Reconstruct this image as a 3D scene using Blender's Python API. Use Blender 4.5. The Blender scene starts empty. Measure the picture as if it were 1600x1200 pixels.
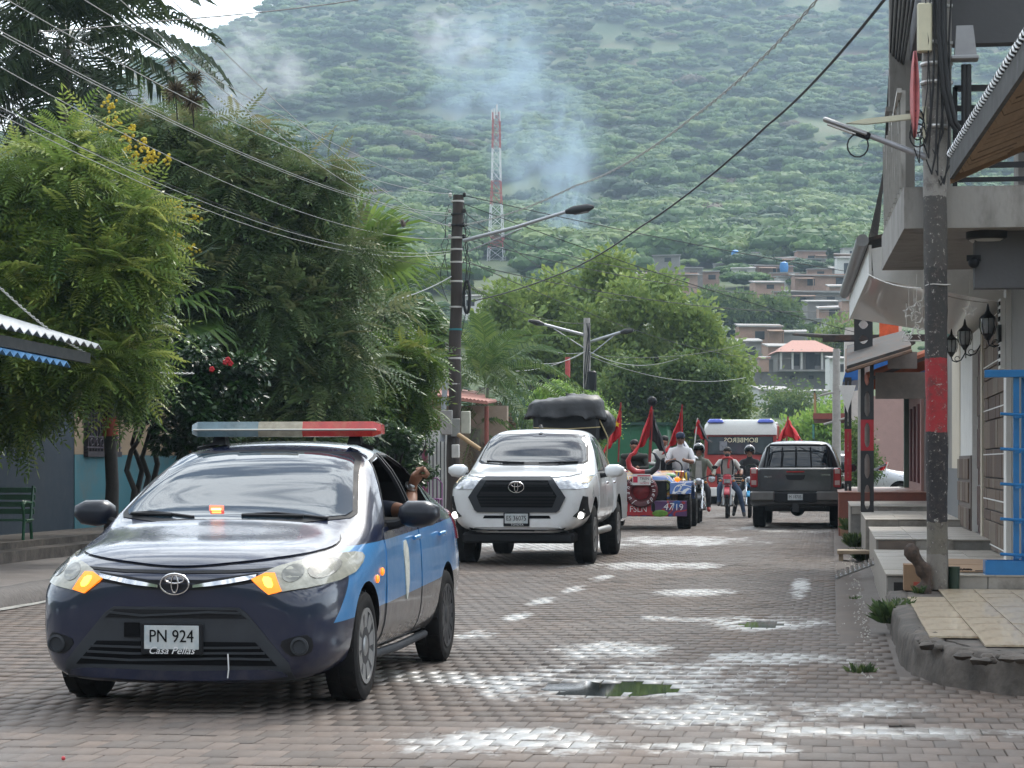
import bpy, bmesh, math, random
import numpy as np
from mathutils import Vector, Matrix, Euler, noise
from mathutils.bvhtree import BVHTree
from math import sin, cos, tan, pi, radians, sqrt, atan2, exp

sc = bpy.context.scene
COL = sc.collection
random.seed(7)
RNG = np.random.default_rng(7)

# ------------------------------------------------------------------ camera
F, YH, CH, YAW = 3500.0, 724.0, 1.32, radians(8.13)      # focal length and horizon in photo pixels, eye height
FW = Vector((-sin(YAW), cos(YAW), 0)); RT = Vector((cos(YAW), sin(YAW), 0))
cam_d = bpy.data.cameras.new("camera"); cam = bpy.data.objects.new("camera", cam_d); COL.objects.link(cam)
cam.location = (0, 0, CH); cam.rotation_euler = (pi/2, 0, YAW)
cam_d.sensor_width = 36; cam_d.lens = 36*F/1600; cam_d.shift_y = (YH-600)/1600
cam_d.clip_start = 0.1; cam_d.clip_end = 6000
sc.camera = cam

# ------------------------------------------------------------------ world, sun, exposure
SUN_EL, SUN_AZ = radians(42), radians(14)               # azimuth from the road axis, negative to the left
wd = bpy.data.worlds.new("World"); sc.world = wd; wd.use_nodes = True
def build_world():
    nt = wd.node_tree; nt.nodes.clear(); N = nt.nodes.new; L = nt.links.new
    out = N("ShaderNodeOutputWorld")
    sky = N("ShaderNodeTexSky"); sky.sky_type = 'NISHITA'; sky.sun_disc = False
    sky.sun_elevation = SUN_EL; sky.sun_rotation = SUN_AZ; sky.altitude = 600; sky.air_density = 1.0; sky.dust_density = 2.0
    b1 = N("ShaderNodeBackground"); b1.inputs[1].default_value = 0.10; L(sky.outputs[0], b1.inputs[0])
    tc = N("ShaderNodeTexCoord"); sp = N("ShaderNodeSeparateXYZ"); L(tc.outputs['Generated'], sp.inputs[0])
    az = N("ShaderNodeMath"); az.operation = 'MAXIMUM'; L(sp.outputs[2], az.inputs[0]); az.inputs[1].default_value = 0.0
    ad = N("ShaderNodeMath"); ad.operation = 'ADD'; L(az.outputs[0], ad.inputs[0]); ad.inputs[1].default_value = 0.22
    cb = N("ShaderNodeCombineXYZ")
    for i, k in ((0, 1.0), (1, 1.0)):
        dv = N("ShaderNodeMath"); dv.operation = 'DIVIDE'; L(sp.outputs[i], dv.inputs[0]); L(ad.outputs[0], dv.inputs[1])
        ml = N("ShaderNodeMath"); ml.operation = 'MULTIPLY'; L(dv.outputs[0], ml.inputs[0]); ml.inputs[1].default_value = (0.55, 1.25)[i]
        L(ml.outputs[0], cb.inputs[i])
    nz = N("ShaderNodeTexNoise"); nz.inputs['Scale'].default_value = 8.5; nz.inputs['Detail'].default_value = 9; nz.inputs['Roughness'].default_value = 0.60
    nz.inputs['Distortion'].default_value = 0.6; L(cb.outputs[0], nz.inputs['Vector'])
    rp = N("ShaderNodeValToRGB"); rp.color_ramp.elements[0].position = 0.43; rp.color_ramp.elements[1].position = 0.55
    rp.color_ramp.elements[0].color = (0.02, 0.02, 0.02, 1); L(nz.outputs[0], rp.inputs[0])
    # thin cloud thickens towards the horizon, all the way round
    hz = N("ShaderNodeMapRange"); L(sp.outputs[2], hz.inputs[0]); hz.inputs[1].default_value = 0.05; hz.inputs[2].default_value = 0.42
    hz.inputs[3].default_value = 1.0; hz.inputs[4].default_value = 0.0
    mx = N("ShaderNodeMath"); mx.operation = 'MAXIMUM'; L(rp.outputs[0], mx.inputs[0]); L(hz.outputs[0], mx.inputs[1])
    b2 = N("ShaderNodeBackground"); b2.inputs[0].default_value = (0.93, 0.97, 1.0, 1); b2.inputs[1].default_value = 1.9
    # thin cloud glows towards the veiled sun
    vm = N("ShaderNodeVectorMath"); vm.operation = 'DOT_PRODUCT'; L(tc.outputs['Generated'], vm.inputs[0]); vm.inputs[1].default_value = (sin(SUN_AZ)*cos(SUN_EL), cos(SUN_AZ)*cos(SUN_EL), sin(SUN_EL))
    gl = N("ShaderNodeMapRange"); gl.interpolation_type = 'SMOOTHSTEP'; L(vm.outputs['Value'], gl.inputs[0]); gl.inputs[1].default_value = -0.5; gl.inputs[2].default_value = 1.0; gl.inputs[3].default_value = 1.0; gl.inputs[4].default_value = 2.6
    L(gl.outputs[0], b2.inputs[1])
    ms = N("ShaderNodeMixShader"); L(mx.outputs[0], ms.inputs[0]); L(b1.outputs[0], ms.inputs[1]); L(b2.outputs[0], ms.inputs[2])
    L(ms.outputs[0], out.inputs[0])
build_world()
sl = bpy.data.lights.new("sun", 'SUN'); sl.energy = 1.5; sl.angle = radians(11); sl.color = (1.0, 0.95, 0.86)
sun = bpy.data.objects.new("sun", sl); COL.objects.link(sun); sun.location = (0, 0, 60)
_sd = Vector((sin(SUN_AZ)*cos(SUN_EL), cos(SUN_AZ)*cos(SUN_EL), sin(SUN_EL)))
sun.rotation_euler = _sd.to_track_quat('Z', 'Y').to_euler()
vs = sc.view_settings; vs.view_transform = 'Standard'; vs.look = 'None'; vs.exposure = 0.74; vs.gamma = 1.0; vs.use_curve_mapping = False
sc.render.engine = 'CYCLES'
cy = sc.cycles; cy.use_denoising = True; cy.max_bounces = 6; cy.diffuse_bounces = 3; cy.glossy_bounces = 3; cy.transmission_bounces = 4
cy.transparent_max_bounces = 8; cy.volume_bounces = 0; cy.sample_clamp_indirect = 4.0; cy.caustics_reflective = False; cy.caustics_refractive = False

# ------------------------------------------------------------------ photo pixel <-> place
def W(px, py, d):
    v = RT*((px-800)/F*d) + FW*d; v.z = CH + (YH-py)/F*d; return v
def G(px, py, z=0.0):
    return W(px, py, F*(CH-z)/(py-YH))
def PX(p):
    p = Vector(p); d = p.dot(FW); return (800+F*p.dot(RT)/d, YH-F*(p.z-CH)/d, d)
def XD(px, d):                                            # road coordinates of a pixel column at a depth
    v = W(px, YH, d); return v.x, v.y

# ------------------------------------------------------------------ materials
MATS = {}
def principled(name):
    m = bpy.data.materials.new(name); m.use_nodes = True
    return m, m.node_tree, m.node_tree.nodes['Principled BSDF']
def mat(name, col, rough=0.6, metal=0.0, var=0.18, scale=6.0, bump=0.0, bscale=40.0, coat=0.0, dirt=None, dirt_amt=0.4, dscale=3.0,
        spec=0.5, emit=None, estr=0.0, alpha=1.0, trans=0.0, coords='Object', stretch=None):
    if name in MATS: return MATS[name]
    m, nt, p = principled(name); N = nt.nodes.new; L = nt.links.new
    c = (col[0], col[1], col[2], 1)
    p.inputs['Base Color'].default_value = c; p.inputs['Roughness'].default_value = rough; p.inputs['Metallic'].default_value = metal
    p.inputs['Coat Weight'].default_value = coat; p.inputs['Coat Roughness'].default_value = 0.04; p.inputs['Specular IOR Level'].default_value = spec
    p.inputs['Alpha'].default_value = alpha; p.inputs['Transmission Weight'].default_value = trans
    if emit: p.inputs['Emission Color'].default_value = (*emit, 1); p.inputs['Emission Strength'].default_value = estr
    tc = N("ShaderNodeTexCoord"); vec = tc.outputs[coords]
    if stretch:
        mp = N("ShaderNodeMapping"); mp.inputs['Scale'].default_value = stretch; L(vec, mp.inputs[0]); vec = mp.outputs[0]
    if var:
        nz = N("ShaderNodeTexNoise"); nz.inputs['Scale'].default_value = scale; nz.inputs['Detail'].default_value = 6; nz.inputs['Roughness'].default_value = 0.65; L(vec, nz.inputs['Vector'])
        mr = N("ShaderNodeMapRange"); L(nz.outputs[0], mr.inputs[0]); mr.inputs[1].default_value = 0.3; mr.inputs[2].default_value = 0.7
        mr.inputs[3].default_value = 1-var; mr.inputs[4].default_value = 1+var
        mu = N("ShaderNodeMix"); mu.data_type = 'RGBA'; mu.blend_type = 'MULTIPLY'; mu.inputs[0].default_value = 1
        mu.inputs[6].default_value = c; L(mr.outputs[0], mu.inputs[7]); res = mu.outputs[2]
        if dirt:
            n2 = N("ShaderNodeTexNoise"); n2.inputs['Scale'].default_value = dscale; n2.inputs['Detail'].default_value = 9; n2.inputs['Roughness'].default_value = 0.72; L(vec, n2.inputs['Vector'])
            r2 = N("ShaderNodeMapRange"); L(n2.outputs[0], r2.inputs[0]); r2.inputs[1].default_value = 0.50; r2.inputs[2].default_value = 0.66; r2.inputs[3].default_value = 0; r2.inputs[4].default_value = dirt_amt
            m2 = N("ShaderNodeMix"); m2.data_type = 'RGBA'; L(r2.outputs[0], m2.inputs[0]); L(res, m2.inputs[6]); m2.inputs[7].default_value = (*dirt, 1); res = m2.outputs[2]
        L(res, p.inputs['Base Color'])
        rr = N("ShaderNodeMapRange"); L(nz.outputs[0], rr.inputs[0]); rr.inputs[1].default_value = 0.3; rr.inputs[2].default_value = 0.7
        rr.inputs[3].default_value = max(0.02, rough*0.85); rr.inputs[4].default_value = min(1, rough*1.2); L(rr.outputs[0], p.inputs['Roughness'])
    if bump:
        nb = N("ShaderNodeTexNoise"); nb.inputs['Scale'].default_value = bscale; nb.inputs['Detail'].default_value = 5; L(vec, nb.inputs['Vector'])
        bp = N("ShaderNodeBump"); bp.inputs['Strength'].default_value = bump; bp.inputs['Distance'].default_value = 0.01; L(nb.outputs[0], bp.inputs['Height']); L(bp.outputs[0], p.inputs['Normal'])
    MATS[name] = m; return m
def leaf_mat(name, base, young, dark, transl=0.35, rough=0.5):
    """two leaf tones and a young-tip tone picked by the per-leaf attribute 'tint'"""
    if name in MATS: return MATS[name]
    m, nt, p = principled(name); N = nt.nodes.new; L = nt.links.new
    at = N("ShaderNodeAttribute"); at.attribute_name = 'tint'
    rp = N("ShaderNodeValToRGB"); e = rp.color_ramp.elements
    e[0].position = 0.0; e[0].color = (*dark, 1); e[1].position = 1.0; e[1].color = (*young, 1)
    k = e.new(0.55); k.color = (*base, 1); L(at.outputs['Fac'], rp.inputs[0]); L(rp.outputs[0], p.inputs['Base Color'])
    p.inputs['Roughness'].default_value = rough; p.inputs['Specular IOR Level'].default_value = 0.4
    tr = N("ShaderNodeBsdfTranslucent"); hs = N("ShaderNodeHueSaturation"); hs.inputs['Value'].default_value = 1.35; hs.inputs['Hue'].default_value = 0.492; hs.inputs['Saturation'].default_value = .9
    L(rp.outputs[0], hs.inputs['Color']); L(hs.outputs[0], tr.inputs[0])
    mx = N("ShaderNodeMixShader"); mx.inputs[0].default_value = transl; L(p.outputs[0], mx.inputs[1]); L(tr.outputs[0], mx.inputs[2])
    L(mx.outputs[0], nt.nodes['Material Output'].inputs[0]); MATS[name] = m; return m

# ------------------------------------------------------------------ objects
def tag(o, label=None, cat=None, group=None, kind=None):
    if label: o['label'] = label
    if cat: o['category'] = cat
    if group: o['group'] = group
    if kind: o['kind'] = kind
    return o
def thing(name, label, cat, loc=(0, 0, 0), rz=0.0, group=None):
    o = bpy.data.objects.new(name, None); COL.objects.link(o); o.location = loc; o.rotation_euler = (0, 0, rz); o.empty_display_size = 0.2
    return tag(o, label, cat, group)
def link(name, me, parent=None, mats=()):
    for m in mats: me.materials.append(m)
    o = bpy.data.objects.new(name, me); COL.objects.link(o)
    if parent is not None: o.parent = parent
    return o
def copy_tree(o, parent=None):
    c = o.copy(); COL.objects.link(c); c.parent = parent
    for ch in o.children: copy_tree(ch, c)
    return c
def np_mesh(name, V, Q, tint=None, smooth=False):
    """V (n,3), Q (m,k) with k = 3 or 4"""
    V = np.asarray(V, dtype=np.float32); Q = np.asarray(Q, dtype=np.int32); k = Q.shape[1]
    me = bpy.data.meshes.new(name); me.vertices.add(len(V)); me.vertices.foreach_set('co', V.ravel())
    me.loops.add(Q.size); me.loops.foreach_set('vertex_index', Q.ravel())
    me.polygons.add(len(Q)); me.polygons.foreach_set('loop_start', np.arange(0, Q.size, k, dtype=np.int32))
    try: me.polygons.foreach_set('loop_total', np.full(len(Q), k, dtype=np.int32))
    except Exception: pass
    if smooth: me.polygons.foreach_set('use_smooth', np.ones(len(Q), dtype=bool))
    if tint is not None:
        a = me.attributes.new('tint', 'FLOAT', 'POINT'); a.data.foreach_set('value', np.asarray(tint, dtype=np.float32))
    me.update(calc_edges=True); me.validate(); return me

class MB:
    """collects simple solids and links them as one mesh object"""
    def __init__(s): s.v = []; s.f = []; s.m = []
    def add(s, vs, fs, mi=0):
        o = len(s.v); s.v += [tuple(v) for v in vs]; s.f += [tuple(i+o for i in f) for f in fs]; s.m += [mi]*len(fs); return s
    def box(s, c, d, mi=0, rot=None, taper=1.0, bev=0.0):
        hx, hy, hz = d[0]/2, d[1]/2, d[2]/2; c = Vector(c)
        R = rot if isinstance(rot, Matrix) else (Euler(rot).to_matrix() if rot else None)
        if bev:
            b = min(bev, hx*.9, hy*.9, hz*.9); vs = []
            for k, (z, i) in enumerate(((-hz, b), (-hz+b, 0), (hz-b, 0), (hz, b))):
                t = taper if k > 1 else 1.0
                X, Y = hx*t-i, hy*t-i
                vs += [Vector(p) for p in ((-X+b, -Y, z), (X-b, -Y, z), (X, -Y+b, z), (X, Y-b, z), (X-b, Y, z), (-X+b, Y, z), (-X, Y-b, z), (-X, -Y+b, z))]
            fs = [tuple(range(7, -1, -1)), tuple(range(24, 32))]
            for k in range(3):
                for j in range(8): fs.append((k*8+j, k*8+(j+1) % 8, k*8+8+(j+1) % 8, k*8+8+j))
        else:
            vs = [Vector((x*hx*(taper if z > 0 else 1), y*hy*(taper if z > 0 else 1), z*hz)) for z in (-1, 1) for x, y in ((-1, -1), (1, -1), (1, 1), (-1, 1))]
            fs = [(3, 2, 1, 0), (4, 5, 6, 7), (0, 1, 5, 4), (1, 2, 6, 5), (2, 3, 7, 6), (3, 0, 4, 7)]
        if R: vs = [R @ v for v in vs]
        return s.add([v+c for v in vs], fs, mi)
    def cyl(s, p0, p1, r0, r1=None, n=10, mi=0, cap=True):
        return s.tube([p0, p1], [r0, r0 if r1 is None else r1], n, mi, cap)
    def tube(s, pts, r, n=8, mi=0, cap=True, closed=False, sx=1.0):
        pts = [Vector(p) for p in pts]; k = len(pts); rs = r if isinstance(r, (list, tuple)) else [r]*k; vs = []; fs = []
        up = None
        for i, p in enumerate(pts):
            a = pts[(i-1) % k] if closed or i > 0 else p; b = pts[(i+1) % k] if closed or i < k-1 else p
            t = (b-a).normalized() if (b-a).length > 1e-9 else Vector((0, 0, 1))
            if up is None: up = t.orthogonal().normalized() if abs(t.z) > .9 else Vector((0, 0, 1))
            e = t.cross(up); e = e.normalized() if e.length > 1e-6 else t.orthogonal().normalized(); up = e.cross(t).normalized()
            for j in range(n):
                a_ = 2*pi*(j+.5)/n; vs.append(p + e*(cos(a_)*rs[i]*sx) + up*(sin(a_)*rs[i]))
        for i in range(k if closed else k-1):
            for j in range(n):
                a0 = i*n+j; a1 = i*n+(j+1) % n; i2 = (i+1) % k; fs.append((a0, a1, i2*n+(j+1) % n, i2*n+j))
        if cap and not closed: fs += [tuple(range(n-1, -1, -1)), tuple((k-1)*n+j for j in range(n))]
        return s.add(vs, fs, mi)
    def lathe(s, prof, c=(0, 0, 0), n=20, axis='Z', mi=0, closed=False):
        vs = []; fs = []; k = len(prof); c = Vector(c)
        for r, z in prof:
            for j in range(n):
                a = 2*pi*j/n; x, y = r*cos(a), r*sin(a)
                vs.append(c + Vector({'Z': (x, y, z), 'X': (z, x, y), 'Y': (y, z, x)}[axis]))
        for i in range(k if closed else k-1):
            for j in range(n): fs.append((i*n+j, i*n+(j+1) % n, ((i+1) % k)*n+(j+1) % n, ((i+1) % k)*n+j))
        if not closed: fs += [tuple(range(n-1, -1, -1)), tuple((k-1)*n+j for j in range(n))]
        return s.add(vs, fs, mi)
    def prism(s, poly, lo, hi, axis='Y', mi=0, c=(0, 0, 0)):
        """polygon in the plane across axis, pushed from lo to hi along it. X: (y,z)  Y: (x,z)  Z: (x,y)"""
        n = len(poly); c = Vector(c)
        P = lambda a, b, t: {'X': (t, a, b), 'Y': (a, t, b), 'Z': (a, b, t)}[axis]
        vs = [Vector(P(a, b, lo))+c for a, b in poly]+[Vector(P(a, b, hi))+c for a, b in poly]
        return s.add(vs, [tuple(range(n-1, -1, -1)), tuple(range(n, 2*n))]+[(j, (j+1) % n, n+(j+1) % n, n+j) for j in range(n)], mi)
    def ball(s, c, r, n=10, m=6, mi=0):
        r = r if isinstance(r, (tuple, list)) else (r, r, r); vs = []; fs = []; c = Vector(c)
        for i in range(m+1):
            t = pi*i/m
            for j in range(n): a = 2*pi*j/n; vs.append(c+Vector((r[0]*sin(t)*cos(a), r[1]*sin(t)*sin(a), r[2]*cos(t))))
        for i in range(m):
            for j in range(n): fs.append((i*n+j, (i+1)*n+j, (i+1)*n+(j+1) % n, i*n+(j+1) % n))
        return s.add(vs, fs, mi)
    def mesh(s, name, smooth=None):
        me = bpy.data.meshes.new(name); me.from_pydata(s.v, [], s.f); bm = bmesh.new(); bm.from_mesh(me)
        bmesh.ops.remove_doubles(bm, verts=bm.verts, dist=1e-6) if len(s.v) < 3000 and smooth else None
        bmesh.ops.recalc_face_normals(bm, faces=bm.faces)
        if len(bm.faces) == len(s.m):
            for f, i in zip(bm.faces, s.m): f.material_index = i
        bm.to_mesh(me); bm.free()
        if smooth is not None:
            for p in me.polygons: p.use_smooth = True
            me.set_sharp_from_angle(angle=radians(smooth))
        return me
    def obj(s, name, mats, parent=None, smooth=35, loc=None, kind=None):
        mats = mats if isinstance(mats, (list, tuple)) else [mats]
        o = link(name, s.mesh(name, smooth), parent, mats)
        if loc is not None: o.location = loc
        if kind: o['kind'] = kind
        return o
def text(name, s, size, loc, rot, m, parent=None, ext=0.0015, align='CENTER', sx=1.0, shear=0.0, space=1.0):
    c = bpy.data.curves.new(name, 'FONT'); c.body = s; c.size = size; c.extrude = ext; c.align_x = align; c.align_y = 'CENTER'; c.shear = shear; c.space_character = space; c.resolution_u = 3
    f = bpy.data.objects.new(name, c); COL.objects.link(f); dg = bpy.context.evaluated_depsgraph_get(); dg.update()
    me = bpy.data.meshes.new_from_object(f.evaluated_get(dg)); bpy.data.objects.remove(f); me.materials.clear(); me.materials.append(m); me.name = name
    o = bpy.data.objects.new(name, me); COL.objects.link(o); o.location = loc; o.rotation_euler = rot; o.scale = (sx, 1, 1)
    if parent is not None: o.parent = parent
    return o
# ================================================================== ground, mountain, forest, air
TAB_D = [100, 150, 200, 232, 262, 305, 330, 350, 380, 430, 480, 600, 800, 1000, 1200, 1400, 1600, 1700]
TAB_Y = [766, 708, 640, 610, 552, 494, 460, 440, 424, 408, 392, 326, 214, 112, 22, -66, -120, -130]
TAB_Z = [CH + (YH-y)/F*d for d, y in zip(TAB_D, TAB_Y)]
RID_P = [-2600, -900, -300, 0, 150, 200, 300, 380, 480, 620, 800]
RID_Y = [580, 450, 340, 245, 172, 146, 92, 48, -14, -120, -300]
def hill_z(d, px):
    dc = np.interp(np.interp(px, RID_P, RID_Y), TAB_Y[::-1], TAB_D[::-1])
    z = np.interp(np.minimum(d, dc), TAB_D, TAB_Z) - 0.04*np.maximum(d-dc, 0)
    return z
def relief(x, y, d):
    k = min(1.0, max(0.0, (d-430)/250))
    n = noise.fractal(Vector((x*.006, y*.006, 3.1)), 1.0, 2.0, 5) + .35*noise.noise(Vector((x*.03, y*.03, 9.0)))
    return n*9*k
def ground_point(d, px):
    p = W(px, YH, d); p.z = float(hill_z(d, px)) + relief(p.x, p.y, d); return p

def build_terrain():
    ds = np.concatenate([np.linspace(98, 400, 26), np.linspace(420, 1450, 60), np.linspace(1470, 1700, 8)])
    ps = np.concatenate([np.linspace(-2600, -300, 12), np.linspace(-200, 1900, 71), np.linspace(2000, 4600, 12)])
    V = []
    for d in ds:
        for px in ps:
            p = ground_point(d, px)
            if d < 99: p.z = -1.2
            V.append(p)
    n = len(ps); Q = [(i*n+j, i*n+j+1, (i+1)*n+j+1, (i+1)*n+j) for i in range(len(ds)-1) for j in range(n-1)]
    m, nt, p = principled("hillside_soil"); N = nt.nodes.new; L = nt.links.new
    tc = N("ShaderNodeTexCoord"); nz = N("ShaderNodeTexNoise"); nz.inputs['Scale'].default_value = 0.012; nz.inputs['Detail'].default_value = 10; nz.inputs['Roughness'].default_value = 0.7; L(tc.outputs['Object'], nz.inputs['Vector'])
    rp = N("ShaderNodeValToRGB"); e = rp.color_ramp.elements; e[0].position = .36; e[0].color = (.05, .085, .03, 1); e[1].position = .68; e[1].color = (.17, .10, .065, 1)
    k = e.new(.52); k.color = (.085, .11, .04, 1); L(nz.outputs[0], rp.inputs[0]); L(rp.outputs[0], p.inputs['Base Color']); p.inputs['Roughness'].default_value = .95
    me = np_mesh("mountain", np.array([tuple(v) for v in V]), np.array(Q), smooth=True)
    tag(link("mountain", me, None, [m]), kind='structure')
build_terrain()
def build_unseen_screen():  # unseen ring added behind the camera to darken reflections and block horizon light
    V = []; az = np.linspace(radians(62), radians(298), 60); rs = [70, 90, 120, 160, 210, 260]; hs = [-.5, 6, 15, 26, 36, 44]
    for r, h in zip(rs, hs):
        for a in az: e = min(1, (a-az[0])/.5, (az[-1]-a)/.5); V.append((-r*sin(a-YAW*0), r*cos(a), -.5+max(.02, e)*(h+5*noise.noise(Vector((cos(a)*4, sin(a)*4, r*.02))))))
    n = len(az); Q = [(i*n+j, i*n+j+1, (i+1)*n+j+1, (i+1)*n+j) for i in range(5) for j in range(n-1)]
    tag(link("unseen_hill_screen", np_mesh("unseen_hill_screen", V, Q, smooth=True), None, [mat("dark_green_screen", (.035, .055, .022), .95, var=.6, scale=.12)]), kind='structure')
build_unseen_screen()

def clump_mesh(name, lobes, R, H, size, per, rng, flat=0.5):
    """a spreading crown: several noisy cushions of foliage, roughened all over by leaf-clump faces"""
    V = []; T = []; Q = []
    bm = bmesh.new(); bmesh.ops.create_icosphere(bm, subdivisions=2, radius=1); U = np.array([tuple(v.co) for v in bm.verts]); TR = [tuple(v.index for v in f.verts) for f in bm.faces]; bm.free()
    for k in range(lobes):
        a = 2*pi*k/lobes*2.4+rng.uniform(-.5, .5); rr = R*math.sqrt((k+.3)/lobes)*.74; c = np.array([rr*cos(a), rr*sin(a), H*(1-.62*(rr/R)**2)*rng.uniform(.82, 1.0)])
        lr = R*rng.uniform(.24, .38); t0 = rng.uniform(.2, .75); sc_ = np.array([lr, lr, lr*flat*rng.uniform(.8, 1.2)]); o = len(V)
        for u in U:
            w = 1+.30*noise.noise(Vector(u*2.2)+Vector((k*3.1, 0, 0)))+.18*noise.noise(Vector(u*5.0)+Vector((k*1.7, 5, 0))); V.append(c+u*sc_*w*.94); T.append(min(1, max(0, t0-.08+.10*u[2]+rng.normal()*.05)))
        Q += [(o+i, o+j, o+l, o+l) for i, j, l in TR]
        for i in range(per):
            u = rng.normal(size=3); u /= np.linalg.norm(u); u[2] = u[2]*.85+.15
            p = c+u*sc_*rng.uniform(.9, 1.1); nrm = u*np.array([1, 1, 1.5])+rng.normal(size=3)*.45; nrm /= np.linalg.norm(nrm)
            e = np.cross(nrm, rng.normal(size=3)); e /= np.linalg.norm(e); f = np.cross(nrm, e); s = size*rng.uniform(.6, 1.3); o = len(V)
            V += [p-e*s-f*s*.3, p-f*s*.8+e*s*.2, p+e*s+f*s*.25, p+f*s*.8-e*s*.1]; T += [min(1, max(0, t0+rng.normal()*.14))]*4; Q.append((o, o+1, o+2, o+3))
    me = bpy.data.meshes.new(name); me.from_pydata([tuple(v) for v in V], [], [q if q[2] != q[3] else q[:3] for q in Q]); at = me.attributes.new('tint', 'FLOAT', 'POINT'); at.data.foreach_set('value', np.array(T, np.float32)); return me

def build_forest():
    rng = np.random.default_rng(11)
    tones = [("forest_leaf_a", (.078, .155, .036), (.145, .23, .055), (.034, .080, .022)), ("forest_leaf_b", (.13, .20, .05), (.21, .27, .075), (.07, .125, .034)),
             ("forest_leaf_c", (.040, .086, .030), (.075, .13, .04), (.020, .046, .02)), ("forest_leaf_dry", (.13, .10, .06), (.19, .145, .085), (.07, .055, .036))]
    coll = bpy.data.collections.new("forest_crowns")
    for i in range(8):
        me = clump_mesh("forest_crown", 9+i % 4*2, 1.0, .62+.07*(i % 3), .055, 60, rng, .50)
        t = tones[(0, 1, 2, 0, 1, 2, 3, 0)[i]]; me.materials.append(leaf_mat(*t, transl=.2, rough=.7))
        o = bpy.data.objects.new("forest_crown_%d" % i, me); coll.objects.link(o)
    P = []; S = []; I = []; R = []
    tries = 0
    while len(P) < 11500 and tries < 80000:
        tries += 1
        d = 135*math.exp(rng.uniform(0, math.log(1500/135))) if tries % 6 == 0 else 330*math.exp(rng.uniform(0, math.log(1500/330))); px = rng.uniform(-260, 1900)
        if d < 395 and px > 940 and px < 1400 and rng.uniform() < .90: continue
        if abs(px-775) < 75 and d < 434: continue
        dc = float(np.interp(np.interp(px, RID_P, RID_Y), TAB_Y[::-1], TAB_D[::-1]))
        if d > dc+70: continue
        p = ground_point(d, px)
        nn = noise.fractal(Vector((p.x*.009, p.y*.009, 20)), 1.0, 2.0, 4)
        bare = abs(px-1315) < 75 and 770 < d < 850 or abs(px-880) < 130 and 585 < d < 665
        if (bare and rng.uniform() < .93) or (nn > .60 and rng.uniform() < .6): continue
        s = (rng.uniform(7.5, 10.0) if rng.uniform() < .10 else rng.uniform(3.4, 6.8))*(1.15 if nn < 0 else .9)*(1 if d > 330 else .62)*(.5 if d < 395 and px > 940 else 1)
        P.append((p.x, p.y, p.z-.15*s+.3)); S.append(s); R.append(rng.uniform(0, 6.28))
        tone = noise.noise(Vector((p.x*.02, p.y*.02, 41)))
        I.append(int(rng.choice([2, 5, 0, 3]) if tone < -.12 else rng.choice([0, 1, 3, 4, 7]) if tone < .34 else rng.choice([6, 4, 1, 2])))
    me = bpy.data.meshes.new("hillside_forest"); me.vertices.add(len(P)); me.vertices.foreach_set('co', np.array(P, np.float32).ravel())
    for nm, ty, arr in (("size", 'FLOAT', S), ("turn", 'FLOAT', R), ("pick", 'INT', I)):
        a = me.attributes.new(nm, ty, 'POINT'); a.data.foreach_set('value', np.array(arr, np.float32 if ty == 'FLOAT' else np.int32))
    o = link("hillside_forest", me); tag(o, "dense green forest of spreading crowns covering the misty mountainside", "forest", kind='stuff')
    ng = bpy.data.node_groups.new("scatter_crowns", 'GeometryNodeTree')
    ng.interface.new_socket("Geometry", in_out='INPUT', socket_type='NodeSocketGeometry'); ng.interface.new_socket("Geometry", in_out='OUTPUT', socket_type='NodeSocketGeometry')
    N = ng.nodes.new; L = ng.links.new; gi = N("NodeGroupInput"); go = N("NodeGroupOutput")
    ci = N("GeometryNodeCollectionInfo"); ci.inputs[0].default_value = coll; ci.inputs[1].default_value = True; ci.inputs[2].default_value = True
    ip = N("GeometryNodeInstanceOnPoints"); ip.inputs['Pick Instance'].default_value = True
    def at(nm, ty):
        n = N("GeometryNodeInputNamedAttribute"); n.data_type = ty; n.inputs[0].default_value = nm; return n.outputs[0]
    cb = N("ShaderNodeCombineXYZ"); L(at("turn", 'FLOAT'), cb.inputs[2]); L(gi.outputs[0], ip.inputs['Points']); L(ci.outputs[0], ip.inputs['Instance'])
    L(at("pick", 'INT'), ip.inputs['Instance Index']); L(cb.outputs[0], ip.inputs['Rotation']); L(at("size", 'FLOAT'), ip.inputs['Scale']); L(ip.outputs[0], go.inputs[0])
    md = o.modifiers.new("scatter", 'NODES'); md.node_group = ng
build_forest()

def build_haze():
    m = bpy.data.materials.new("humid_air"); m.use_nodes = True; nt = m.node_tree; nt.nodes.clear()
    out = nt.nodes.new("ShaderNodeOutputMaterial"); v = nt.nodes.new("ShaderNodeVolumePrincipled")
    v.inputs['Color'].default_value = (.62, .82, 1.0, 1); v.inputs['Density'].default_value = HAZE; v.inputs['Anisotropy'].default_value = 0.2
    nt.links.new(v.outputs[0], out.inputs['Volume'])
    b = MB(); b.box((0, 0, 0), (4200, 2120, 480)); o = b.obj("haze", m, None, None)
    o.location = (FW*720)+Vector((0, 0, 235)); o.rotation_euler = (0, 0, YAW); tag(o, kind='stuff')
HAZE = 0.00035
build_haze()

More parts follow.
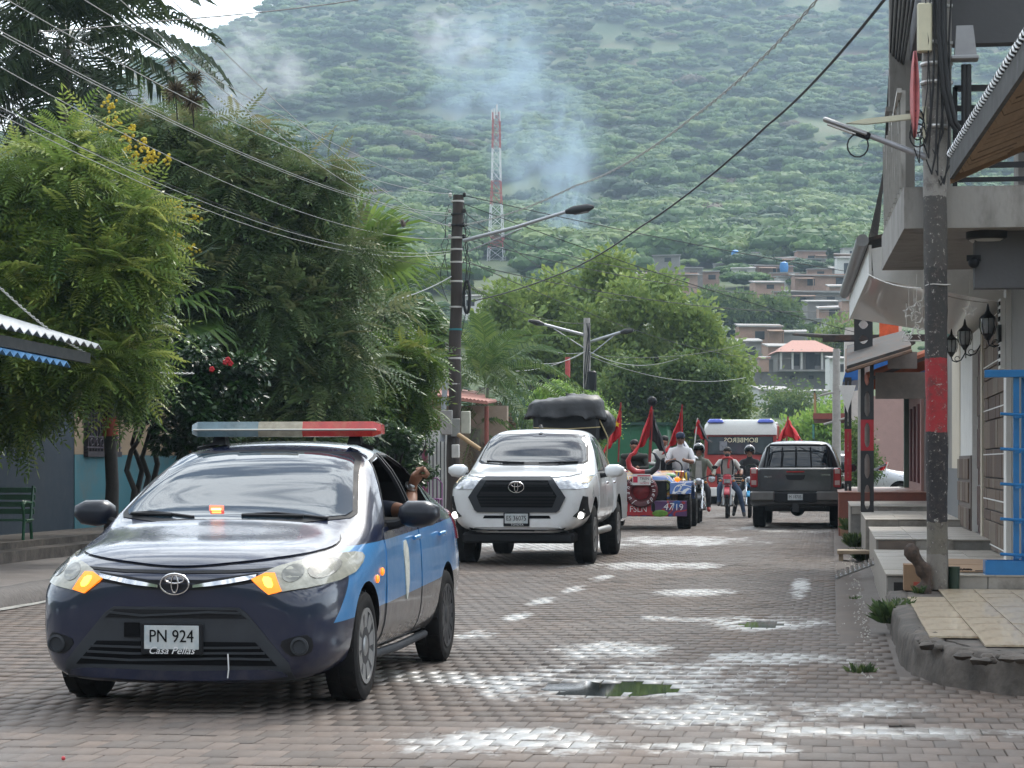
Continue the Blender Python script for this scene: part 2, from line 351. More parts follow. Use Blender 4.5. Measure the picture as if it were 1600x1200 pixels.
def smoke_mat(name, dens, col, scale, seed, thr=.46):
    m = bpy.data.materials.new(name); m.use_nodes = True; nt = m.node_tree; nt.nodes.clear(); N = nt.nodes.new; L = nt.links.new
    out = N("ShaderNodeOutputMaterial"); v = N("ShaderNodeVolumePrincipled"); v.inputs['Color'].default_value = (*col, 1); v.inputs['Anisotropy'].default_value = .2
    tc = N("ShaderNodeTexCoord"); gr = N("ShaderNodeTexGradient"); gr.gradient_type = 'SPHERICAL'; L(tc.outputs['Object'], gr.inputs[0])
    mp = N("ShaderNodeMapping"); mp.inputs['Location'].default_value = (seed, seed*.7, 0); L(tc.outputs['Object'], mp.inputs[0])
    nz = N("ShaderNodeTexNoise"); nz.inputs['Scale'].default_value = scale; nz.inputs['Detail'].default_value = 4; nz.inputs['Distortion'].default_value = .8; L(mp.outputs[0], nz.inputs['Vector'])
    mr = N("ShaderNodeMapRange"); L(nz.outputs[0], mr.inputs[0]); mr.inputs[1].default_value = thr; mr.inputs[2].default_value = .8; mr.inputs[3].default_value = 0; mr.inputs[4].default_value = dens
    ml = N("ShaderNodeMath"); ml.operation = 'MULTIPLY'; L(mr.outputs[0], ml.inputs[0]); L(gr.outputs['Fac'], ml.inputs[1]); L(ml.outputs[0], v.inputs['Density']); L(v.outputs[0], out.inputs['Volume'])
    return m
def build_smoke():
    def puff(name, label, px, py, d, rx, rz, tilt, m):
        p = W(px, py, d); b = MB(); b.ball((0, 0, 0), 1.0, 20, 12); o = b.obj(name, m, None, 180)
        o.location = p; o.scale = (rx*d/F, 26, rz*d/F); o.rotation_euler = (0, radians(tilt), YAW); tag(o, label, "smoke" if name == "smoke" else "mist", kind='stuff')
    blue = smoke_mat("wood_smoke", .13, (.60, .82, 1.0), 2.3, 3, .42); wh = smoke_mat("cloud_wisp", .12, (.95, .97, 1.0), 2.4, 8, .45)
    puff("smoke", "thin blue smoke column rising behind the round green tree", 882, 340, 440, 46, 150, 3, blue)
    puff("smoke", "wider blue smoke drifting up beside the mast top", 850, 225, 460, 110, 140, -22, blue)
    puff("smoke", "faint blue smoke spread high over the forest left of the mast", 760, 110, 500, 140, 110, -35, blue)
    puff("mist", "white mist wisp over the left shoulder of the mountain", 400, 105, 850, 120, 85, 30, wh)
    puff("mist", "white mist wisp low on the left flank above the acacia", 300, 165, 800, 140, 55, 5, wh)
    puff("mist", "small white mist wisp high in the middle of the mountain", 705, 62, 900, 85, 60, 20, wh)
build_smoke()
# ================================================================== street surface
PUD = [(957, 1071, .40, .15, .032), (1192, 973, .21, .15, .028), (1405, 1131, .09, .04, .016)]     # pixel centre, half sizes (m), depth
PUDW = [(G(a, b).x, G(a, b).y, rx, ry*3.2, dz) for a, b, rx, ry, dz in PUD]
def road_z(x, y):
    z = .010*noise.noise(Vector((x*.55, y*.35, 5))) + .006*noise.noise(Vector((x*1.7, y*1.1, 2)))
    for cx, cy, rx, ry, dz in PUDW:
        q = ((x-cx)/(rx*1.7))**2 + ((y-cy)/(ry*1.7))**2
        z -= dz*exp(-1.6*q)
    return z
WET_GLARE = [(975, 1062, 1.0, 1.35), (1190, 972, .55, 1.0), (1115, 1118, .62, .75), (790, 1160, .6, .55), (1085, 925, .42, 1.0), (955, 1016, .52, .9), (1250, 917, .11, 3.0),
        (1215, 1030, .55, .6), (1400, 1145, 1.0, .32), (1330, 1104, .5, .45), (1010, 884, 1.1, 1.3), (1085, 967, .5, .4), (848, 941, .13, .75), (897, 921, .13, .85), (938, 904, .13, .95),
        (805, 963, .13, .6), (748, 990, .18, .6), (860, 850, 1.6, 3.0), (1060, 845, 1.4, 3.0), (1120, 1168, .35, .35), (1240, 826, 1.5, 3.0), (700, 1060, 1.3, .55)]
def brick_material(name="wet_paver", base=(.134, .108, .090)):
    m, nt, p = principled(name); N = nt.nodes.new; L = nt.links.new
    geo = N("ShaderNodeNewGeometry"); pos = geo.outputs['Position']
    at = N("ShaderNodeAttribute"); at.attribute_name = 'tint'
    def nz(scale, det, rough=.6, vec=pos, dist=0.0):
        n = N("ShaderNodeTexNoise"); n.inputs['Scale'].default_value = scale; n.inputs['Detail'].default_value = det; n.inputs['Roughness'].default_value = rough; n.inputs['Distortion'].default_value = dist; L(vec, n.inputs['Vector']); return n.outputs[0]
    def mr(v, a, b, c, d):
        n = N("ShaderNodeMapRange"); L(v, n.inputs[0]); n.inputs[1].default_value = a; n.inputs[2].default_value = b; n.inputs[3].default_value = c; n.inputs[4].default_value = d; return n.outputs[0]
    def mth(op, a, b):
        n = N("ShaderNodeMath"); n.operation = op
        for i, v in enumerate((a, b)):
            if isinstance(v, (int, float)): n.inputs[i].default_value = v
            else: L(v, n.inputs[i])
        return n.outputs[0]
    def mix(f, a, b, bt='MIX'):
        n = N("ShaderNodeMix"); n.data_type = 'RGBA'; n.blend_type = bt
        for i, v in ((0, f), (6, a), (7, b)):
            if isinstance(v, (int, float)): n.inputs[i].default_value = v
            elif isinstance(v, tuple): n.inputs[i].default_value = (*v, 1)
            else: L(v, n.inputs[i])
        return n.outputs[2]
    mp = N("ShaderNodeMapping"); mp.inputs['Scale'].default_value = (1, .30, 1); L(pos, mp.inputs[0])
    big = nz(.55, 6, .65, mp.outputs[0], .5); fine = nz(38, 5, .7); mid = nz(5.5, 6, .7)
    c0 = mix(mr(at.outputs['Fac'], 0, 1, 0, 1), tuple(v*.72 for v in base), (base[0]*1.22, base[1]*1.12, base[2]*1.06))
    c1 = mix(mr(big, .40, .62, 0, .75), c0, (.135, .120, .110)); c2 = mix(mr(mid, .52, .68, 0, .45), c1, (.085, .068, .060)); c3 = mix(mr(fine, .60, .75, 0, .5), c2, (.055, .045, .04))
    # water film plus painted-in white glare: hollows named one by one, broken up by noise, plus a thin damp everywhere
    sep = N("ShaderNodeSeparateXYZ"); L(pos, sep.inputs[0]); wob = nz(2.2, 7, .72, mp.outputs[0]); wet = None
    for a, b, rx, ry in WET_GLARE:
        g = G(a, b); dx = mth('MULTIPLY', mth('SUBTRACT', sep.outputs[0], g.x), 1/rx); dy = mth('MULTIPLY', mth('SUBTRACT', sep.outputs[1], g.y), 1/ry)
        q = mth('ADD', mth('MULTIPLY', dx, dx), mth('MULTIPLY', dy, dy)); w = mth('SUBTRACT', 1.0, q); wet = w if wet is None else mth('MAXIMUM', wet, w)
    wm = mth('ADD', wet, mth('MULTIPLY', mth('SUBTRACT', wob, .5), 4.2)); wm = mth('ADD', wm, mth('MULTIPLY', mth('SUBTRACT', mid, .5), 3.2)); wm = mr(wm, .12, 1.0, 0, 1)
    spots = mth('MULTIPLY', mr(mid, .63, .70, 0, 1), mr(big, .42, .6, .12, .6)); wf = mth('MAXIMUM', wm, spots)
    L(mix(mth('MULTIPLY', wm, mr(fine, .35, .6, .35, .95)), c3, (.30, .285, .26)), p.inputs['Base Color'])  # paler colour in the wet zones paints white glare into the bricks
    L(mth('ADD', mth('MULTIPLY', wf, -.32), mr(mid, .3, .7, .66, .80)), p.inputs['Roughness'])
    cw = mth('MULTIPLY', wf, 1.0); L(cw, p.inputs['Coat Weight']); p.inputs['Coat Roughness'].default_value = .40; p.inputs['Coat IOR'].default_value = 1.6; p.inputs['Specular IOR Level'].default_value = .3
    bp = N("ShaderNodeBump"); bp.inputs['Strength'].default_value = .55; bp.inputs['Distance'].default_value = .006; L(mth('ADD', fine, mth('MULTIPLY', mid, 1.3)), bp.inputs['Height']); L(bp.outputs[0], p.inputs['Normal'])
    return m
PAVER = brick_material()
SOIL = mat("joint_soil", (.105, .088, .076), .9, var=.4, scale=9, bump=.4, coords='Object')
CONC = mat("grey_concrete", (.25, .235, .215), .8, var=.22, scale=3, bump=.35, bscale=30, dirt=(.08, .072, .062), dirt_amt=.55, dscale=1.6)
CONC_D = mat("stained_concrete", (.105, .090, .078), .85, spec=.25, var=.5, scale=5, bump=1.0, bscale=16, dirt=(.05, .045, .04), dirt_amt=.7, dscale=2.2)
WATER = mat("puddle_water", (.020, .024, .022), .03, var=0, spec=.5)
STONE_L = mat("rough_kerb_stone", (.12, .105, .095), .85, var=.4, scale=12, bump=1.0, bscale=18)

def sheet(name, x0, x1, y0, y1, nx, ny, fz, m, kind='structure', parent=None):
    xs = np.linspace(x0, x1, nx); ys = np.linspace(y0, y1, ny); V = [(x, y, fz(x, y)) for y in ys for x in xs]
    Q = [(j*nx+i, j*nx+i+1, (j+1)*nx+i+1, (j+1)*nx+i) for j in range(ny-1) for i in range(nx-1)]
    o = link(name, np_mesh(name, V, Q, smooth=True), parent, [m]); return tag(o, kind=kind)
def build_road():
    sheet("ground", -260, 260, -60, 130, 40, 40, lambda x, y: -.30 + (0 if y < 100 else -.5), mat("verge_soil", (.10, .085, .06), .95, var=.4, scale=.5, dirt=(.05, .09, .03), dirt_amt=.8, dscale=.6))
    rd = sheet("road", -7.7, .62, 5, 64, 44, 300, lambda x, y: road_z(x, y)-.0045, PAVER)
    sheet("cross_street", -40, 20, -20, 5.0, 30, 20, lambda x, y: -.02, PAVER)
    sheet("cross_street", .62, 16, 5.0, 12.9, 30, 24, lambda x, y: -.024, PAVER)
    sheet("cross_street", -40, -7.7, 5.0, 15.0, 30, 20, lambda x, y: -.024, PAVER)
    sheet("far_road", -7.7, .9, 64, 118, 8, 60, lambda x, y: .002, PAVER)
    bw, bl, g = .1245, .252, .004; cand = []
    for r in range(int((63.9-8.9)/bl)):
        y = 8.9+r*bl; off = (r % 2)*.5*bw
        for c in range(int(10.4/bw)):
            x = -7.62+c*bw+off
            if x > (.0 if y > 17.5 else .40 if y > 14.0 else 1.7): continue
            px, py, d = PX((x, y, 0))
            if px < -60 or px > 1670 or py > 1230: continue
            cand.append((d, x, y))
    cand.sort(); rng = np.random.default_rng(5); kinds = []
    for k in range(6):
        b = MB(); b.box((0, 0, -.03), (bw-g, bl-g, .06), bev=.0025); me = b.mesh("brick", 50)
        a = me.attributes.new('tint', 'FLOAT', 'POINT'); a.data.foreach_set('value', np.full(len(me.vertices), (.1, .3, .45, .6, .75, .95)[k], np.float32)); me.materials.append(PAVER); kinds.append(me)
    near = [c for c in cand if -20 < PX((c[1], c[2], 0))[0] < 1620 and PX((c[1], c[2], 0))[1] < 1215][:300]; ns = set(near)
    for d, x, y in near:
        o = bpy.data.objects.new("brick", kinds[rng.integers(6)]); COL.objects.link(o); o.parent = rd
        o.location = (x+rng.normal()*.002, y+rng.normal()*.002, road_z(x, y)+rng.normal()*.0014); o.rotation_euler = (rng.normal()*.005, rng.normal()*.005, rng.normal()*.008)
    V = []; Q = []; T = []; hx, hy = (bw-g)/2, (bl-g)/2
    for c in cand:
        if c in ns: continue
        d, x, y = c; far = y > 40; z = road_z(x, y) + rng.normal()*.0011; tx, ty = rng.normal()*.006, rng.normal()*.005; o = len(V); t = min(1, max(0, .5+rng.normal()*.25))
        tl = .003
        for (ux, uy, uz) in ((-1, -1, -.035), (1, -1, -.035), (1, 1, -.035), (-1, 1, -.035), (-1, -1, 0), (1, -1, 0), (1, 1, 0), (-1, 1, 0)):
            k = 1-(tl/hx if uz == 0 else 0)
            V.append((x+ux*hx*k, y+uy*hy*k, z+uz+ty*uy*hy+tx*ux*hx)); T.append(t)
        Q += [(o+4, o+5, o+6, o+7), (o, o+1, o+5, o+4), (o+1, o+2, o+6, o+5), (o+2, o+3, o+7, o+6), (o+3, o, o+4, o+7)]
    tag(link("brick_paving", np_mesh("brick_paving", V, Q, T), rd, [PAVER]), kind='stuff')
    names = ["large dark puddle among white glistening pavers in mid street", "smaller dark puddle ringed with bright wet pavers nearer the gutter", "tiny puddle on the bricks near the curved kerb"]
    for (cx, cy, rx, ry, dz), (a, b, prx, pry, _d), lb in zip(PUDW, PUD, names):
        n = 40; b_ = MB(); poly = []
        for k in range(n):
            t = 2*pi*k/n; w = 1+.28*noise.noise(Vector((cos(t)*1.8, sin(t)*1.8, cx)))+.12*noise.noise(Vector((cos(t)*5, sin(t)*5, cx)))
            poly.append((cx+rx*1.12*w*cos(t), cy+ry*1.12*w*sin(t)))
        zc = road_z(cx, cy)+dz*.30; b_.prism(poly, zc-.003, zc, 'Z'); o = b_.obj("puddle", WATER, None, None); tag(o, kind='structure')
build_road()

# ------------------------------------------------------------------ right-hand gutter, kerb, raised pavements
XF = 1.75                                                # line of the right-hand house fronts
TILE_B = mat("beige_wood_tile", (.46, .375, .27), .32, var=.22, scale=3, stretch=(9, 1.2, 1), dirt=(.20, .115, .06), dirt_amt=.7, dscale=1.1, coat=.3)
TILE_G = mat("pale_floor_tile", (.40, .36, .31), .35, var=.2, scale=3, dirt=(.15, .125, .10), dirt_amt=.6, dscale=1.6)
TILE_R = mat("red_floor_tile", (.33, .16, .115), .4, var=.2, scale=3, dirt=(.15, .1, .08), dirt_amt=.4)
CERAM = mat("grey_skirting_tile", (.33, .30, .265), .4, var=.2, scale=4, dirt=(.12, .10, .085), dirt_amt=.65, dscale=2.4)
def tiles(parent, x0, x1, y0, y1, z, w, l, m, gap=.006, th=.012, skip=None, seed=1):
    rng = np.random.default_rng(seed); nx = max(1, round((x1-x0)/w)); ny = max(1, round((y1-y0)/l)); w = (x1-x0)/nx; l = (y1-y0)/ny
    b = MB(); b.box((0, 0, 0), (w-gap, l-gap, th)); me = b.mesh("tile", None); me.materials.append(m)
    for i in range(nx):
        for j in range(ny):
            x, y = x0+(i+.5)*w, y0+(j+.5)*l
            if skip and skip(x, y): continue
            o = bpy.data.objects.new("tile", me); COL.objects.link(o); o.parent = parent; o.location = (x, y, z-th/2+rng.normal()*.0006); o.rotation_euler = (rng.normal()*.003, rng.normal()*.003, 0)
def build_right_pavement():
    # corner pavement with the broken curved kerb
    top = [(.50, 19.6), (.50, 14.9), (.56, 14.2), (.72, 13.55), (1.05, 13.05), (1.6, 12.72), (2.6, 12.5), (4.5, 12.4)]
    fine = []
    for (a, b) in zip(top[:-1], top[1:]):
        for k in range(20): t = k/20; fine.append((a[0]+(b[0]-a[0])*t, a[1]+(b[1]-a[1])*t))
    fine.append(top[-1]); V = []; n = len(fine); prof = [(-.06, -.08), (-.05, .04), (-.043, .12), (-.035, .185), (-.02, .222), (.05, .234), (.13, .228), (.15, .10)]
    for i, (x, y) in enumerate(fine):
        a = fine[max(0, i-1)]; b = fine[min(n-1, i+1)]; t = Vector((b[0]-a[0], b[1]-a[1])).normalized(); nx, ny = -t.y, t.x     # inward (to the building)
        if nx < 0 and i < 25: nx, ny = -nx, -ny
        for k, (o, z) in enumerate(prof):
            w = (.026*noise.noise(Vector((x*5, y*5, k*1.3)))+.012*noise.noise(Vector((x*17, y*17, k*2.3)))) if 0 < k < 7 else 0
            V.append((x+nx*(o+w), y+ny*(o+w), z+.8*w-(.03*max(0, noise.noise(Vector((x*2.4, y*2.4, 7)))) if 2 < k < 7 else 0)))
    m = len(prof); Q = [(i*m+k, i*m+k+1, (i+1)*m+k+1, (i+1)*m+k) for i in range(n-1) for k in range(m-1)]
    o = link("kerb", np_mesh("kerb", V, Q, smooth=True), None, [CONC_D]); tag(o, kind='structure')
    b = MB(); core = [(.62, 19.66)]+[(x+.12, y+.10) for x, y in fine[12:]]+[(4.5, 19.66)]; b.prism(core, -.05, .222, 'Z'); pav = b.obj("pavement", CONC_D, None, None); tag(pav, kind='structure')
    def out(x, y):
        import bisect
        lim = np.interp(x, [.5, .6, .8, 1.1, 1.6, 2.6, 4.5], [14.8, 14.35, 13.85, 13.3, 12.95, 12.7, 12.6]); return y < lim or (x < .78 and y > 18.2)
    tiles(pav, .60, 3.6, 13.0, 19.6, .240, .30, .60, TILE_B, skip=out, seed=3)
    # gutter apron, channel and the water in it
    sheet("gutter_apron", .0, .40, 14.6, 45, 6, 120, lambda x, y: .012-.05*x*x*4-.09*max(0, (17.2-y)/2.6)**1.5+(0 if x > .03 else -.03)+.012*noise.noise(Vector((x*3, y*.9, 1)))+.006*noise.noise(Vector((x*9, y*5, 4))), mat("worn_gutter_concrete", (.120, .098, .084), .8, spec=.2, var=.3, scale=3, bump=.5, bscale=14, dirt=(.09, .075, .065), dirt_amt=.6, dscale=1.2))
    sheet("gutter_water", .30, .56, 12.9, 34, 4, 60, lambda x, y: -.03+.004*noise.noise(Vector((x*4, y*2, 1))), WATER)
    # stepped terraces in front of the doors
    T = [("b", .48, XF, 19.7, 25.4, .357, TILE_G, .45, .9), ("c", .50, XF, 25.5, 30.5, .47, TILE_G, .4, .8), ("d", .46, XF, 30.6, 36.0, .566, TILE_G, .5, .9),
         ("e", .30, XF, 36.1, 41.0, .64, TILE_G, .5, .9), ("f", .12, XF, 41.1, 49.0, .80, TILE_R, .5, 1.0), ("g", .3, XF, 49.1, 60.0, .7, TILE_G, .6, 1.2)]
    for k, x0, x1, y0, y1, z, m, w, l in T:
        b = MB(); b.box(((x0+x1)/2+.4, (y0+y1)/2, (z-.3)/2-.008), (x1-x0+.8, y1-y0, z+.3-.016)); t = b.obj("terrace", CONC if k != 'f' else mat("oxide_red_render", (.24, .085, .06), .7, var=.2), None, None)
        tag(t, kind='structure'); tiles(t, x0-.02, x1+(0 if k != 'b' else 1.5), y0-.025, y1, z, w, l, m, seed=ord(k))
        # ceramic slabs facing the risers, street side and near side
        if k in 'bcde':
            r = MB(); h = z+.05; r.box((0, 0, 0), (.012, .62, h)); me = r.mesh("riser_tile", None); me.materials.append(CERAM)
            for j in range(int((y1-y0)/.63)):
                o = bpy.data.objects.new("riser_tile", me); COL.objects.link(o); o.parent = t; o.location = (x0-.006, y0+.33+j*.63, z-.016-h/2)
            for j in range(int((x1-x0)/.42)):
                if k == 'b' and j == 0: continue
                r = MB(); r.box((x0+.22+j*.42, y0-.007, z-.016-.055), (.41, .012, .11)); r.obj("riser_tile", CERAM if (k != 'c' or j != 0) else mat("brown_riser_tile", (.17, .13, .105), .5), t, None)
    b = MB(); b.box((.66, 19.68, .17), (.26, .012, .24)); o = b.obj("drain_opening", mat("drain_dark", (.02, .018, .016), .9), None, None); tag(o, kind='structure')
    # plank seat across the gutter, and the other little steps behind
    WOOD = mat("weathered_plank", (.33, .25, .17), .75, var=.25, scale=4, stretch=(1, 8, 8), dirt=(.12, .09, .06), dirt_amt=.4)
    def step(px, d, w, dep, z, label, m):
        x, y = XD(px, d); t = thing("step", label, "step", (x, y, 0), 0, None)
        b = MB(); b.box((w/2, 0, z-.025), (w, dep, .05), bev=.006); b.obj("tread", m, t, None)
        for sx in (.05, w-.05): b = MB(); b.box((sx, 0, (z-.05)/2-.03), (.06, dep*.8, z-.05+.06)); b.obj("leg", m, t, None)
    step(1308, 30.2, .62, .5, .155, "pale plank step bridging the gutter beside the terraces", WOOD)
    b = MB(); b.box((0, 0, .17), (.4, .8, .34), bev=.01); x, y = XD(1330, 41); o = b.obj("step", mat("orange_brick_step", (.34, .19, .12), .8), None, None); o.location = (x, y, -.02); tag(o, "low orange brown block step behind the plank step", "step")
build_right_pavement()

# ------------------------------------------------------------------ left-hand kerb and pavement
def build_kerb_wear():
    # crumbled lumps where the kerb has lost its skin, and the silty waterline at its foot
    rn = random.Random(31); b = MB()
    for k in range(46):
        t = rn.random(); x, y = (.56+.1*rn.random(), 13.6+1.4*rn.random()) if t < .5 else (.7+1.3*rn.random(), 12.75+.5*rn.random()); s = rn.uniform(.02, .07)
        b.ball((x, y, .215), (s, s*rn.uniform(.6, 1.3), .022), 7, 4)
    o = b.obj("broken_mortar", CONC_D, None, 60); tag(o, kind='stuff')
    for v in o.data.vertices: v.co.z += .02*noise.noise(v.co*30)
build_kerb_wear()
def build_left_pavement():
    V = []; ys = np.linspace(14.6, 112, 240); prof = [(.10, -.06), (.06, .03), (.03, .09), (-.02, .135), (-.10, .15), (-.25, .152), (-.30, .10)]; m = len(prof)
    for y in ys:
        x0 = -7.55-.03*np.interp(y, [14, 20, 30], [-12, 0, 3])
        for k, (o, z) in enumerate(prof):
            w = .03*noise.noise(Vector((y*4.3, k*1.7, 2))); V.append((x0+o+w, y, z+(w*.6 if k else 0)))
    Q = [(i*m+k, (i+1)*m+k, (i+1)*m+k+1, i*m+k+1) for i in range(len(ys)-1) for k in range(m-1)]
    tag(link("kerb", np_mesh("kerb", V, Q, smooth=True), None, [STONE_L]), kind='structure')
    flag = mat("worn_pavement_stone", (.17, .145, .13), .6, var=.35, scale=2.2, stretch=(1, 3, 1), bump=.8, bscale=9, dirt=(.075, .063, .055), dirt_amt=.6, dscale=1.3)
    sh = sheet("pavement", -30, -7.72, 14.6, 112, 60, 200, lambda x, y: .146+.012*noise.noise(Vector((x*.8, y*.5, 3)))+.006*noise.noise(Vector((x*3, y*2, 3))), flag)
    # narrow strip of bright silt along the kerb foot
    V = []
    for i, y in enumerate(np.linspace(16, 62, 240)):
        x0 = -7.42+.02*noise.noise(Vector((y*3, 1, 1))); w = .10+.06*noise.noise(Vector((y*2.2, 5, 1))); V += [(x0, y, road_z(x0, y)+.012), (x0+w, y, road_z(x0+w, y)+.008)]
    tag(link("silt_line", np_mesh("silt_line", V, [(2*i, 2*i+1, 2*i+3, 2*i+2) for i in range(239)]), None, [mat("pale_wet_silt", (.42, .40, .36), .35, var=.5, scale=14)]), kind='structure')
build_left_pavement()
# ================================================================== vehicles
def evaluated_mesh(o):
    dg = bpy.context.evaluated_depsgraph_get(); dg.update(); return bpy.data.meshes.new_from_object(o.evaluated_get(dg))
def loft_mesh(st, sub=2):
    """stations (y, zb,wb, zm,wm, zs,ws, zt,wt, zc): mirrored closed rings, capped and smoothed"""
    V = []; n = 0
    for (y, zb, wb, zm, wm, zs, ws, zt, wt, zc, *dy) in st:
        half = [(0, zb), (wb*.62, zb), (wb, zb+.03), (wm, zm), ((wm*.45+ws*.55), zm*.35+zs*.65), (ws, zs), (wt, zt), (wt*.60, zc*.8+zt*.2), (0, zc)]
        dd = dy[0] if dy else [0]*9
        ring = [(x, y+e, z) for (x, z), e in zip(half, dd)] + [(-x, y+e, z) for (x, z), e in list(zip(half, dd))[-2:0:-1]]
        n = len(ring); V += ring
    fs = [(i*n+j, i*n+(j+1) % n, (i+1)*n+(j+1) % n, (i+1)*n+j) for i in range(len(st)-1) for j in range(n)]
    for base, flip in ((0, 1), ((len(st)-1)*n, 0)):                  # caps: strips across
        for j in range(8):
            a, b = base+j, base+j+1; c, d = base+(n-j-1) % n, base+(n-j) % n
            q = [k for i, k in enumerate((a, b, c, d)) if k not in (a, b, c, d)[:i]]
            if len(q) > 2: fs.append(tuple(q[::-1] if flip else q))
    me = bpy.data.meshes.new("loft"); me.from_pydata(V, [], fs); bm = bmesh.new(); bm.from_mesh(me); bmesh.ops.recalc_face_normals(bm, faces=bm.faces); bm.to_mesh(me); bm.free()
    o = bpy.data.objects.new("loft", me); COL.objects.link(o); m = o.modifiers.new("s", 'SUBSURF'); m.levels = sub; m.render_levels = sub
    r = evaluated_mesh(o); bpy.data.objects.remove(o); return r
def bvh_of(me):
    return BVHTree.FromPolygons([v.co.copy() for v in me.vertices], [tuple(p.vertices) for p in me.polygons])
def cut(me, cutter, mats):
    """boolean difference; faces of the cutter take material slot 1"""
    o = bpy.data.objects.new("a", me); c = bpy.data.objects.new("b", cutter.mesh("b", None)); COL.objects.link(o); COL.objects.link(c)
    for m in mats: me.materials.append(m); c.data.materials.append(m)
    for p in c.data.polygons: p.material_index = 1
    m = o.modifiers.new("c", 'BOOLEAN'); m.operation = 'DIFFERENCE'; m.object = c; m.solver = 'EXACT'
    r = evaluated_mesh(o); bpy.data.objects.remove(o); bpy.data.objects.remove(c)
    for p in r.polygons: p.use_smooth = True
    r.set_sharp_from_angle(angle=radians(38)); return r
DIRS = {'front': (Vector((0, 1, 0)), lambda a, b: Vector((a, -6, b))), 'rear': (Vector((0, -1, 0)), lambda a, b: Vector((a, 12, b))),
        'right': (Vector((-1, 0, 0)), lambda a, b: Vector((4, a, b))), 'left': (Vector((1, 0, 0)), lambda a, b: Vector((-4, a, b))), 'top': (Vector((0, 0, -1)), lambda a, b: Vector((a, b, 6)))}
def smooth_poly(poly, k):
    for _ in range(k):
        out = []
        for i, p in enumerate(poly):
            q = poly[(i+1) % len(poly)]; out += [(p[0]*.75+q[0]*.25, p[1]*.75+q[1]*.25), (p[0]*.25+q[0]*.75, p[1]*.25+q[1]*.75)]
        poly = out
    return poly
def patch(bvh, poly, side, off, th, name, m, parent, res=.05, rnd=0, hole=None, sharp=30, flat=None):
    """a plate of thickness th lying off metres proud of the body, its outline given across the view axis"""
    d, org = DIRS[side]; bm = bmesh.new(); poly = smooth_poly(poly, rnd)
    vs = [bm.verts.new((a, b, 0)) for a, b in poly]; bm.faces.new(vs)
    if hole:
        inner = smooth_poly(hole, rnd); bm.free(); bm = bmesh.new(); n = len(poly); assert len(inner) == n
        A = [bm.verts.new((a, b, 0)) for a, b in poly]; B = [bm.verts.new((a, b, 0)) for a, b in inner]
        for i in range(n): bm.faces.new((A[i], A[(i+1) % n], B[(i+1) % n], B[i]))
    xs = [p[0] for p in poly]; ys = [p[1] for p in poly]
    for ax, lo, hi in ((0, min(xs), max(xs)), (1, min(ys), max(ys))):
        for k in range(1, int((hi-lo)/res)+1):
            nrm = Vector((1, 0, 0)) if ax == 0 else Vector((0, 1, 0))
            bmesh.ops.bisect_plane(bm, geom=bm.verts[:]+bm.edges[:]+bm.faces[:], plane_co=nrm*(lo+k*res), plane_no=nrm)
    bm.verts.index_update(); top = []; bot = []
    for v in bm.verts:
        o = org(v.co.x, v.co.y); h, nr, _i, _d = bvh.ray_cast(o, d)
        if h is None:
            h, nr, _i, _d = bvh.find_nearest(o+d*(6 if side in ('front', 'top') else 3.3)); 
        if nr.dot(d) > 0: nr = -nr
        if flat is not None: nr = -d
        top.append(h+nr*off); bot.append(h+nr*(off-th))
    n = len(top); fs = []; edges = [e for e in bm.edges if len(e.link_faces) == 1]
    for f in bm.faces:
        ix = [v.index for v in f.verts]; fs.append(tuple(ix)); fs.append(tuple(i+n for i in ix[::-1]))
    for e in edges:
        a, b = e.verts[0].index, e.verts[1].index; fs.append((a, b, b+n, a+n))
    me = bpy.data.meshes.new(name); me.from_pydata([tuple(p) for p in top+bot], [], fs); bm.free()
    b2 = bmesh.new(); b2.from_mesh(me); bmesh.ops.recalc_face_normals(b2, faces=b2.faces); b2.to_mesh(me); b2.free()
    for p in me.polygons: p.use_smooth = True
    me.set_sharp_from_angle(angle=radians(sharp)); return link(name, me, parent, [m])
mir = lambda poly: [(-x, z) for x, z in poly[::-1]]

BLACK_P = mat("black_plastic", (.014, .014, .016), .5, spec=.18, var=.15, bump=.15, bscale=200)
GREY_P = mat("dark_grey_plastic", (.036, .039, .045), .55, spec=.25, var=.15, bump=.15, bscale=200)
GLASS_D = mat("dark_window_glass", (.012, .015, .018), .03, var=0, spec=.7, coat=.1)
RUBBER = mat("tyre_rubber", (.014, .013, .013), .8, spec=.15, var=.3, scale=14, dirt=(.06, .05, .043), dirt_amt=.3, dscale=6)
CHROME = mat("chrome", (.75, .75, .76), .12, 1.0, var=.05)
ALLOY = mat("silver_wheel_paint", (.33, .33, .33), .35, .7, var=.15, dirt=(.1, .09, .08), dirt_amt=.4)
STEEL_D = mat("dark_steel", (.045, .045, .048), .5, .5, var=.2)
AMBER = mat("amber_lens_lit", (.8, .25, .02), .25, var=.1, emit=(1, .22, .01), estr=.75)
AMBER_B = mat("amber_bulb_lit", (1, .6, .1), .3, var=0, emit=(1, .50, .05), estr=1.9)
LENS_C = mat("clouded_headlamp_lens", (.30, .29, .235), .24, var=.28, scale=7, coat=.7, dirt=(.17, .16, .12), dirt_amt=.6, dscale=5)
LENS_B = mat("bright_headlamp_lens", (.42, .43, .45), .12, .55, var=.35, scale=16, coat=.6)
LENS_R = mat("red_lamp_lens", (.30, .012, .016), .16, var=.2, scale=12, coat=.7)
PLATE = mat("licence_plate_metal", (.50, .52, .52), .5, .15, var=.15, scale=14, dirt=(.26, .38, .45), dirt_amt=.5, dscale=9)
INK = mat("black_ink", (.006, .006, .007), .6, spec=.08, var=0)
WHITE_L = mat("white_lettering", (.75, .75, .75), .5, var=.05)
DARKIN = mat("dark_cabin_trim", (.012, .011, .011), .8, spec=.1, var=.2)
FOG_LIT = mat("fog_lamp_lit", (.9, .9, .9), .2, var=0, emit=(1, .98, .93), estr=1.4)

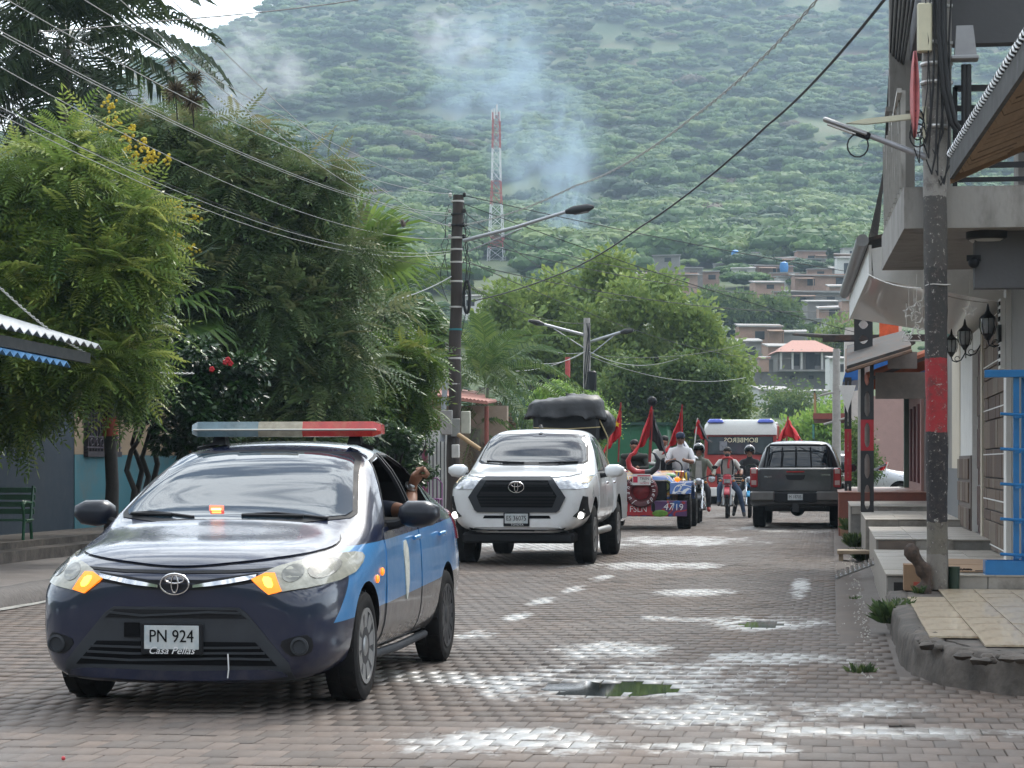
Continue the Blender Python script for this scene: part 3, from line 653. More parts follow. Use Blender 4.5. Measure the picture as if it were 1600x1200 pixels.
def emblem(parent, loc, w, h, m, name="emblem", rx=pi/2):
    """three interlocked ellipses in a ring"""
    b = MB(); E = lambda cx, cz, a, c: [(cx+a*cos(2*pi*k/28), 0, cz+c*sin(2*pi*k/28)) for k in range(28)]
    b.tube(E(0, 0, w/2, h/2), h*.055, 6, closed=True); b.tube(E(0, h*.02, w*.115, h*.43), h*.05, 6, closed=True); b.tube(E(0, h*.235, w*.33, h*.20), h*.05, 6, closed=True)
    o = b.obj(name, m, parent, 60); o.location = loc; return o
def wheel(parent, loc, r, w, rim_r, m_rim, spokes, outward, kind='alloy'):
    b = MB(); hw = w/2
    b.lathe([(rim_r, -hw*.86), (rim_r+.02, -hw*.98), (r-.035, -hw), (r-.010, -hw*.9), (r, -hw*.66), (r, -hw*.1), (r-.008, -hw*.08), (r-.008, hw*.08), (r, hw*.1), (r, hw*.66), (r-.010, hw*.9), (r-.035, hw), (rim_r+.02, hw*.98), (rim_r, hw*.86)], n=36, axis='X', closed=True)
    for k in range(30):
        a = 2*pi*k/30; b.box((hw*.52*(1 if k % 2 else -1), cos(a)*(r-.002), sin(a)*(r-.002)), (w*.30, .018, .012), rot=Euler((a-pi/2, 0, 0)).to_matrix())
    t = b.obj("wheel", RUBBER, parent, 35); t.location = loc
    s = outward; b = MB(); b.lathe([(rim_r+.006, s*hw*.90), (rim_r-.012, s*hw*.80), (rim_r-.03, s*hw*.55), (rim_r-.04, -s*hw*.7)], n=30, axis='X')
    b.obj("rim_barrel", STEEL_D, t, 40)
    b = MB()
    for k in range(spokes):
        a = 2*pi*k/spokes+.2; ca, sa = cos(a), sin(a); wd = rim_r*2*pi/spokes*.30
        P = []
        for rr, ww, ox in ((.05, wd*.55, .80), (rim_r*.55, wd*.75, .92), (rim_r-.008, wd*1.05, .96)):
            for sg in (-1, 1): P.append((s*hw*ox, ca*rr-sa*ww*sg, sa*rr+ca*ww*sg))
        Q = [(p[0]-s*.022, p[1], p[2]) for p in P]; vs = P+Q
        b.add(vs, [(0, 1, 3, 2), (2, 3, 5, 4), (7, 6, 8, 9), (9, 8, 10, 11), (0, 2, 8, 6), (2, 4, 10, 8), (3, 1, 7, 9), (5, 3, 9, 11), (4, 5, 11, 10), (1, 0, 6, 7)])
    b.lathe([(.062, s*hw*.5), (.062, s*hw*.88), (.05, s*hw*.95), (.03, s*hw*.97)], n=18, axis='X'); b.lathe([(rim_r+.006, s*hw*.70), (rim_r+.006, s*hw*1.0), (rim_r-.014, s*hw*.98), (rim_r-.014, s*hw*.70)], n=30, axis='X', closed=True)
    b.obj("rim", m_rim, t, 40); return t
def mirror_on(parent, x, y, z, s, m, sc_=1.0):
    b = MB(); b.tube([(x, y, z-.03), (x+s*.07*sc_, y-.01, z-.02), (x+s*.12*sc_, y-.01, z+.0)], [.035*sc_, .03*sc_, .03*sc_], 8); b.obj("mirror_arm", BLACK_P, parent, 40)
    pr = [(0, .00), (.02, -.055), (.10, -.075), (.20, -.06), (.245, -.01), (.24, .05), (.17, .085), (.06, .085), (.01, .05)]; V = []; n = len(pr)
    for dy, k in ((-.075, .55), (-.055, .85), (0, 1), (.075, .98)):
        V += [(x+s*(.07+(.12+(a-.12)*k))*sc_, y+dy*sc_, z+.03+c*k*sc_) for a, c in pr]
    b = MB(); b.add(V, [(i*n+j, i*n+(j+1) % n, (i+1)*n+(j+1) % n, (i+1)*n+j) for i in range(3) for j in range(n)]+[tuple(range(n)), tuple(3*n+j for j in range(n))])
    o = b.obj("mirror", m, parent, 60)
    g = MB(); g.prism([(x+s*(.07+.12+(a-.12)*.88)*sc_, z+.03+c*.86*sc_) for a, c in pr], y+.075*sc_, y+.079*sc_, 'Y'); g.obj("mirror_glass", GLASS_D, o, None)
def wiper(parent, bvh, pts, off=.012):
    P = []
    for x, z in pts:
        h, nr, _i, _d = bvh.ray_cast(Vector((x, -6, z)), Vector((0, 1, 0))); P.append(h+(nr if nr.y < 0 else -nr)*off)
    b = MB(); b.tube(P, [.010]*len(P), 6); b.tube([P[0]+Vector((0, -.02, .0)), P[len(P)//2]+Vector((0, -.022, .0))], .009, 6); b.obj("wiper", BLACK_P, parent, 40)
def on_body(bvh, side, a, b, off=0.0):
    d, org = DIRS[side]; h, nr, _i, _d = bvh.ray_cast(org(a, b), d)
    return h + (nr if nr.dot(d) < 0 else -nr)*off

def livery_material():
    """dark navy paint with a light blue band along the flanks and primer-grey below it (printed livery)"""
    m, nt, p = principled("police_livery"); N = nt.nodes.new; L = nt.links.new
    tc = N("ShaderNodeTexCoord"); sp = N("ShaderNodeSeparateXYZ"); L(tc.outputs['Object'], sp.inputs[0]); X, Y, Z = sp.outputs
    def mth(op, a, b=0.0, c=None):
        n = N("ShaderNodeMath"); n.operation = op
        for i, v in enumerate((a, b)):
            if isinstance(v, (int, float)): n.inputs[i].default_value = v
            else: L(v, n.inputs[i])
        return n.outputs[0]
    ax = mth('ABSOLUTE', X); side = mth('GREATER_THAN', ax, .60)
    front = mth('GREATER_THAN', mth('SUBTRACT', Y, mth('MULTIPLY', mth('SUBTRACT', Z, .62), 1.15)), .42)
    top = mth('LESS_THAN', mth('SUBTRACT', Z, mth('MULTIPLY', Y, .03)), .835)
    low = mth('GREATER_THAN', mth('SUBTRACT', Z, mth('MULTIPLY', Y, .035)), .465)
    inz = mth('MULTIPLY', side, front); blue = mth('MULTIPLY', mth('MULTIPLY', inz, top), low); gy = mth('MULTIPLY', mth('MULTIPLY', side, mth('GREATER_THAN', Y, 1.22)), mth('SUBTRACT', 1.0, low))
    nz = N("ShaderNodeTexNoise"); nz.inputs['Scale'].default_value = 9; nz.inputs['Detail'].default_value = 8; nz.inputs['Roughness'].default_value = .7; L(tc.outputs['Object'], nz.inputs['Vector'])
    def mix(f, a, b):
        n = N("ShaderNodeMix"); n.data_type = 'RGBA'
        for i, v in ((0, f), (6, a), (7, b)):
            if isinstance(v, tuple): n.inputs[i].default_value = (*v, 1)
            elif isinstance(v, (int, float)): n.inputs[i].default_value = v
            else: L(v, n.inputs[i])
        return n.outputs[2]
    c = mix(blue, (.005, .010, .034), (.050, .215, .46)); c = mix(gy, c, (.060, .058, .060))
    dz = N("ShaderNodeMapRange"); L(Z, dz.inputs[0]); dz.inputs[1].default_value = .55; dz.inputs[2].default_value = .18; dz.inputs[3].default_value = 0; dz.inputs[4].default_value = .55
    dn = N("ShaderNodeMapRange"); L(nz.outputs[0], dn.inputs[0]); dn.inputs[1].default_value = .42; dn.inputs[2].default_value = .66
    c = mix(mth('MULTIPLY', mth('ADD', mth('MULTIPLY', dz.outputs[0], .35), .015), dn.outputs[0]), c, (.13, .115, .10))
    L(c, p.inputs['Base Color']); L(mth('ADD', .30, mth('MULTIPLY', dn.outputs[0], .15)), p.inputs['Roughness']); p.inputs['Coat Weight'].default_value = 1.0; p.inputs['Coat IOR'].default_value = 1.55
    cr = N("ShaderNodeMapRange"); L(nz.outputs[0], cr.inputs[0]); cr.inputs[1].default_value = .3; cr.inputs[2].default_value = .75; cr.inputs[3].default_value = .04; cr.inputs[4].default_value = .14; L(cr.outputs[0], p.inputs['Coat Roughness'])
    p.inputs['Specular IOR Level'].default_value = .25; return m

SEDAN = [(0.03, .20, .52, .42, .54, .58, .52, .665, .46, .69), (.05, .165, .63, .42, .67, .60, .65, .70, .54, .73), (.15, .15, .74, .43, .775, .65, .765, .775, .62, .81), (.36, .15, .82, .45, .838, .70, .825, .845, .67, .88),
         (.80, .17, .825, .46, .86, .76, .845, .905, .725, .94), (1.10, .18, .80, .46, .86, .83, .842, .965, .745, .995), (1.25, .18, .80, .46, .86, .875, .84, 1.03, .755, 1.065), (1.62, .18, .80, .46, .86, .915, .838, 1.235, .705, 1.275),
         (2.02, .18, .80, .46, .86, .935, .835, 1.395, .635, 1.435), (2.5, .18, .80, .46, .86, .95, .832, 1.42, .62, 1.475), (3.0, .18, .80, .46, .86, .965, .828, 1.385, .605, 1.455), (3.45, .19, .80, .48, .855, .985, .82, 1.25, .60, 1.32),
         (3.85, .21, .79, .50, .845, .995, .80, 1.09, .63, 1.13), (4.20, .25, .75, .52, .81, .95, .75, 1.02, .63, 1.05), (4.36, .29, .67, .55, .75, .85, .69, .96, .58, .985), (4.41, .36, .50, .56, .60, .78, .55, .88, .48, .90)]
def make_sedan(name, label, paint, police=False):
    t = thing(name, label, "car"); base = loft_mesh(SEDAN); bvh = bvh_of(base); R = .305; AX = (.87, 3.42)
    c = MB()
    for y in AX:
        for s in (-1, 1): c.cyl((s*.50, y, R+.01), (s*1.1, y, R+.01), R+.045, n=36)
    fw = [(1.53, .965), (1.86, 1.20), (2.06, 1.325), (2.34, 1.365), (2.36, .975)]; rw = [(2.47, .98), (2.46, 1.37), (2.70, 1.37), (3.02, 1.30), (3.22, 1.165), (3.26, 1.01)]
    if police:
        P = [(1.53, .965), (1.86, 1.20), (2.06, 1.325), (2.40, 1.365), (2.72, 1.365), (3.02, 1.295), (3.10, 1.2), (3.10, .98)]
        c.prism(P, .20, 1.2, 'X')
    me = cut(base, c, [paint, DARKIN]); body = link("body", me, t)
    # windscreen, rear window, bonnet, doors
    ws = [(-.70, 1.03), (-.635, 1.20), (-.565, 1.355), (-.52, 1.385), (0, 1.405), (.52, 1.385), (.565, 1.355), (.635, 1.20), (.70, 1.03), (.675, 1.005), (.35, .975), (0, .965), (-.35, .975), (-.675, 1.005)]
    patch(bvh, ws, 'front', .004, .012, "windscreen_seal", BLACK_P, t, .06)
    g = patch(bvh, [(x*.955, 1.195+(z-1.195)*.925) for x, z in ws], 'front', .007, .012, "windscreen", GLASS_D if not police else mat("windscreen_glass", (.020, .034, .046), .02, var=0, spec=.7, coat=.15), t, .05)
    patch(bvh, [(-.56, 1.33), (.56, 1.33), (.62, 1.08), (-.62, 1.08)], 'rear', .004, .012, "rear_window", GLASS_D, t, .06)
    hood = smooth_poly([(-.68, .96), (-.71, .70), (-.62, .36), (-.46, .20), (-.2, .125), (0, .105), (.2, .125), (.46, .20), (.62, .36), (.71, .70), (.68, .96), (.5, 1.03), (0, 1.06), (-.5, 1.03)], 2)
    patch(bvh, [(x*1.012, .6+(y-.6)*1.02) for x, y in hood], 'top', .001, .01, "bonnet_gap", BLACK_P, t, .08); bon = patch(bvh, hood, 'top', .010, .022, "bonnet", paint, t, .05, sharp=40)
    for s, sd in ((1, 'right'), (-1, 'left')):
        fd = [(1.36, .27), (1.36, .60), (1.40, .90), (1.46, .945), (2.41, .965), (2.41, .27)]; rd = [(2.45, .27), (2.45, .968), (3.27, .985), (3.30, .90), (3.16, .70), (3.02, .50), (2.98, .27)]
        for pl in (fd, rd):
            cx = sum(a for a, b in pl)/len(pl); cz = sum(b for a, b in pl)/len(pl)
            patch(bvh, [(cx+(a-cx)*1.014, cz+(b-cz)*1.02) for a, b in pl], sd, .001, .008, "door_gap", BLACK_P, t, .15)
            dr = patch(bvh, pl, sd, .007, .012, "door", paint, t, .06)
            hx = (pl[0][0]+.86) if pl is fd else 3.10; p = on_body(bvh, sd, hx, .86, .03)
            b = MB(); b.tube([p+Vector((0, -.085, -.004)), p+Vector((s*.012, -.04, 0)), p+Vector((s*.012, .04, .004)), p+Vector((0, .085, .006))], [.012, .015, .015, .012], 8); b.obj("handle", paint, dr, 60)
        for k, pl in enumerate((fw, rw)):
            cx = sum(a for a, b in pl)/len(pl); cz = sum(b for a, b in pl)/len(pl); big = [(cx+(a-cx)*1.07, cz+(b-cz)*1.09) for a, b in pl]
            if police and s > 0: patch(bvh, big, sd, .004, .02, "window_frame", BLACK_P, t, .08, hole=pl)
            else: patch(bvh, big, sd, .003, .012, "window_frame", BLACK_P, t, .08); patch(bvh, pl, sd, .006, .012, "window", GLASS_D, t, .08)
        mirror_on(t, s*.80, 1.60, .985, s, mat("dark_mirror_shell", (.012, .014, .022), .35, var=.1, coat=.3, spec=.25) if police else paint)
        p = on_body(bvh, sd, 2.2, .20); b = MB(); b.tube([(s*.768, 1.30, .215), (s*.775, 2.1, .205), (s*.768, 2.96, .215)], .026, 8); b.obj("sill", GREY_P if police else paint, t, 60)
        for y in AX: wheel(t, (s*.752, y, R), R, .185, .205, ALLOY, 9 if y < 2 else 9, s) if not (police and y > 2) else wheel(t, (s*.752, y, R), R, .185, .205, STEEL_D, 12, s)
        # head and tail lamps
        hl = [(.41, .705), (.50, .765), (.62, .800), (.73, .822), (.80, .828), (.825, .79), (.825, .70), (.72, .667), (.56, .646), (.50, .635)]
        if s < 0: hl = mir(hl)
        h = patch(bvh, hl, 'front', .012, .03, "headlight", LENS_C if police else LENS_B, t, .04, rnd=1)
        if police:
            for bx, bz, br in ((.60, .735, .052), (.72, .755, .058)):
                bw = patch(bvh, [(s*bx+br*cos(a), bz+br*.85*sin(a)) for a in np.linspace(0, 2*pi, 15)[:-1]], 'front', .0135, .006, "reflector_bowl", mat("dim_reflector", (.19, .185, .16), .2, .3, var=.3, scale=20, coat=.7), h, .05)
            am = [(.405, .705), (.47, .735), (.515, .735), (.565, .648), (.50, .633)]; bl = [(.455, .712), (.50, .715), (.525, .665), (.485, .665)]
            if s < 0: am, bl = mir(am), mir(bl)
            patch(bvh, am, 'front', .017, .02, "indicator", AMBER, h, .03); patch(bvh, bl, 'front', .021, .012, "bulb", AMBER_B, h, .03, rnd=1)
            for (y, z) in ((1.10, .665), (1.24, .70)):
                p = on_body(bvh, sd, y, z, .004); b = MB(); b.ball(p, (.012, .032, .024), 10, 6); b.obj("side_repeater", AMBER, t, 60)
        tl = [(.40, .86), (.44, .97), (.60, .985), (.72, .97), (.735, .80), (.60, .78)]
        patch(bvh, tl if s > 0 else mir(tl), 'rear', .012, .03, "tail_lamp", LENS_R, t, .05); patch(bvh, [(3.98, .80), (3.92, .97), (4.12, 1.0), (4.30, .97), (4.30, .80)], sd, .012, .02, "tail_lamp", LENS_R, t, .06)
        fg = [(.55, .385), (.63, .415), (.71, .425), (.72, .34), (.67, .31), (.60, .315)]
        f = patch(bvh, fg if s > 0 else mir(fg), 'front', .006, .02, "fog_recess", BLACK_P, t, .04, rnd=1)
        p = on_body(bvh, 'front', s*.655, .365, .012); b = MB(); b.lathe([(.048, 0), (.048, -.012), (.036, -.016), (.034, -.006)], p, 18, 'Y'); b.obj("fog_lamp", GREY_P, f, 40)
    # nose: slit with chrome strips, emblem, trapezoid lower grille, plate
    patch(bvh, [(-.43, .742), (-.15, .705), (.15, .705), (.43, .742), (.44, .70), (.16, .655), (-.16, .655), (-.44, .70)], 'front', .005, .012, "grille_slit", BLACK_P, t, .05)
    patch(bvh, [(-.62, .765), (-.3, .742), (0, .737), (.3, .742), (.62, .765), (.62, .775), (.3, .757), (0, .752), (-.3, .757), (-.62, .775)], 'front', .004, .01, "bonnet_gap", BLACK_P, t, .05)
    for s in (1, -1):
        ch = [(.095, .668), (.095, .682), (.26, .702), (.425, .727), (.425, .708), (.26, .684)]; patch(bvh, ch if s > 0 else mir(ch), 'front', .016, .016, "chrome_strip", CHROME, t, .05)
    p = on_body(bvh, 'front', 0, .685, .022)
    if police: emblem(t, p, .155, .108, CHROME)
    fr = [(-.62, .19), (-.605, .275), (-.385, .535), (-.34, .565), (.34, .565), (.385, .535), (.605, .275), (.62, .19)]
    patch(bvh, fr, 'front', .008, .02, "bumper_grille_frame", GREY_P, t, .04)
    patch(bvh, [(-.33, .552), (.33, .552), (.385, .508), (-.385, .508)], 'front', .011, .01, "grille_opening", BLACK_P, t, .05)
    lg = patch(bvh, [(-.43, .385), (.43, .385), (.545, .262), (-.545, .262)], 'front', .011, .01, "grille_opening", INK, t, .05)
    for k, (z, w) in enumerate(((.352, .455), (.322, .48), (.291, .51), (.53, .355))):
        sl = [(-w, z), (-w*.5, z-.004-.004*k), (0, z-.006), (w*.5, z-.004+.003*k), (w, z), (w, z+.011), (w*.5, z+.007+.003*k), (0, z+.005), (-w*.5, z+.007-.004*k), (-w, z+.011)]
        patch(bvh, sl, 'front', .022, .012, "grille_slat", GREY_P if k < 3 else CHROME if False else GREY_P, t, .06)
    patch(bvh, [(-.56, .245), (-.3, .238), (0, .228), (.3, .238), (.56, .245), (.60, .20), (0, .185), (-.60, .20)], 'front', .016, .02, "bumper_lip", paint, t, .05, rnd=1)
    if police:
        b = MB(); b.box((-.235, .0, .445), (.085, .03, .075)); b.obj("tow_hole", INK, t, None).location = (0, on_body(bvh, 'front', -.235, .445).y-.002, 0)
        y0 = on_body(bvh, 'front', 0, .40).y-.02
        b = MB(); b.box((-.012, y0-.004, .397), (.335, .02, .165), bev=.006); pf = b.obj("plate_frame", BLACK_P, t, 40)
        b = MB(); b.box((-.012, y0-.018, .408), (.296, .006, .125), bev=.002); pl = b.obj("plate", PLATE, t, 40)
        text("lettering", "PN 924", .093, (-.012, y0-.0225, .412), (pi/2, 0, 0), INK, pl, sx=.86); text("lettering", "Casa Pellas", .052, (-.012, y0-.0245, .338), (pi/2, 0, 0), WHITE_L, pf, sx=1.08, shear=.35)
        x = .29; b = MB(); b.tube([(x, on_body(bvh, 'front', x, .30).y-.03, .325), (x+.004, on_body(bvh, 'front', x, .25).y-.03, .245), (x-.004, on_body(bvh, 'front', x, .205).y-.022, .198)], .004, 6); b.obj("cable_tie", WHITE_L, t, 60)
        wiper(t, bvh, [(.06, 1.012), (.25, 1.022), (.42, 1.008), (.56, .995)]); wiper(t, bvh, [(-.62, 1.018), (-.50, 1.026), (-.36, 1.014), (-.22, 1.0)])
        p = on_body(bvh, 'front', -.115, 1.045, .016); b = MB(); b.box(p, (.085, .012, .035), bev=.005); b.obj("strobe_lamp", mat("strobe_red_lit", (.8, .1, .05), .4, var=0, emit=(1, .10, .06), estr=2.2), t, 40)
        b = MB(); b.box(p+Vector((0, -.010, -.004)), (.055, .008, .010)); b.obj("strobe_core", mat("strobe_core_lit", (1, .7, .2), .4, var=0, emit=(1, .7, .15), estr=4), t, None)
        # coat of arms strip on the front door
        patch(bvh, [(1.86, .845), (2.0, .86), (2.02, .66), (1.965, .505), (1.915, .50), (1.885, .66)], 'right', .012, .008, "door_shield", mat("worn_white_shield", (.55, .54, .48), .6, var=.2, scale=18, dirt=(.2, .24, .22), dirt_amt=.6, dscale=14), t, .06, rnd=1)
        # light bar
        y, z = 2.22, 1.53; hx = [(-.105, -.012), (-.09, -.045), (.09, -.045), (.105, -.012), (.085, .048), (-.085, .048)]
        cols = [(-.60, -.165, mat("clear_blue_lens", (.12, .19, .22), .16, var=.3, scale=9, coat=.7, dirt=(.28, .34, .34), dirt_amt=.5)), (-.165, .115, mat("smoky_clear_lens", (.42, .37, .27), .16, var=.3, scale=9, coat=.7, dirt=(.2, .15, .09), dirt_amt=.5)), (.115, .60, mat("red_beacon_lens", (.50, .035, .03), .16, var=.25, scale=9, coat=.7, dirt=(.58, .17, .08), dirt_amt=.5))]
        lb = None; first = None
        V = []
        for x0, x1, m in cols:
            b = MB(); e0 = .045 if x0 < -.5 else .001; e1 = .045 if x1 > .5 else .001
            secs = [(x0, .6 if e0 > .01 else 1), (x0+e0, 1), (x1-e1, 1), (x1, .6 if e1 > .01 else 1)]; VV = []
            for x, k in secs: VV += [(x+.05, y+a*k, z+c*k) for a, c in hx]
            b.add(VV, [(i*6+j, i*6+(j+1) % 6, i*6+6+(j+1) % 6, i*6+6+j) for i in range(3) for j in range(6)]+[tuple(range(6)), tuple(18+j for j in range(6))])
            o = b.obj("beacon_lens" if first else "light_bar", m, t if first is None else first, 25); first = first or o
        b = MB(); b.box((.05, y, z-.003), (1.16, .222, .012), bev=.004); b.obj("lens_rim", mat("pale_lens_edge", (.5, .48, .44), .4, var=.1), first, 40)
        for s in (-1, 1):
            b = MB(); b.box((.05+s*.43, y, z-.065), (.09, .10, .06), taper=.7); b.tube([(.05+s*.43, y, z-.08), (.03+s*.56, y, z-.12)], .014, 6); b.obj("bar_mount", BLACK_P, first, 40)
        patch(bvh, [(-.5, 1.90), (.5, 1.90), (.5, 1.93), (-.5, 1.93)], 'top', .003, .006, "roof_gap", BLACK_P, t, .08)
    return t, bvh
NAVY = livery_material()
yaris, yaris_bvh = make_sedan("police_car", "dark navy police sedan with light blue flanks and roof light bar", NAVY, True)
def place_axle(t, latd, y_local, rot):
    """put the point (0, y_local) of a vehicle at lateral/depth of the camera frame"""
    lat, d = latd; p = RT*lat+FW*d; t.rotation_euler = (0, 0, rot); off = Matrix.Rotation(rot, 3, 'Z') @ Vector((0, y_local, 0)); t.location = (p.x-off.x, p.y-off.y, 0)
place_axle(yaris, (-1.642, 12.6), .87, radians(-.4))

# ------------------------------------------------------------------ pickups
CAB = [(0.03, .48, .52, .74, .66, .94, .65, 1.04, .55, 1.06), (.06, .44, .68, .74, .82, .98, .80, 1.09, .66, 1.115), (.20, .42, .79, .75, .895, 1.03, .87, 1.135, .73, 1.165), (.55, .46, .86, .76, .925, 1.06, .90, 1.175, .77, 1.205),
       (1.0, .46, .86, .76, .925, 1.09, .90, 1.205, .785, 1.24), (1.34, .46, .86, .76, .922, 1.13, .89, 1.245, .80, 1.275), (1.50, .46, .86, .76, .92, 1.15, .885, 1.32, .80, 1.35), (1.85, .46, .86, .76, .92, 1.18, .88, 1.54, .775, 1.57),
       (2.22, .46, .86, .76, .92, 1.19, .875, 1.735, .735, 1.765), (2.65, .46, .86, .76, .92, 1.2, .872, 1.765, .725, 1.81), (3.15, .46, .86, .76, .92, 1.2, .87, 1.76, .715, 1.805), (3.46, .46, .86, .76, .915, 1.2, .87, 1.69, .70, 1.745), (3.58, .5, .84, .76, .89, 1.18, .85, 1.45, .63, 1.5), (3.62, .6, .6, .8, .7, 1.1, .66, 1.22, .55, 1.26)]
def make_pickup(name, label, paint, flare, plate_f, plate_r, lit=False, rack=False):
    t = thing(name, label, "pickup truck"); base = loft_mesh(CAB); bvh = bvh_of(base); R = .385; AX = (.98, 4.065)
    c = MB()
    for s in (-1, 1): c.cyl((s*.48, AX[0], R+.03), (s*1.1, AX[0], R+.03), R+.085, n=36)
    link("cab", cut(base, c, [paint, DARKIN]), t)
    b = MB(); b.box((0, 4.485, .845), (1.83, 1.69, .77), bev=.045); bed = b.mesh("bed", 30); c = MB(); c.box((0, 4.48, 1.10), (1.60, 1.56, .95))
    for s in (-1, 1): c.cyl((s*.55, AX[1], R+.03), (s*1.1, AX[1], R+.03), R+.085, n=36)
    link("bed", cut(bed, c, [paint, DARKIN]), t)
    b = MB(); b.box((0, 2.9, .50), (1.1, 4.6, .16)); b.box((0, .55, .40), (1.3, .7, .12)); b.box((0, 4.065, .385), (1.4, .12, .12)); b.cyl((-.7, AX[0], .385), (.7, AX[0], .385), .05); b.ball((0, 4.065, .385), .16, 12, 8); b.box((0, 4.9, .52), (1.2, .5, .18)); b.obj("chassis", STEEL_D, t, 40)
    for s in (-1, 1):
        for y in AX: wheel(t, (s*.785, y, R), R, .25, .225, ALLOY if lit else STEEL_D, 6, s)
        sd = 'right' if s > 0 else 'left'
        b = MB(); b.tube([(s*.80, 1.55, .40), (s*.84, 1.65, .40), (s*.84, 3.3, .40), (s*.80, 3.4, .40)], .05, 10); b.obj("side_step", mat("brushed_step", (.32, .32, .31), .4, .6), t, 50)
        for pl in ([(1.50, .50), (1.50, .9), (1.52, 1.18), (2.42, 1.20), (2.42, .50)], [(2.46, .50), (2.46, 1.20), (3.40, 1.21), (3.42, .9), (3.30, .62), (3.28, .50)]):
            cx = sum(a for a, _ in pl)/len(pl); cz = sum(z for _, z in pl)/len(pl); patch(bvh, [(cx+(a-cx)*1.014, cz+(z-cz)*1.016) for a, z in pl], sd, .001, .008, "door_gap", BLACK_P, t, .2)
            d = patch(bvh, pl, sd, .007, .012, "door", paint, t, .08); p = on_body(bvh, sd, pl[0][0]+.78, 1.05, .03); b = MB(); b.tube([p+Vector((0, -.10, 0)), p+Vector((s*.014, -.05, .004)), p+Vector((s*.014, .05, .004)), p+Vector((0, .10, 0))], [.015, .019, .019, .015], 8); b.obj("handle", CHROME if lit else paint, d, 60)
        for pl in ([(1.72, 1.225), (2.0, 1.45), (2.24, 1.63), (2.40, 1.67), (2.40, 1.235)], [(2.50, 1.235), (2.50, 1.675), (3.10, 1.665), (3.30, 1.60), (3.38, 1.245)]):
            cx = sum(a for a, _ in pl)/len(pl); cz = sum(z for _, z in pl)/len(pl); patch(bvh, [(cx+(a-cx)*1.08, cz+(z-cz)*1.09) for a, z in pl], sd, .003, .01, "window_frame", BLACK_P, t, .1); patch(bvh, pl, sd, .006, .01, "window", GLASS_D, t, .1)
        mirror_on(t, s*.86, 1.82, 1.18, s, paint if not lit else CHROME if False else paint, 1.12)
        # wheel-arch flares
        for y in (AX if flare else ()):
            arc = [(s*(.915 if not flare else .93), y+(R+.09)*cos(a), R+.03+(R+.09)*sin(a)) for a in np.linspace(.05, pi-.05, 22)]; b = MB(); b.tube(arc, .016 if not flare else .035, 8); b.obj("wheel_arch", paint if not flare else BLACK_P, t, 60)
        hl = [(.50, 1.09), (.60, 1.12), (.80, 1.165), (.865, 1.16), (.875, 1.0), (.75, .985), (.55, .99)]; h = patch(bvh, hl if s > 0 else mir(hl), 'front', .012, .03, "headlight", LENS_B, t, .05)
        am = [(.80, 1.14), (.862, 1.14), (.868, 1.06), (.81, 1.06)]; patch(bvh, am if s > 0 else mir(am), 'front', .016, .01, "indicator", mat("amber_lens", (.55, .36, .10), .2, var=.1, coat=.5), h, .05)
        fg = [(.84, .90), (.885, .89), (.89, .66), (.83, .60), (.72, .64), (.79, .71)]; f = patch(bvh, fg if s > 0 else mir(fg), 'front', .010, .02, "fog_pod", BLACK_P, t, .05)
        p = on_body(bvh, 'front', s*.80, .66, .02); b = MB(); b.lathe([(.046, .01), (.046, -.01), (.034, -.016), (.001, -.018)], p, 16, 'Y'); b.obj("fog_lamp", FOG_LIT if lit else LENS_B, f, 50)
        b = MB(); b.box((s*.835, 5.30, 1.03), (.15, .10, .40), bev=.02); tl = b.obj("tail_lamp", LENS_R, t, 40)
        for z in (1.16, .93): b = MB(); b.box((s*.835, 5.352, z), (.10, .012, .09), bev=.003); b.obj("tail_lamp_panel", mat("pale_lamp_panel", (.42, .30, .28), .2, var=.1, coat=.5), tl, 40)
    ws = [(-.75, 1.345), (-.71, 1.52), (-.665, 1.69), (-.63, 1.715), (0, 1.735), (.63, 1.715), (.665, 1.69), (.71, 1.52), (.75, 1.345), (.70, 1.315), (.35, 1.29), (0, 1.285), (-.35, 1.29), (-.70, 1.315)]
    patch(bvh, ws, 'front', .004, .012, "windscreen_seal", BLACK_P, t, .08); patch(bvh, [(x*.965, 1.51+(z-1.51)*.94) for x, z in ws], 'front', .007, .012, "windscreen", GLASS_D, t, .06)
    patch(bvh, [(-.58, 1.66), (.58, 1.66), (.66, 1.26), (-.66, 1.26)], 'rear', .004, .012, "rear_window", GLASS_D, t, .08)
    hd = [(-.70, 1.20), (-.74, .80), (-.66, .36), (-.5, .17), (0, .12), (.5, .17), (.66, .36), (.74, .80), (.70, 1.20), (.5, 1.28), (0, 1.31), (-.5, 1.28)]
    patch(bvh, [(x*1.012, .7+(y-.7)*1.015) for x, y in hd], 'top', .001, .01, "bonnet_gap", BLACK_P, t, .1); patch(bvh, hd, 'top', .012, .024, "bonnet", paint, t, .07, sharp=40)
    fr = [(-.47, 1.10), (-.42, 1.135), (.42, 1.135), (.47, 1.10), (.56, .99), (.63, .885), (.55, .72), (.51, .69), (-.51, .69), (-.55, .72), (-.63, .885), (-.56, .99)]
    patch(bvh, fr, 'front', .022, .04, "grille_frame", GREY_P, t, .05)
    inn = [(-.40, 1.085), (.40, 1.085), (.52, .90), (.46, .755), (-.46, .755), (-.52, .90)]; patch(bvh, inn, 'front', .026, .01, "grille", INK, t, .06)
    for z, w, h in ((1.065, .40, .018), (1.035, .42, .010), (.955, .47, .035), (.915, .49, .012), (.87, .50, .010), (.83, .49, .010), (.79, .475, .010)):
        patch(bvh, [(-w, z), (w, z), (w, z-h), (-w, z-h)], 'front', .034, .014, "grille_slat", BLACK_P, t, .12)
    emblem(t, on_body(bvh, 'front', 0, 1.015, .055), .20, .14, CHROME)
    patch(bvh, [(-.42, .65), (.42, .65), (.44, .612), (-.44, .612)], 'front', .008, .01, "bumper_slit", INK, t, .08)
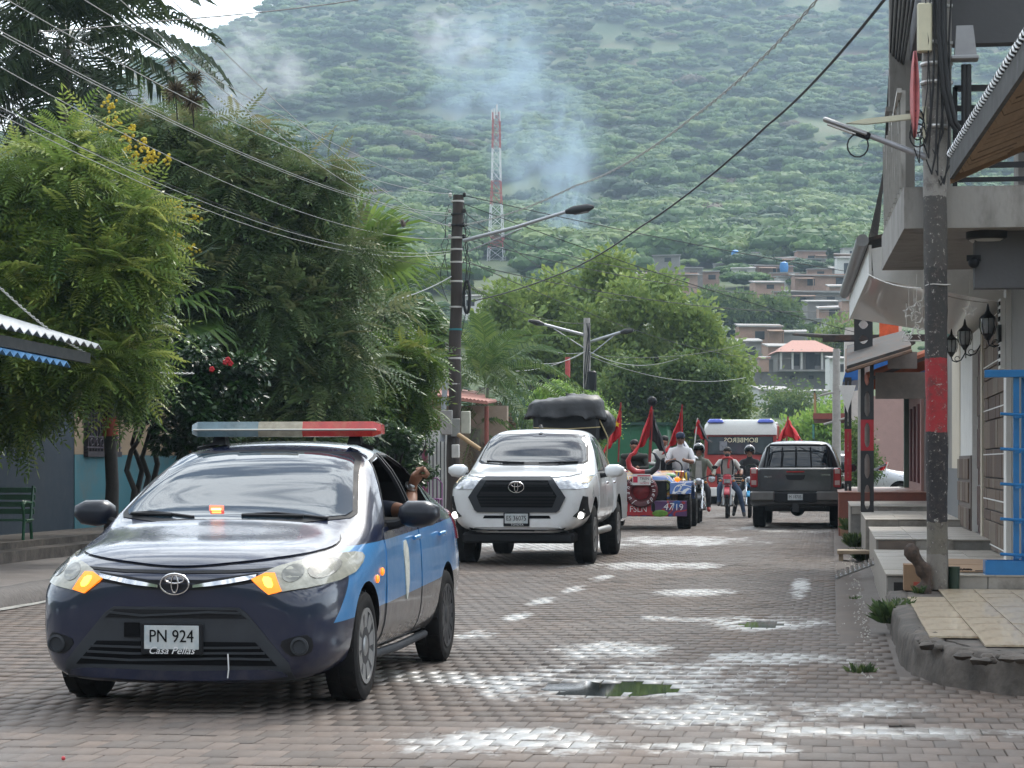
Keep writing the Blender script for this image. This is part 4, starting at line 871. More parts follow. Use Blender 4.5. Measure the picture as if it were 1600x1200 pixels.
    patch(bvh, [(-.60, .44), (-.45, .60), (.45, .60), (.60, .44)], 'front', .014, .02, "skid_panel", paint, t, .06)
    patch(bvh, [(-.66, .43), (.66, .43), (.60, .47), (-.60, .47)], 'front', .016, .02, "bumper_underside", BLACK_P, t, .1)
    b = MB(); b.box((0, .35, .36), (1.45, .5, .14), bev=.03); b.obj("engine_guard", BLACK_P, t, 40)
    def plate(y, z, s, txt, sub):
        b = MB(); b.box((0, y+.004*s, z), (.335, .018, .175), bev=.004); f = b.obj("plate_frame", BLACK_P, t, 40); b = MB(); b.box((0, y-.012*s, z+.012), (.30, .006, .125), bev=.002); p = b.obj("plate", PLATE, t, 40)
        rot = (pi/2, 0, 0 if s > 0 else pi); text("lettering", txt, .088, (0, y-.016*s, z+.014), rot, INK, p, sx=.8)
        if sub: text("lettering", sub, .04, (0.01, y-.0095*s, z-.068), rot, WHITE_L, f)
    y0 = on_body(bvh, 'front', 0, .60).y-.03; plate(y0, .60, 1, plate_f, "TOYOTA")
    b = MB(); b.tube([(.1, y0+.9, 1.215), (.3, y0+1.2, 1.29)], .004, 4)
    wiper(t, bvh, [(.62, 1.335), (.35, 1.325), (.1, 1.315)], .014); wiper(t, bvh, [(-.10, 1.32), (-.4, 1.33), (-.62, 1.34)], .014)
    b = MB(); b.box((0, 2.35, 1.835), (.05, .18, .045), taper=.6, bev=.008); b.obj("roof_antenna", BLACK_P, t, 40)
    # tailgate and rear bumper
    b = MB(); b.box((0, 5.333, .985), (1.44, .035, .46), bev=.012); tg = b.obj("tailgate", paint, t, 40)
    b = MB(); b.prism([(-.20, 1.085), (.20, 1.085), (.17, 1.0), (.12, .985), (-.12, .985), (-.17, 1.0)], 5.348, 5.356, 'Y'); b.obj("tailgate_handle", BLACK_P, tg, None)
    b = MB(); b.box((0, 5.355, 1.15), (.36, .012, .03), bev=.003); b.obj("brake_lamp", LENS_R, tg, 40)
    text("lettering", "TOYOTA", .048, (-.60, 5.353, 1.085), (pi/2, 0, pi), CHROME, tg); text("lettering", "HILUX", .052, (.55, 5.353, 1.05), (pi/2, 0, pi), CHROME, tg)
    b = MB(); b.box((0, 5.36, .63), (.86, .16, .20), bev=.02); b.obj("rear_bumper", BLACK_P, t, 40)
    for s in (-1, 1): b = MB(); b.box((s*.66, 5.36, .66), (.50, .20, .20), bev=.03); b.obj("bumper_corner", mat("satin_bumper", (.16, .155, .15), .35, .7), t, 40)
    b = MB(); b.box((-.0, 5.3, .42), (.12, .12, .16)); b.obj("tow_hitch", STEEL_D, t, None)
    plate(5.452, .63, -1, plate_r, None)
    if rack:
        b = MB()
        for x in (-.66, -.28, .05, .36, .66): b.cyl((x*.98, 3.72, 1.22), (x*.90, 3.66, 1.66), .018, n=8)
        b.tube([(-.72, 3.72, 1.2), (-.64, 3.64, 1.64), (-.58, 3.62, 1.70), (.58, 3.62, 1.70), (.64, 3.64, 1.64), (.72, 3.72, 1.2)], .026, 8); b.obj("headboard_bars", BLACK_P, t, 50)
    return t, bvh
WHITE_P = mat("white_paint", (.74, .75, .76), .3, var=.03, scale=2, coat=.8, dirt=(.45, .40, .34), dirt_amt=.25, dscale=2.5)
GREY_PT = mat("charcoal_paint", (.050, .052, .056), .32, .4, var=.1, coat=.7, dirt=(.12, .11, .1), dirt_amt=.25)
SILVER = mat("silver_paint", (.50, .51, .53), .3, .4, var=.04, coat=.7)
hilux, hilux_bvh = make_pickup("pickup_truck", "white double cab pickup with black grille and lit fog lamps", WHITE_P, False, "ES 36075", "ES 36075", True)
place_axle(hilux, (.20, 29.7), .98, radians(-.3))
grey_truck, _b = make_pickup("pickup_truck", "dark grey pickup seen from behind, parked by the right terraces", GREY_PT, True, "M 18705", "M 18705", False, True)
place_axle(grey_truck, (5.72, 45.2), 5.33, radians(180-1.0))
silver_car, _b = make_sedan("parked_car", "silver sedan parked crosswise beyond the terraces on the right", SILVER)
silver_car.location = (*XD(1446, 66), 0); silver_car.rotation_euler = (0, 0, radians(97)); silver_car.location.z = .15
# ================================================================== right-hand side: poles, corner house, neighbours
PLASTER = mat("grey_plaster", (.285, .27, .25), .85, var=.15, scale=2.5, bump=.3, bscale=26, dirt=(.12, .11, .097), dirt_amt=.65, dscale=2.2, stretch=(1, 1, .35))
PLASTER_D = mat("dark_grey_plaster", (.10, .10, .105), .8, var=.15, scale=2.5, bump=.2, bscale=26)
COVE = mat("brown_grey_wall", (.20, .19, .175), .8, var=.12, scale=2.5, bump=.2, bscale=26, dirt=(.12, .11, .10), dirt_amt=.3)
WHITE_W = mat("white_wall_paint", (.72, .71, .68), .6, var=.06, scale=3, dirt=(.45, .43, .40), dirt_amt=.3, dscale=2)
PVC = mat("glossy_ceiling_panel", (.70, .68, .64), .34, var=.05, scale=2, coat=.4)
MAROON = mat("maroon_door_wood", (.060, .022, .018), .5, var=.2, scale=5, stretch=(8, 8, 1))
BLACK_M = mat("black_metal_paint", (.018, .018, .020), .5, .3, var=.2)
RAIL_W = mat("pale_rail_paint", (.50, .48, .45), .6, var=.12)
TERRA = mat("terracotta_roof_tile", (.30, .215, .15), .8, var=.25, scale=7, bump=.3, dirt=(.14, .10, .075), dirt_amt=.5, dscale=4)
BLUE_F = mat("blue_gloss_paint", (.010, .14, .36), .35, var=.12, coat=.3)
CABLE = mat("black_cable", (.013, .013, .014), .6, var=.2)
ROPE_W = mat("pale_twisted_cable", (.40, .40, .38), .6, var=.3, scale=40)
TIN = mat("old_tin_sheet", (.050, .046, .044), .65, .0, spec=.2, var=.4, scale=6, dirt=(.12, .060, .035), dirt_amt=.7, dscale=3)
def band_pole_material(name, x_c):
    """worn concrete: bare foot, black and red painted bands, dark weathered shaft, pale top"""
    m, nt, p = principled(name); N = nt.nodes.new; L = nt.links.new
    tc = N("ShaderNodeTexCoord"); sp = N("ShaderNodeSeparateXYZ"); L(tc.outputs['Object'], sp.inputs[0])
    nz = N("ShaderNodeTexNoise"); nz.inputs['Scale'].default_value = 9; nz.inputs['Detail'].default_value = 8; nz.inputs['Roughness'].default_value = .72; L(tc.outputs['Object'], nz.inputs['Vector'])
    n2 = N("ShaderNodeTexNoise"); n2.inputs['Scale'].default_value = 26; n2.inputs['Detail'].default_value = 8; n2.inputs['Roughness'].default_value = .75; L(tc.outputs['Object'], n2.inputs['Vector'])
    ad = N("ShaderNodeMath"); ad.operation = 'MULTIPLY_ADD'; L(nz.outputs[0], ad.inputs[0]); ad.inputs[1].default_value = .10; L(sp.outputs[2], ad.inputs[2])
    dv = N("ShaderNodeMath"); dv.operation = 'MULTIPLY'; L(ad.outputs[0], dv.inputs[0]); dv.inputs[1].default_value = 1/6.0
    rp = N("ShaderNodeValToRGB"); rp.color_ramp.interpolation = 'CONSTANT'; e = rp.color_ramp.elements; e[0].position = 0; e[0].color = (.20, .185, .165, 1)
    z = [(.30, (.10, .092, .085)), (.57, (.022, .020, .022)), (1.34, (.33, .022, .028)), (1.98, (.040, .038, .037)), (2.75, (.070, .065, .060)), (3.35, (.25, .235, .215))]
    e[1].position = (z[0][0]+.05)/6; e[1].color = (.15, .135, .11, 1)
    for zz, c in z[1:]: k = e.new((zz+.05)/6); k.color = (*c, 1)
    L(dv.outputs[0], rp.inputs[0])
    def mix(f, a, b):
        n = N("ShaderNodeMix"); n.data_type = 'RGBA'; L(f, n.inputs[0]); L(a, n.inputs[6])
        n.inputs[7].default_value = (*b, 1); return n.outputs[2]
    def mr(v, a, b, c, d):
        n = N("ShaderNodeMapRange"); L(v, n.inputs[0]); n.inputs[1].default_value = a; n.inputs[2].default_value = b; n.inputs[3].default_value = c; n.inputs[4].default_value = d; return n.outputs[0]
    c = mix(mr(nz.outputs[0], .50, .64, 0, .62), rp.outputs[0], (.055, .040, .038)); c = mix(mr(n2.outputs[0], .52, .60, 0, .35), c, (.13, .10, .085)); c = mix(mr(n2.outputs[0], .60, .64, 0, .75), c, (.50, .48, .44)); c = mix(mr(n2.outputs[0], .36, .30, 0, .6), c, (.03, .028, .026))
    L(c, p.inputs['Base Color']); p.inputs['Roughness'].default_value = .75
    bp = N("ShaderNodeBump"); bp.inputs['Strength'].default_value = .7; bp.inputs['Distance'].default_value = .01; L(n2.outputs[0], bp.inputs['Height']); L(bp.outputs[0], p.inputs['Normal']); return m
def wire(name, pts, r, m, label, cat="cable", sag=0.0, n=14, group=None, twist=False):
    P = []
    pts = [Vector(p) for p in pts]
    for a, b in zip(pts[:-1], pts[1:]):
        for k in range(n): t = k/n; v = a.lerp(b, t); v.z -= sag*4*t*(1-t)*(a-b).length; P.append(v)
    P.append(pts[-1]); b = MB()
    if twist:
        for ph in (0, pi):
            Q = []
            for i in range(len(P)-1):
                for k in range(6): t = k/6; q = P[i].lerp(P[i+1], t); a = (i*6+k)*1.05+ph; Q.append(q+Vector((cos(a)*r*1.3, 0, sin(a)*r*1.3)))
            b.tube(Q, r*.8, 5)
    else: b.tube(P, r, 5)
    return tag(b.obj(name, m, None, 60), label, cat, group)

# ------------------------------------------------------------------ near concrete pole with meters, cables, lamp
pole_xy = XD(1465, 19.3)
def build_near_pole():
    x, y = pole_xy; t = thing("utility_pole", "weathered concrete pole with red and black painted bands on the corner pavement", "utility pole", (x, y, .235))
    b = MB(); V = []; zs = np.concatenate([np.linspace(0, 3.9, 40), np.linspace(4.0, 6.6, 14)]); n = 14
    for z in zs:
        for j in range(n):
            a = 2*pi*j/n; r = .088+.004*z; w = .010*noise.noise(Vector((cos(a)*2, sin(a)*2, z*2.2)))+(.006*noise.noise(Vector((cos(a)*4, sin(a)*4, z*9))) if z < 3.9 else 0)
            V.append((-.006*z+cos(a)*(r+w), sin(a)*(r+w), z))
    b.add(V, [(i*n+j, i*n+(j+1) % n, (i+1)*n+(j+1) % n, (i+1)*n+j) for i in range(len(zs)-1) for j in range(n)]+[tuple((len(zs)-1)*n+j for j in range(n))])
    b.obj("shaft", band_pole_material("banded_concrete", x), t, 60)
    clampm = mat("galvanised_band", (.50, .49, .47), .4, .7, var=.2)
    for z in (3.98, 4.36, 4.52, 4.70, 5.02, 5.3): b = MB(); b.lathe([(.118, -.016), (.124, 0), (.118, .016)], (-.006*z, 0, z), 16); b.box((-.006*z+.13, -.02, z), (.05, .05, .022)); b.obj("steel_band", clampm, t, 40)
    b = MB(); b.box((-.115, -.10, 4.82), (.125, .09, .42), bev=.012); b.obj("meter_box", mat("cream_meter_box", (.62, .58, .42), .5, var=.12, dirt=(.4, .35, .25), dirt_amt=.4), t, 40)
    b = MB(); b.prism([(-.09, -.12), (.10, -.12), (.065, .16), (-.075, .16)], -.17, -.02, 'Y', c=(.225, 0, 4.66)); b.box((.225, -.095, 4.55), (.23, .18, .035), bev=.008); b.obj("splice_box", mat("grey_junction_box", (.30, .30, .31), .55, var=.12), t, 40)
    for dx, ph in ((.02, .2), (-.015, .9)):
        b = MB(); b.tube([(.0+dx, -.13, 6.5), (.01+dx, -.14, 5.6), (.02+dx, -.15, 4.8), (.055+dx, -.16, 4.3), (.12+dx, -.15, 4.0), (.20+dx, -.12, 3.88), (.235+dx, -.10, 3.98), (.235+dx, -.08, 4.5)], .026, 8); b.obj("conduit", CABLE, t, 60)
    b = MB(); b.tube([(.245, -.08, 4.5), (.25, -.06, 4.1), (.22, -.05, 3.8), (.13, -.09, 3.7)], .022, 8); b.obj("conduit", CABLE, t, 60)
    rn = random.Random(4)
    for k in range(9):
        xx = -.10+.026*k; P = [(xx+rn.uniform(-.02, .02), -.125-rn.uniform(0, .02), z) for z in (6.5, 5.8, 5.2, 4.7, 4.3)]; z0 = rn.uniform(3.6, 4.05); P += [(xx-.03+rn.uniform(-.05, .05), -.13, z0), (xx-.06, -.12, z0-.18), (xx-.10, -.06, z0-.05)]
        b = MB(); b.tube(P, rn.uniform(.005, .010), 5); b.obj("loose_cable", CABLE, t, 60)
    for k in range(3):
        b = MB(); b.tube([(-.17+.05*cos(a)*(1+.2*k), -.10, 4.02-.06*k+.10*sin(a)) for a in np.linspace(0, 5.4, 14)], .007, 5); b.obj("cable_coil", CABLE, t, 60)
    b = MB(); b.tube([(.105*cos(a), .105*sin(a), 2.62+.004*cos(a*3)) for a in np.linspace(0, 2*pi, 14)], .006, 5, closed=True); b.obj("wire_tie", RAIL_W, t, 60)
    # slim lamp on a grey arm
    l = thing("street_lamp", "slim grey street lamp on the near banded pole, pointing left over the road", "street lamp", (x, y, .235))
    a0, a1 = Vector((-.10, -.03, 3.72)), Vector((-.62, -.05, 3.93)); b = MB(); b.cyl(a0, a1, .028, .024, 10); b.obj("arm", mat("grey_lamp_arm", (.34, .34, .36), .45, .5, var=.12), l, 50)
    a2 = a1+Vector((-.34, 0, .13)); d = (a2-a1).normalized(); R = Matrix.Rotation(-atan2(d.z, -d.x)+0, 3, 'Y')
    b = MB(); b.box((a1+a2)/2, (.40, .11, .035), rot=Matrix.Rotation(atan2(d.z, -d.x), 3, 'Y'), bev=.01); b.obj("lamp_head", mat("lamp_head_grey", (.42, .42, .43), .4, .5, var=.15), l, 40)
    b = MB(); b.box((a1+a2)/2+Vector((-.03, 0, -.022)), (.26, .08, .012), rot=Matrix.Rotation(atan2(d.z, -d.x), 3, 'Y')); b.obj("lens", mat("lamp_lens_pale", (.6, .6, .58), .2, var=.05), l, None)
    b = MB(); b.box(a1+Vector((-.03, 0, .0)), (.16, .07, .06), rot=Matrix.Rotation(atan2(d.z, -d.x), 3, 'Y'), bev=.01); b.obj("driver_box", BLACK_P, l, 40)
    b = MB(); b.tube([tuple(a1+Vector((-.02+.09*cos(a)-.04, .0, -.10+.10*sin(a)))) for a in np.linspace(1.2, 7.2, 14)], .007, 5); b.obj("loose_cable", CABLE, l, 60)
    b = MB(); b.prism([(-.78, 4.02), (-.62, 4.055), (-.12, 4.10), (-.12, 4.055), (-.6, 4.01)], -.09, -.03, 'Y'); b.prism([(-.13, 3.85), (-.10, 3.85), (-.10, 4.15), (-.13, 4.15)], -.10, -.02, 'Y')
    o = b.obj("bracket_board", mat("pale_bracket", (.55, .53, .40), .6, var=.12), None, None); o.location = (x, y, .235); tag(o, "pale yellowish bracket board sticking out left above the slim lamp", "bracket")
    # folded red banner tied behind the meter box
    V = []; prof = [(4.62, .02), (4.5, .06), (4.3, .085), (4.1, .08), (3.98, .05), (3.88, .02)]
    for z, w in prof:
        for k, q in enumerate((-1, -.3, .3, 1)): V.append((-.20+q*w*.45, -.085-.05*(k % 2)+.02*sin(z*9), z))
    b = MB(); b.add(V, [(i*4+j, i*4+j+1, i*4+5+j, i*4+4+j) for i in range(5) for j in range(3)]); o = b.obj("banner", mat("faded_red_cloth", (.50, .17, .17), .8, var=.2, scale=9), None, 60); o.location = (x, y, .235)
    md = o.modifiers.new("th", 'SOLIDIFY'); md.thickness = .006; tag(o, "folded faded red cloth banner tied to the near pole below the meter box", "banner")
build_near_pole()
def build_pavement_bits():
    x, y = pole_xy; px, py = XD(1437, 18.9)
    rn = random.Random(2); b = MB(); P = []; R = []
    for k in range(13): t = k/12; P.append((px+.02-.05*t+.05*sin(t*5), py+.03*sin(t*4), .22+.42*t)); R.append(.056*(1-.15*t)+.012*sin(t*17)+.006*rn.random())
    R[-1] = .022; b.tube(P, R, 18); b.tube([(px-.05, py, .52), (px-.085, py-.02, .58), (px-.08, py-.03, .62)], [.04, .03, .014], 7)
    so = b.obj("stump", mat("rotten_bark", (.060, .040, .030), .95, var=.6, scale=22, bump=1.0, bscale=25), None, 60)
    for v in so.data.vertices: q = v.co*1.0; w = .016*noise.noise(Vector((q.x*22, q.y*22, q.z*5)))+.010*noise.noise(q*38); v.co.x += w; v.co.y += w*.7
    tag(so, "gnarled dark tree stump leaning beside the banded pole", "stump")
    b = MB(); bx, by = XD(1431, 19.25); c = Vector((bx, by, .235)); b.box(c+Vector((0, 0, .11)), (.21, .26, .22)); t = b.obj("carton", mat("brown_carton", (.27, .165, .095), .85, var=.1), None, None); tag(t, "brown cardboard carton with red print behind the stump", "carton")
    b = MB(); b.box(c+Vector((.03, -.132, .05)), (.11, .003, .045)); b.obj("red_print", mat("carton_red_print", (.36, .05, .03), .8, var=.2), t, None)
    b = MB(); b.ball((x-.13, y-.14, .27), (.045, .04, .055), 9, 6); tag(b.obj("stone", CONC, None, 60), "pale round stone at the foot of the banded pole", "stone")
    b = MB(); b.cyl((x+.14, y+.02, .235), (x+.14, y+.02, .43), .045, .05, 12); tag(b.obj("bottle", mat("dark_green_bin", (.012, .03, .016), .5), None, 50), "dark green cylinder standing against the right of the banded pole", "container")
    sh = mat("flattened_cardboard", (.36, .235, .145), .9, var=.12, scale=6, dirt=(.2, .12, .07), dirt_amt=.4)
    for dx, dy, w, l, a in ((.42, 1.1, .9, 1.3, .05), (.50, 2.4, .8, 1.2, -.1)):
        b = MB(); b.box((0, 0, 0), (w, l, .010)); o = b.obj("cardboard", sh, None, None); o.location = (x+dx, y+dy, .366); o.rotation_euler = (0, .008, a); tag(o, "flattened brown cardboard sheet on the terrace behind the banded pole" if dy < 2 else "second flattened cardboard sheet farther back on the terrace", "cardboard")
    b = MB(); b.tube([(x+.22+.10*k/9, y+.55+.03*sin(k*2.1), .375+.012*abs(sin(k*1.7))) for k in range(10)], .008, 5); b.tube([(x+.35+.4*k/9, y+.5+.02*sin(k*1.1), .373) for k in range(10)], .006, 5); tag(b.obj("rope", mat("brown_rope", (.05, .03, .022), .9), None, 60), "dark brown rope lying in a tangle on the terrace edge", "rope")
    # studded steel ladder strip lying over the gutter
    g = thing("roof_ladder", "studded pale steel strip lying across the gutter apron", "metal strip", (*XD(1306, 25.6), 0))
    a, e = Vector((0, 0, .02)), Vector((.475, .6, .17)); b = MB(); gal = mat("galvanised_strip", (.42, .42, .43), .4, .6, var=.2)
    for q in (-.09, .09): b.cyl(a+Vector((0, q*2.6, 0)), e+Vector((0, q*2.6, 0)), .016, n=6)
    b.obj("rail", gal, g, 40)
    b = MB(); b.cyl((0, 0, -.026), (0, 0, .026), .021, n=8); me = b.mesh("stud", 40); me.materials.append(CHROME)
    for k in range(9):
        for q in (-.09, .09): o = bpy.data.objects.new("stud", me); COL.objects.link(o); o.parent = g; o.location = a.lerp(e, (k+.5)/9)+Vector((0, q*2.6, .03))
build_pavement_bits()

# ------------------------------------------------------------------ corner house with balcony
def build_corner_house():
    h = thing("corner_house", "grey two storey corner house with concrete balcony and dark slat railing", "house", (0, 0, 0)); P = lambda b, n, m, s=None: b.obj(n, m, h, s)
    x0, z0, z1 = .62, 3.36, 3.72; y0, y1 = 19.75, 24.0; xr = 4.4
    b = MB(); b.prism([(x0, y0), (xr, y0), (xr, y1), (x0-.10, y1)], z0, z1, 'Z'); P(b, "balcony_slab", PLASTER)
    b = MB(); b.prism([(x0+.62, y0+.3), (xr, y0+.3), (xr, y0+.52), (x0+.62, y0+.52)], 2.86, z0-.003, 'Z'); P(b, "beam", PLASTER_D)
    b = MB(); b.box(((XF+.05+xr)/2, 21.6, 2.9), (xr-XF-.05, 1.6, .9)); P(b, "lintel_block", COVE)
    # ground floor front: wall pieces between openings
    def wall(ya, yb, za, zb, m, n="wall", th=.22, dx=0): b = MB(); b.box((XF+dx+th/2, (ya+yb)/2, (za+zb)/2), (th, yb-ya, zb-za)); return P(b, n, m)
    wall(20.0, 22.8, .34, 3.34, COVE, dx=.02); wall(22.82, 23.15, .34, 3.2, WHITE_W, "white_pilaster", dx=-.03); 
    lower = wall(23.17, 26.6, .34, 2.95, PLASTER_D, "stone_panel", dx=.02)
    st = [mat("brown_facing_stone_%d" % k, c, .75, var=.25, scale=9, bump=.5, bscale=30) for k, c in enumerate(((.125, .085, .062), (.15, .108, .08), (.095, .062, .048), (.165, .13, .10)))]
    rn = random.Random(9); z = .36
    while z < 2.9:
        hh = rn.choice((.12, .2, .26, .32)); y = 23.19
        while y < 26.55:
            w = rn.choice((.35, .55, .8, 1.1)); ye = min(26.58, y+w); b = MB(); b.box((XF+.014, (y+ye)/2, min(2.93, z+hh/2)), (.03+.012*rn.random(), ye-y-.03, hh-.014), bev=.004); b.obj("stone", st[rn.randrange(4)], lower, None); y = ye
        z += hh
    b = MB()
    for k in range(6): b.box((XF-.003, 24.9, .42+k*.5), (.012, 3.4, .012))
    b.obj("mortar_line", WHITE_W, lower, None)
    wall(26.62, 26.9, .40, 2.95, mat("cream_pilaster", (.48, .42, .33), .6, var=.1), "door_jamb", dx=-.02)
    d = wall(26.92, 28.6, .40, 2.7, MAROON, "door", dx=.06)
    b = MB()
    for z in (.8, 1.5, 2.15): b.box((XF+.05, 27.76, z), (.03, 1.3, .5), bev=.01)
    b.obj("door_panel", MAROON, d, None)
    wall(26.92, 28.6, 2.72, 2.95, WHITE_W, "lintel"); wall(28.62, 31.2, .46, 2.95, WHITE_W, "white_wall", dx=-.01)
    wainscot = wall(28.64, 31.2, .46, 1.42, mat("brown_wainscot", (.16, .13, .115), .7, var=.25, scale=6), "wainscot", dx=-.03)
    for z in (.62, .95, 1.25):
        for k in range(4): b = MB(); b.box((XF-.04, 28.95+.62*k+(.2 if z > .9 else 0), z), (.02, .55, .26), bev=.004); b.obj("stone", st[(k+int(z*10)) % 4], wainscot, None)
    wall(31.22, 33.2, .5, 3.1, mat("pale_cream_wall", (.58, .52, .42), .7, var=.08), "cream_wall", dx=-.02); wall(33.22, 35.9, .55, 3.2, PLASTER, "grey_wall", dx=.0); wall(31.22, 35.9, .5, 1.25, mat("grey_wainscot", (.16, .165, .17), .7, var=.2), "wainscot", dx=-.035)
    # louvre light panel
    b = MB(); b.box((XF-.06, 22.98, 2.62), (.05, .30, .70)); lv = P(b, "louvre_panel", WHITE_W)
    for k in range(9):
        if 3 <= k <= 5: continue
        b = MB(); b.box((XF-.09, 22.97, 2.32+k*.075), (.02, .27, .035)); b.obj("slat", BLACK_M, lv, None)
    b = MB(); b.box((XF-.09, 22.97, 2.62), (.03, .30, .17)); b.obj("sensor", BLACK_M, lv, None)
    # ceiling lamp and small camera under the balcony
    b = MB(); b.lathe([(.19, .035), (.19, -.02), (.17, -.035)], (1.36, 20.15, z0-.035), 22); o = P(b, "ceiling_lamp", BLACK_M, 40); b = MB(); b.lathe([(.165, 0), (.14, -.02), (.001, -.03)], (1.36, 20.15, z0-.07), 22); b.obj("diffuser", mat("ceiling_lamp_diffuser", (.45, .44, .42), .4, var=.05), o, 40)
    b = MB(); b.ball((1.23, 20.0, 3.08), .05, 10, 8); b.box((1.23, 20.02, 3.12), (.12, .05, .05)); P(b, "camera", BLACK_P, 40)
    # first floor columns, lintels and railings
    b = MB(); b.box((.92, 19.98, 5.2), (.22, .30, 2.95)); P(b, "column", PLASTER)
    b = MB(); b.box((.72, 23.75, 5.2), (.26, .30, 2.95)); b.box((.72, 23.75, 4.02), (.36, .38, .08)); b.box((.70, 23.75, 5.0), (.30, .34, .05)); P(b, "column", PLASTER)
    b = MB(); b.prism([(1.04, 5.02), (1.72, 5.02), (1.72, 4.95), (1.80, 4.95), (1.80, 4.88), (1.88, 4.88), (1.88, 4.80), (1.98, 4.80), (1.98, 4.3), (2.3, 4.3), (2.3, 6.6), (1.04, 6.6)], 20.1, 20.3, 'Y'); P(b, "stepped_lintel", PLASTER_D)
    b = MB(); b.box((.86, 21.85, 6.0), (.12, 3.6, 1.0)); P(b, "lintel", PLASTER_D); b = MB(); b.box((2.6, 22.0, 6.75), (4.2, 4.8, .25)); P(b, "roof_slab", PLASTER_D)
    b = MB(); b.box((1.72, 20.6, 5.2), (.16, .5, 2.9)); P(b, "column", PLASTER)
    rl = P((lambda q: (q.box((1.065, 19.96, 4.16), (.04, .06, .90)), q.box((2.02, 19.96, 4.16), (.05, .06, .90)), q.box((2.9, 19.96, 4.16), (.06, .06, .9)), q.box((2.08, 19.96, 4.60), (2.04, .06, .05)), q)[-1])(MB()), "front_railing", BLACK_M)
    for k in range(6): b = MB(); b.box((2.08, 19.955, 3.80+.125*k), (2.0, .03, .05 if k % 2 else .04)); b.obj("slat", BLACK_M, rl, None)
    b = MB(); b.prism([(1.72, 3.74), (1.80, 3.74), (2.10, 4.58), (2.02, 4.58)], 19.99, 20.02, 'Y'); b.obj("brace", BLACK_M, rl, None)
    rs = P((lambda q: ([q.box((x0+.02-.024*(y-y0), y, 4.18), (.04, .04, .92)) for y in (20.25, 20.8, 21.35, 21.9, 22.45, 23.0, 23.5)], q.box((x0-.03, 21.9, 4.62), (.04, 3.6, .04)), q)[-1])(MB()), "side_railing", RAIL_W)
    for k in range(9):
        for s in (1,):
            ya = 20.1+.37*k; b = MB(); b.prism([(ya, 3.75), (ya+.05, 3.75), (ya+.5, 4.6), (ya+.45, 4.6)], x0-.02-.024*(ya-y0), x0+.0-.024*(ya-y0), 'X'); b.obj("louvre", BLACK_M if k % 1 else mat("pale_brown_louvre", (.24, .225, .20), .6), rs, None)
    b = MB(); b.box((3.2, 22.2, 5.1), (2.2, 3.4, 2.7)); P(b, "upper_room", PLASTER_D)
    b = MB(); b.box((3.1, 25.4, 1.7), (2.4, 11, 3.2)); P(b, "rear_wall", PLASTER)
    # wall lanterns
    for k, (y, z) in enumerate(((22.95, 2.70), (26.9, 2.80), (29.9, 2.86))):
        l = thing("wall_lantern", ("black globe wall lantern nearest the louvre panel, highest in view", "black globe wall lantern beside the maroon door, middle of three", "black globe wall lantern on the white wall beyond the maroon door")[k], "wall lantern", (XF-.20, y, z), 0, "black wall lanterns along the house front"); l.scale = (.62, .62, .62)
        b = MB(); b.lathe([(.03, -.23), (.05, -.19), (.085, -.14), (.10, -.13)], n=8); b.lathe([(.135, .125), (.11, .16), (.06, .20), (.03, .25), (.022, .30), (.008, .36)], n=8)
        for j in range(8):
            a = 2*pi*j/8; b.tube([(.10*cos(a), .10*sin(a), -.13), (.132*cos(a), .132*sin(a), -.02), (.128*cos(a), .128*sin(a), .125)], .008, 4)
        b.tube([(0, 0, -.23), (.02, 0, -.31), (.10, 0, -.34), (.20, 0, -.30), (.26, 0, -.20), (.30, 0, -.12)], .013, 6); b.tube([(.12+.05*cos(a), 0, -.27+.05*sin(a)) for a in np.linspace(0, 5, 10)], .008, 5); b.box((.305, 0, -.08), (.03, .07, .36), bev=.008); b.obj("lantern_frame", BLACK_M, l, 40)
        b = MB(); b.lathe([(.085, -.125), (.118, -.03), (.112, .12)], n=14); b.obj("globe", mat("smoked_lantern_glass", (.26, .27, .28), .12, var=.25, coat=.6), l, 60)
    return h
build_corner_house()
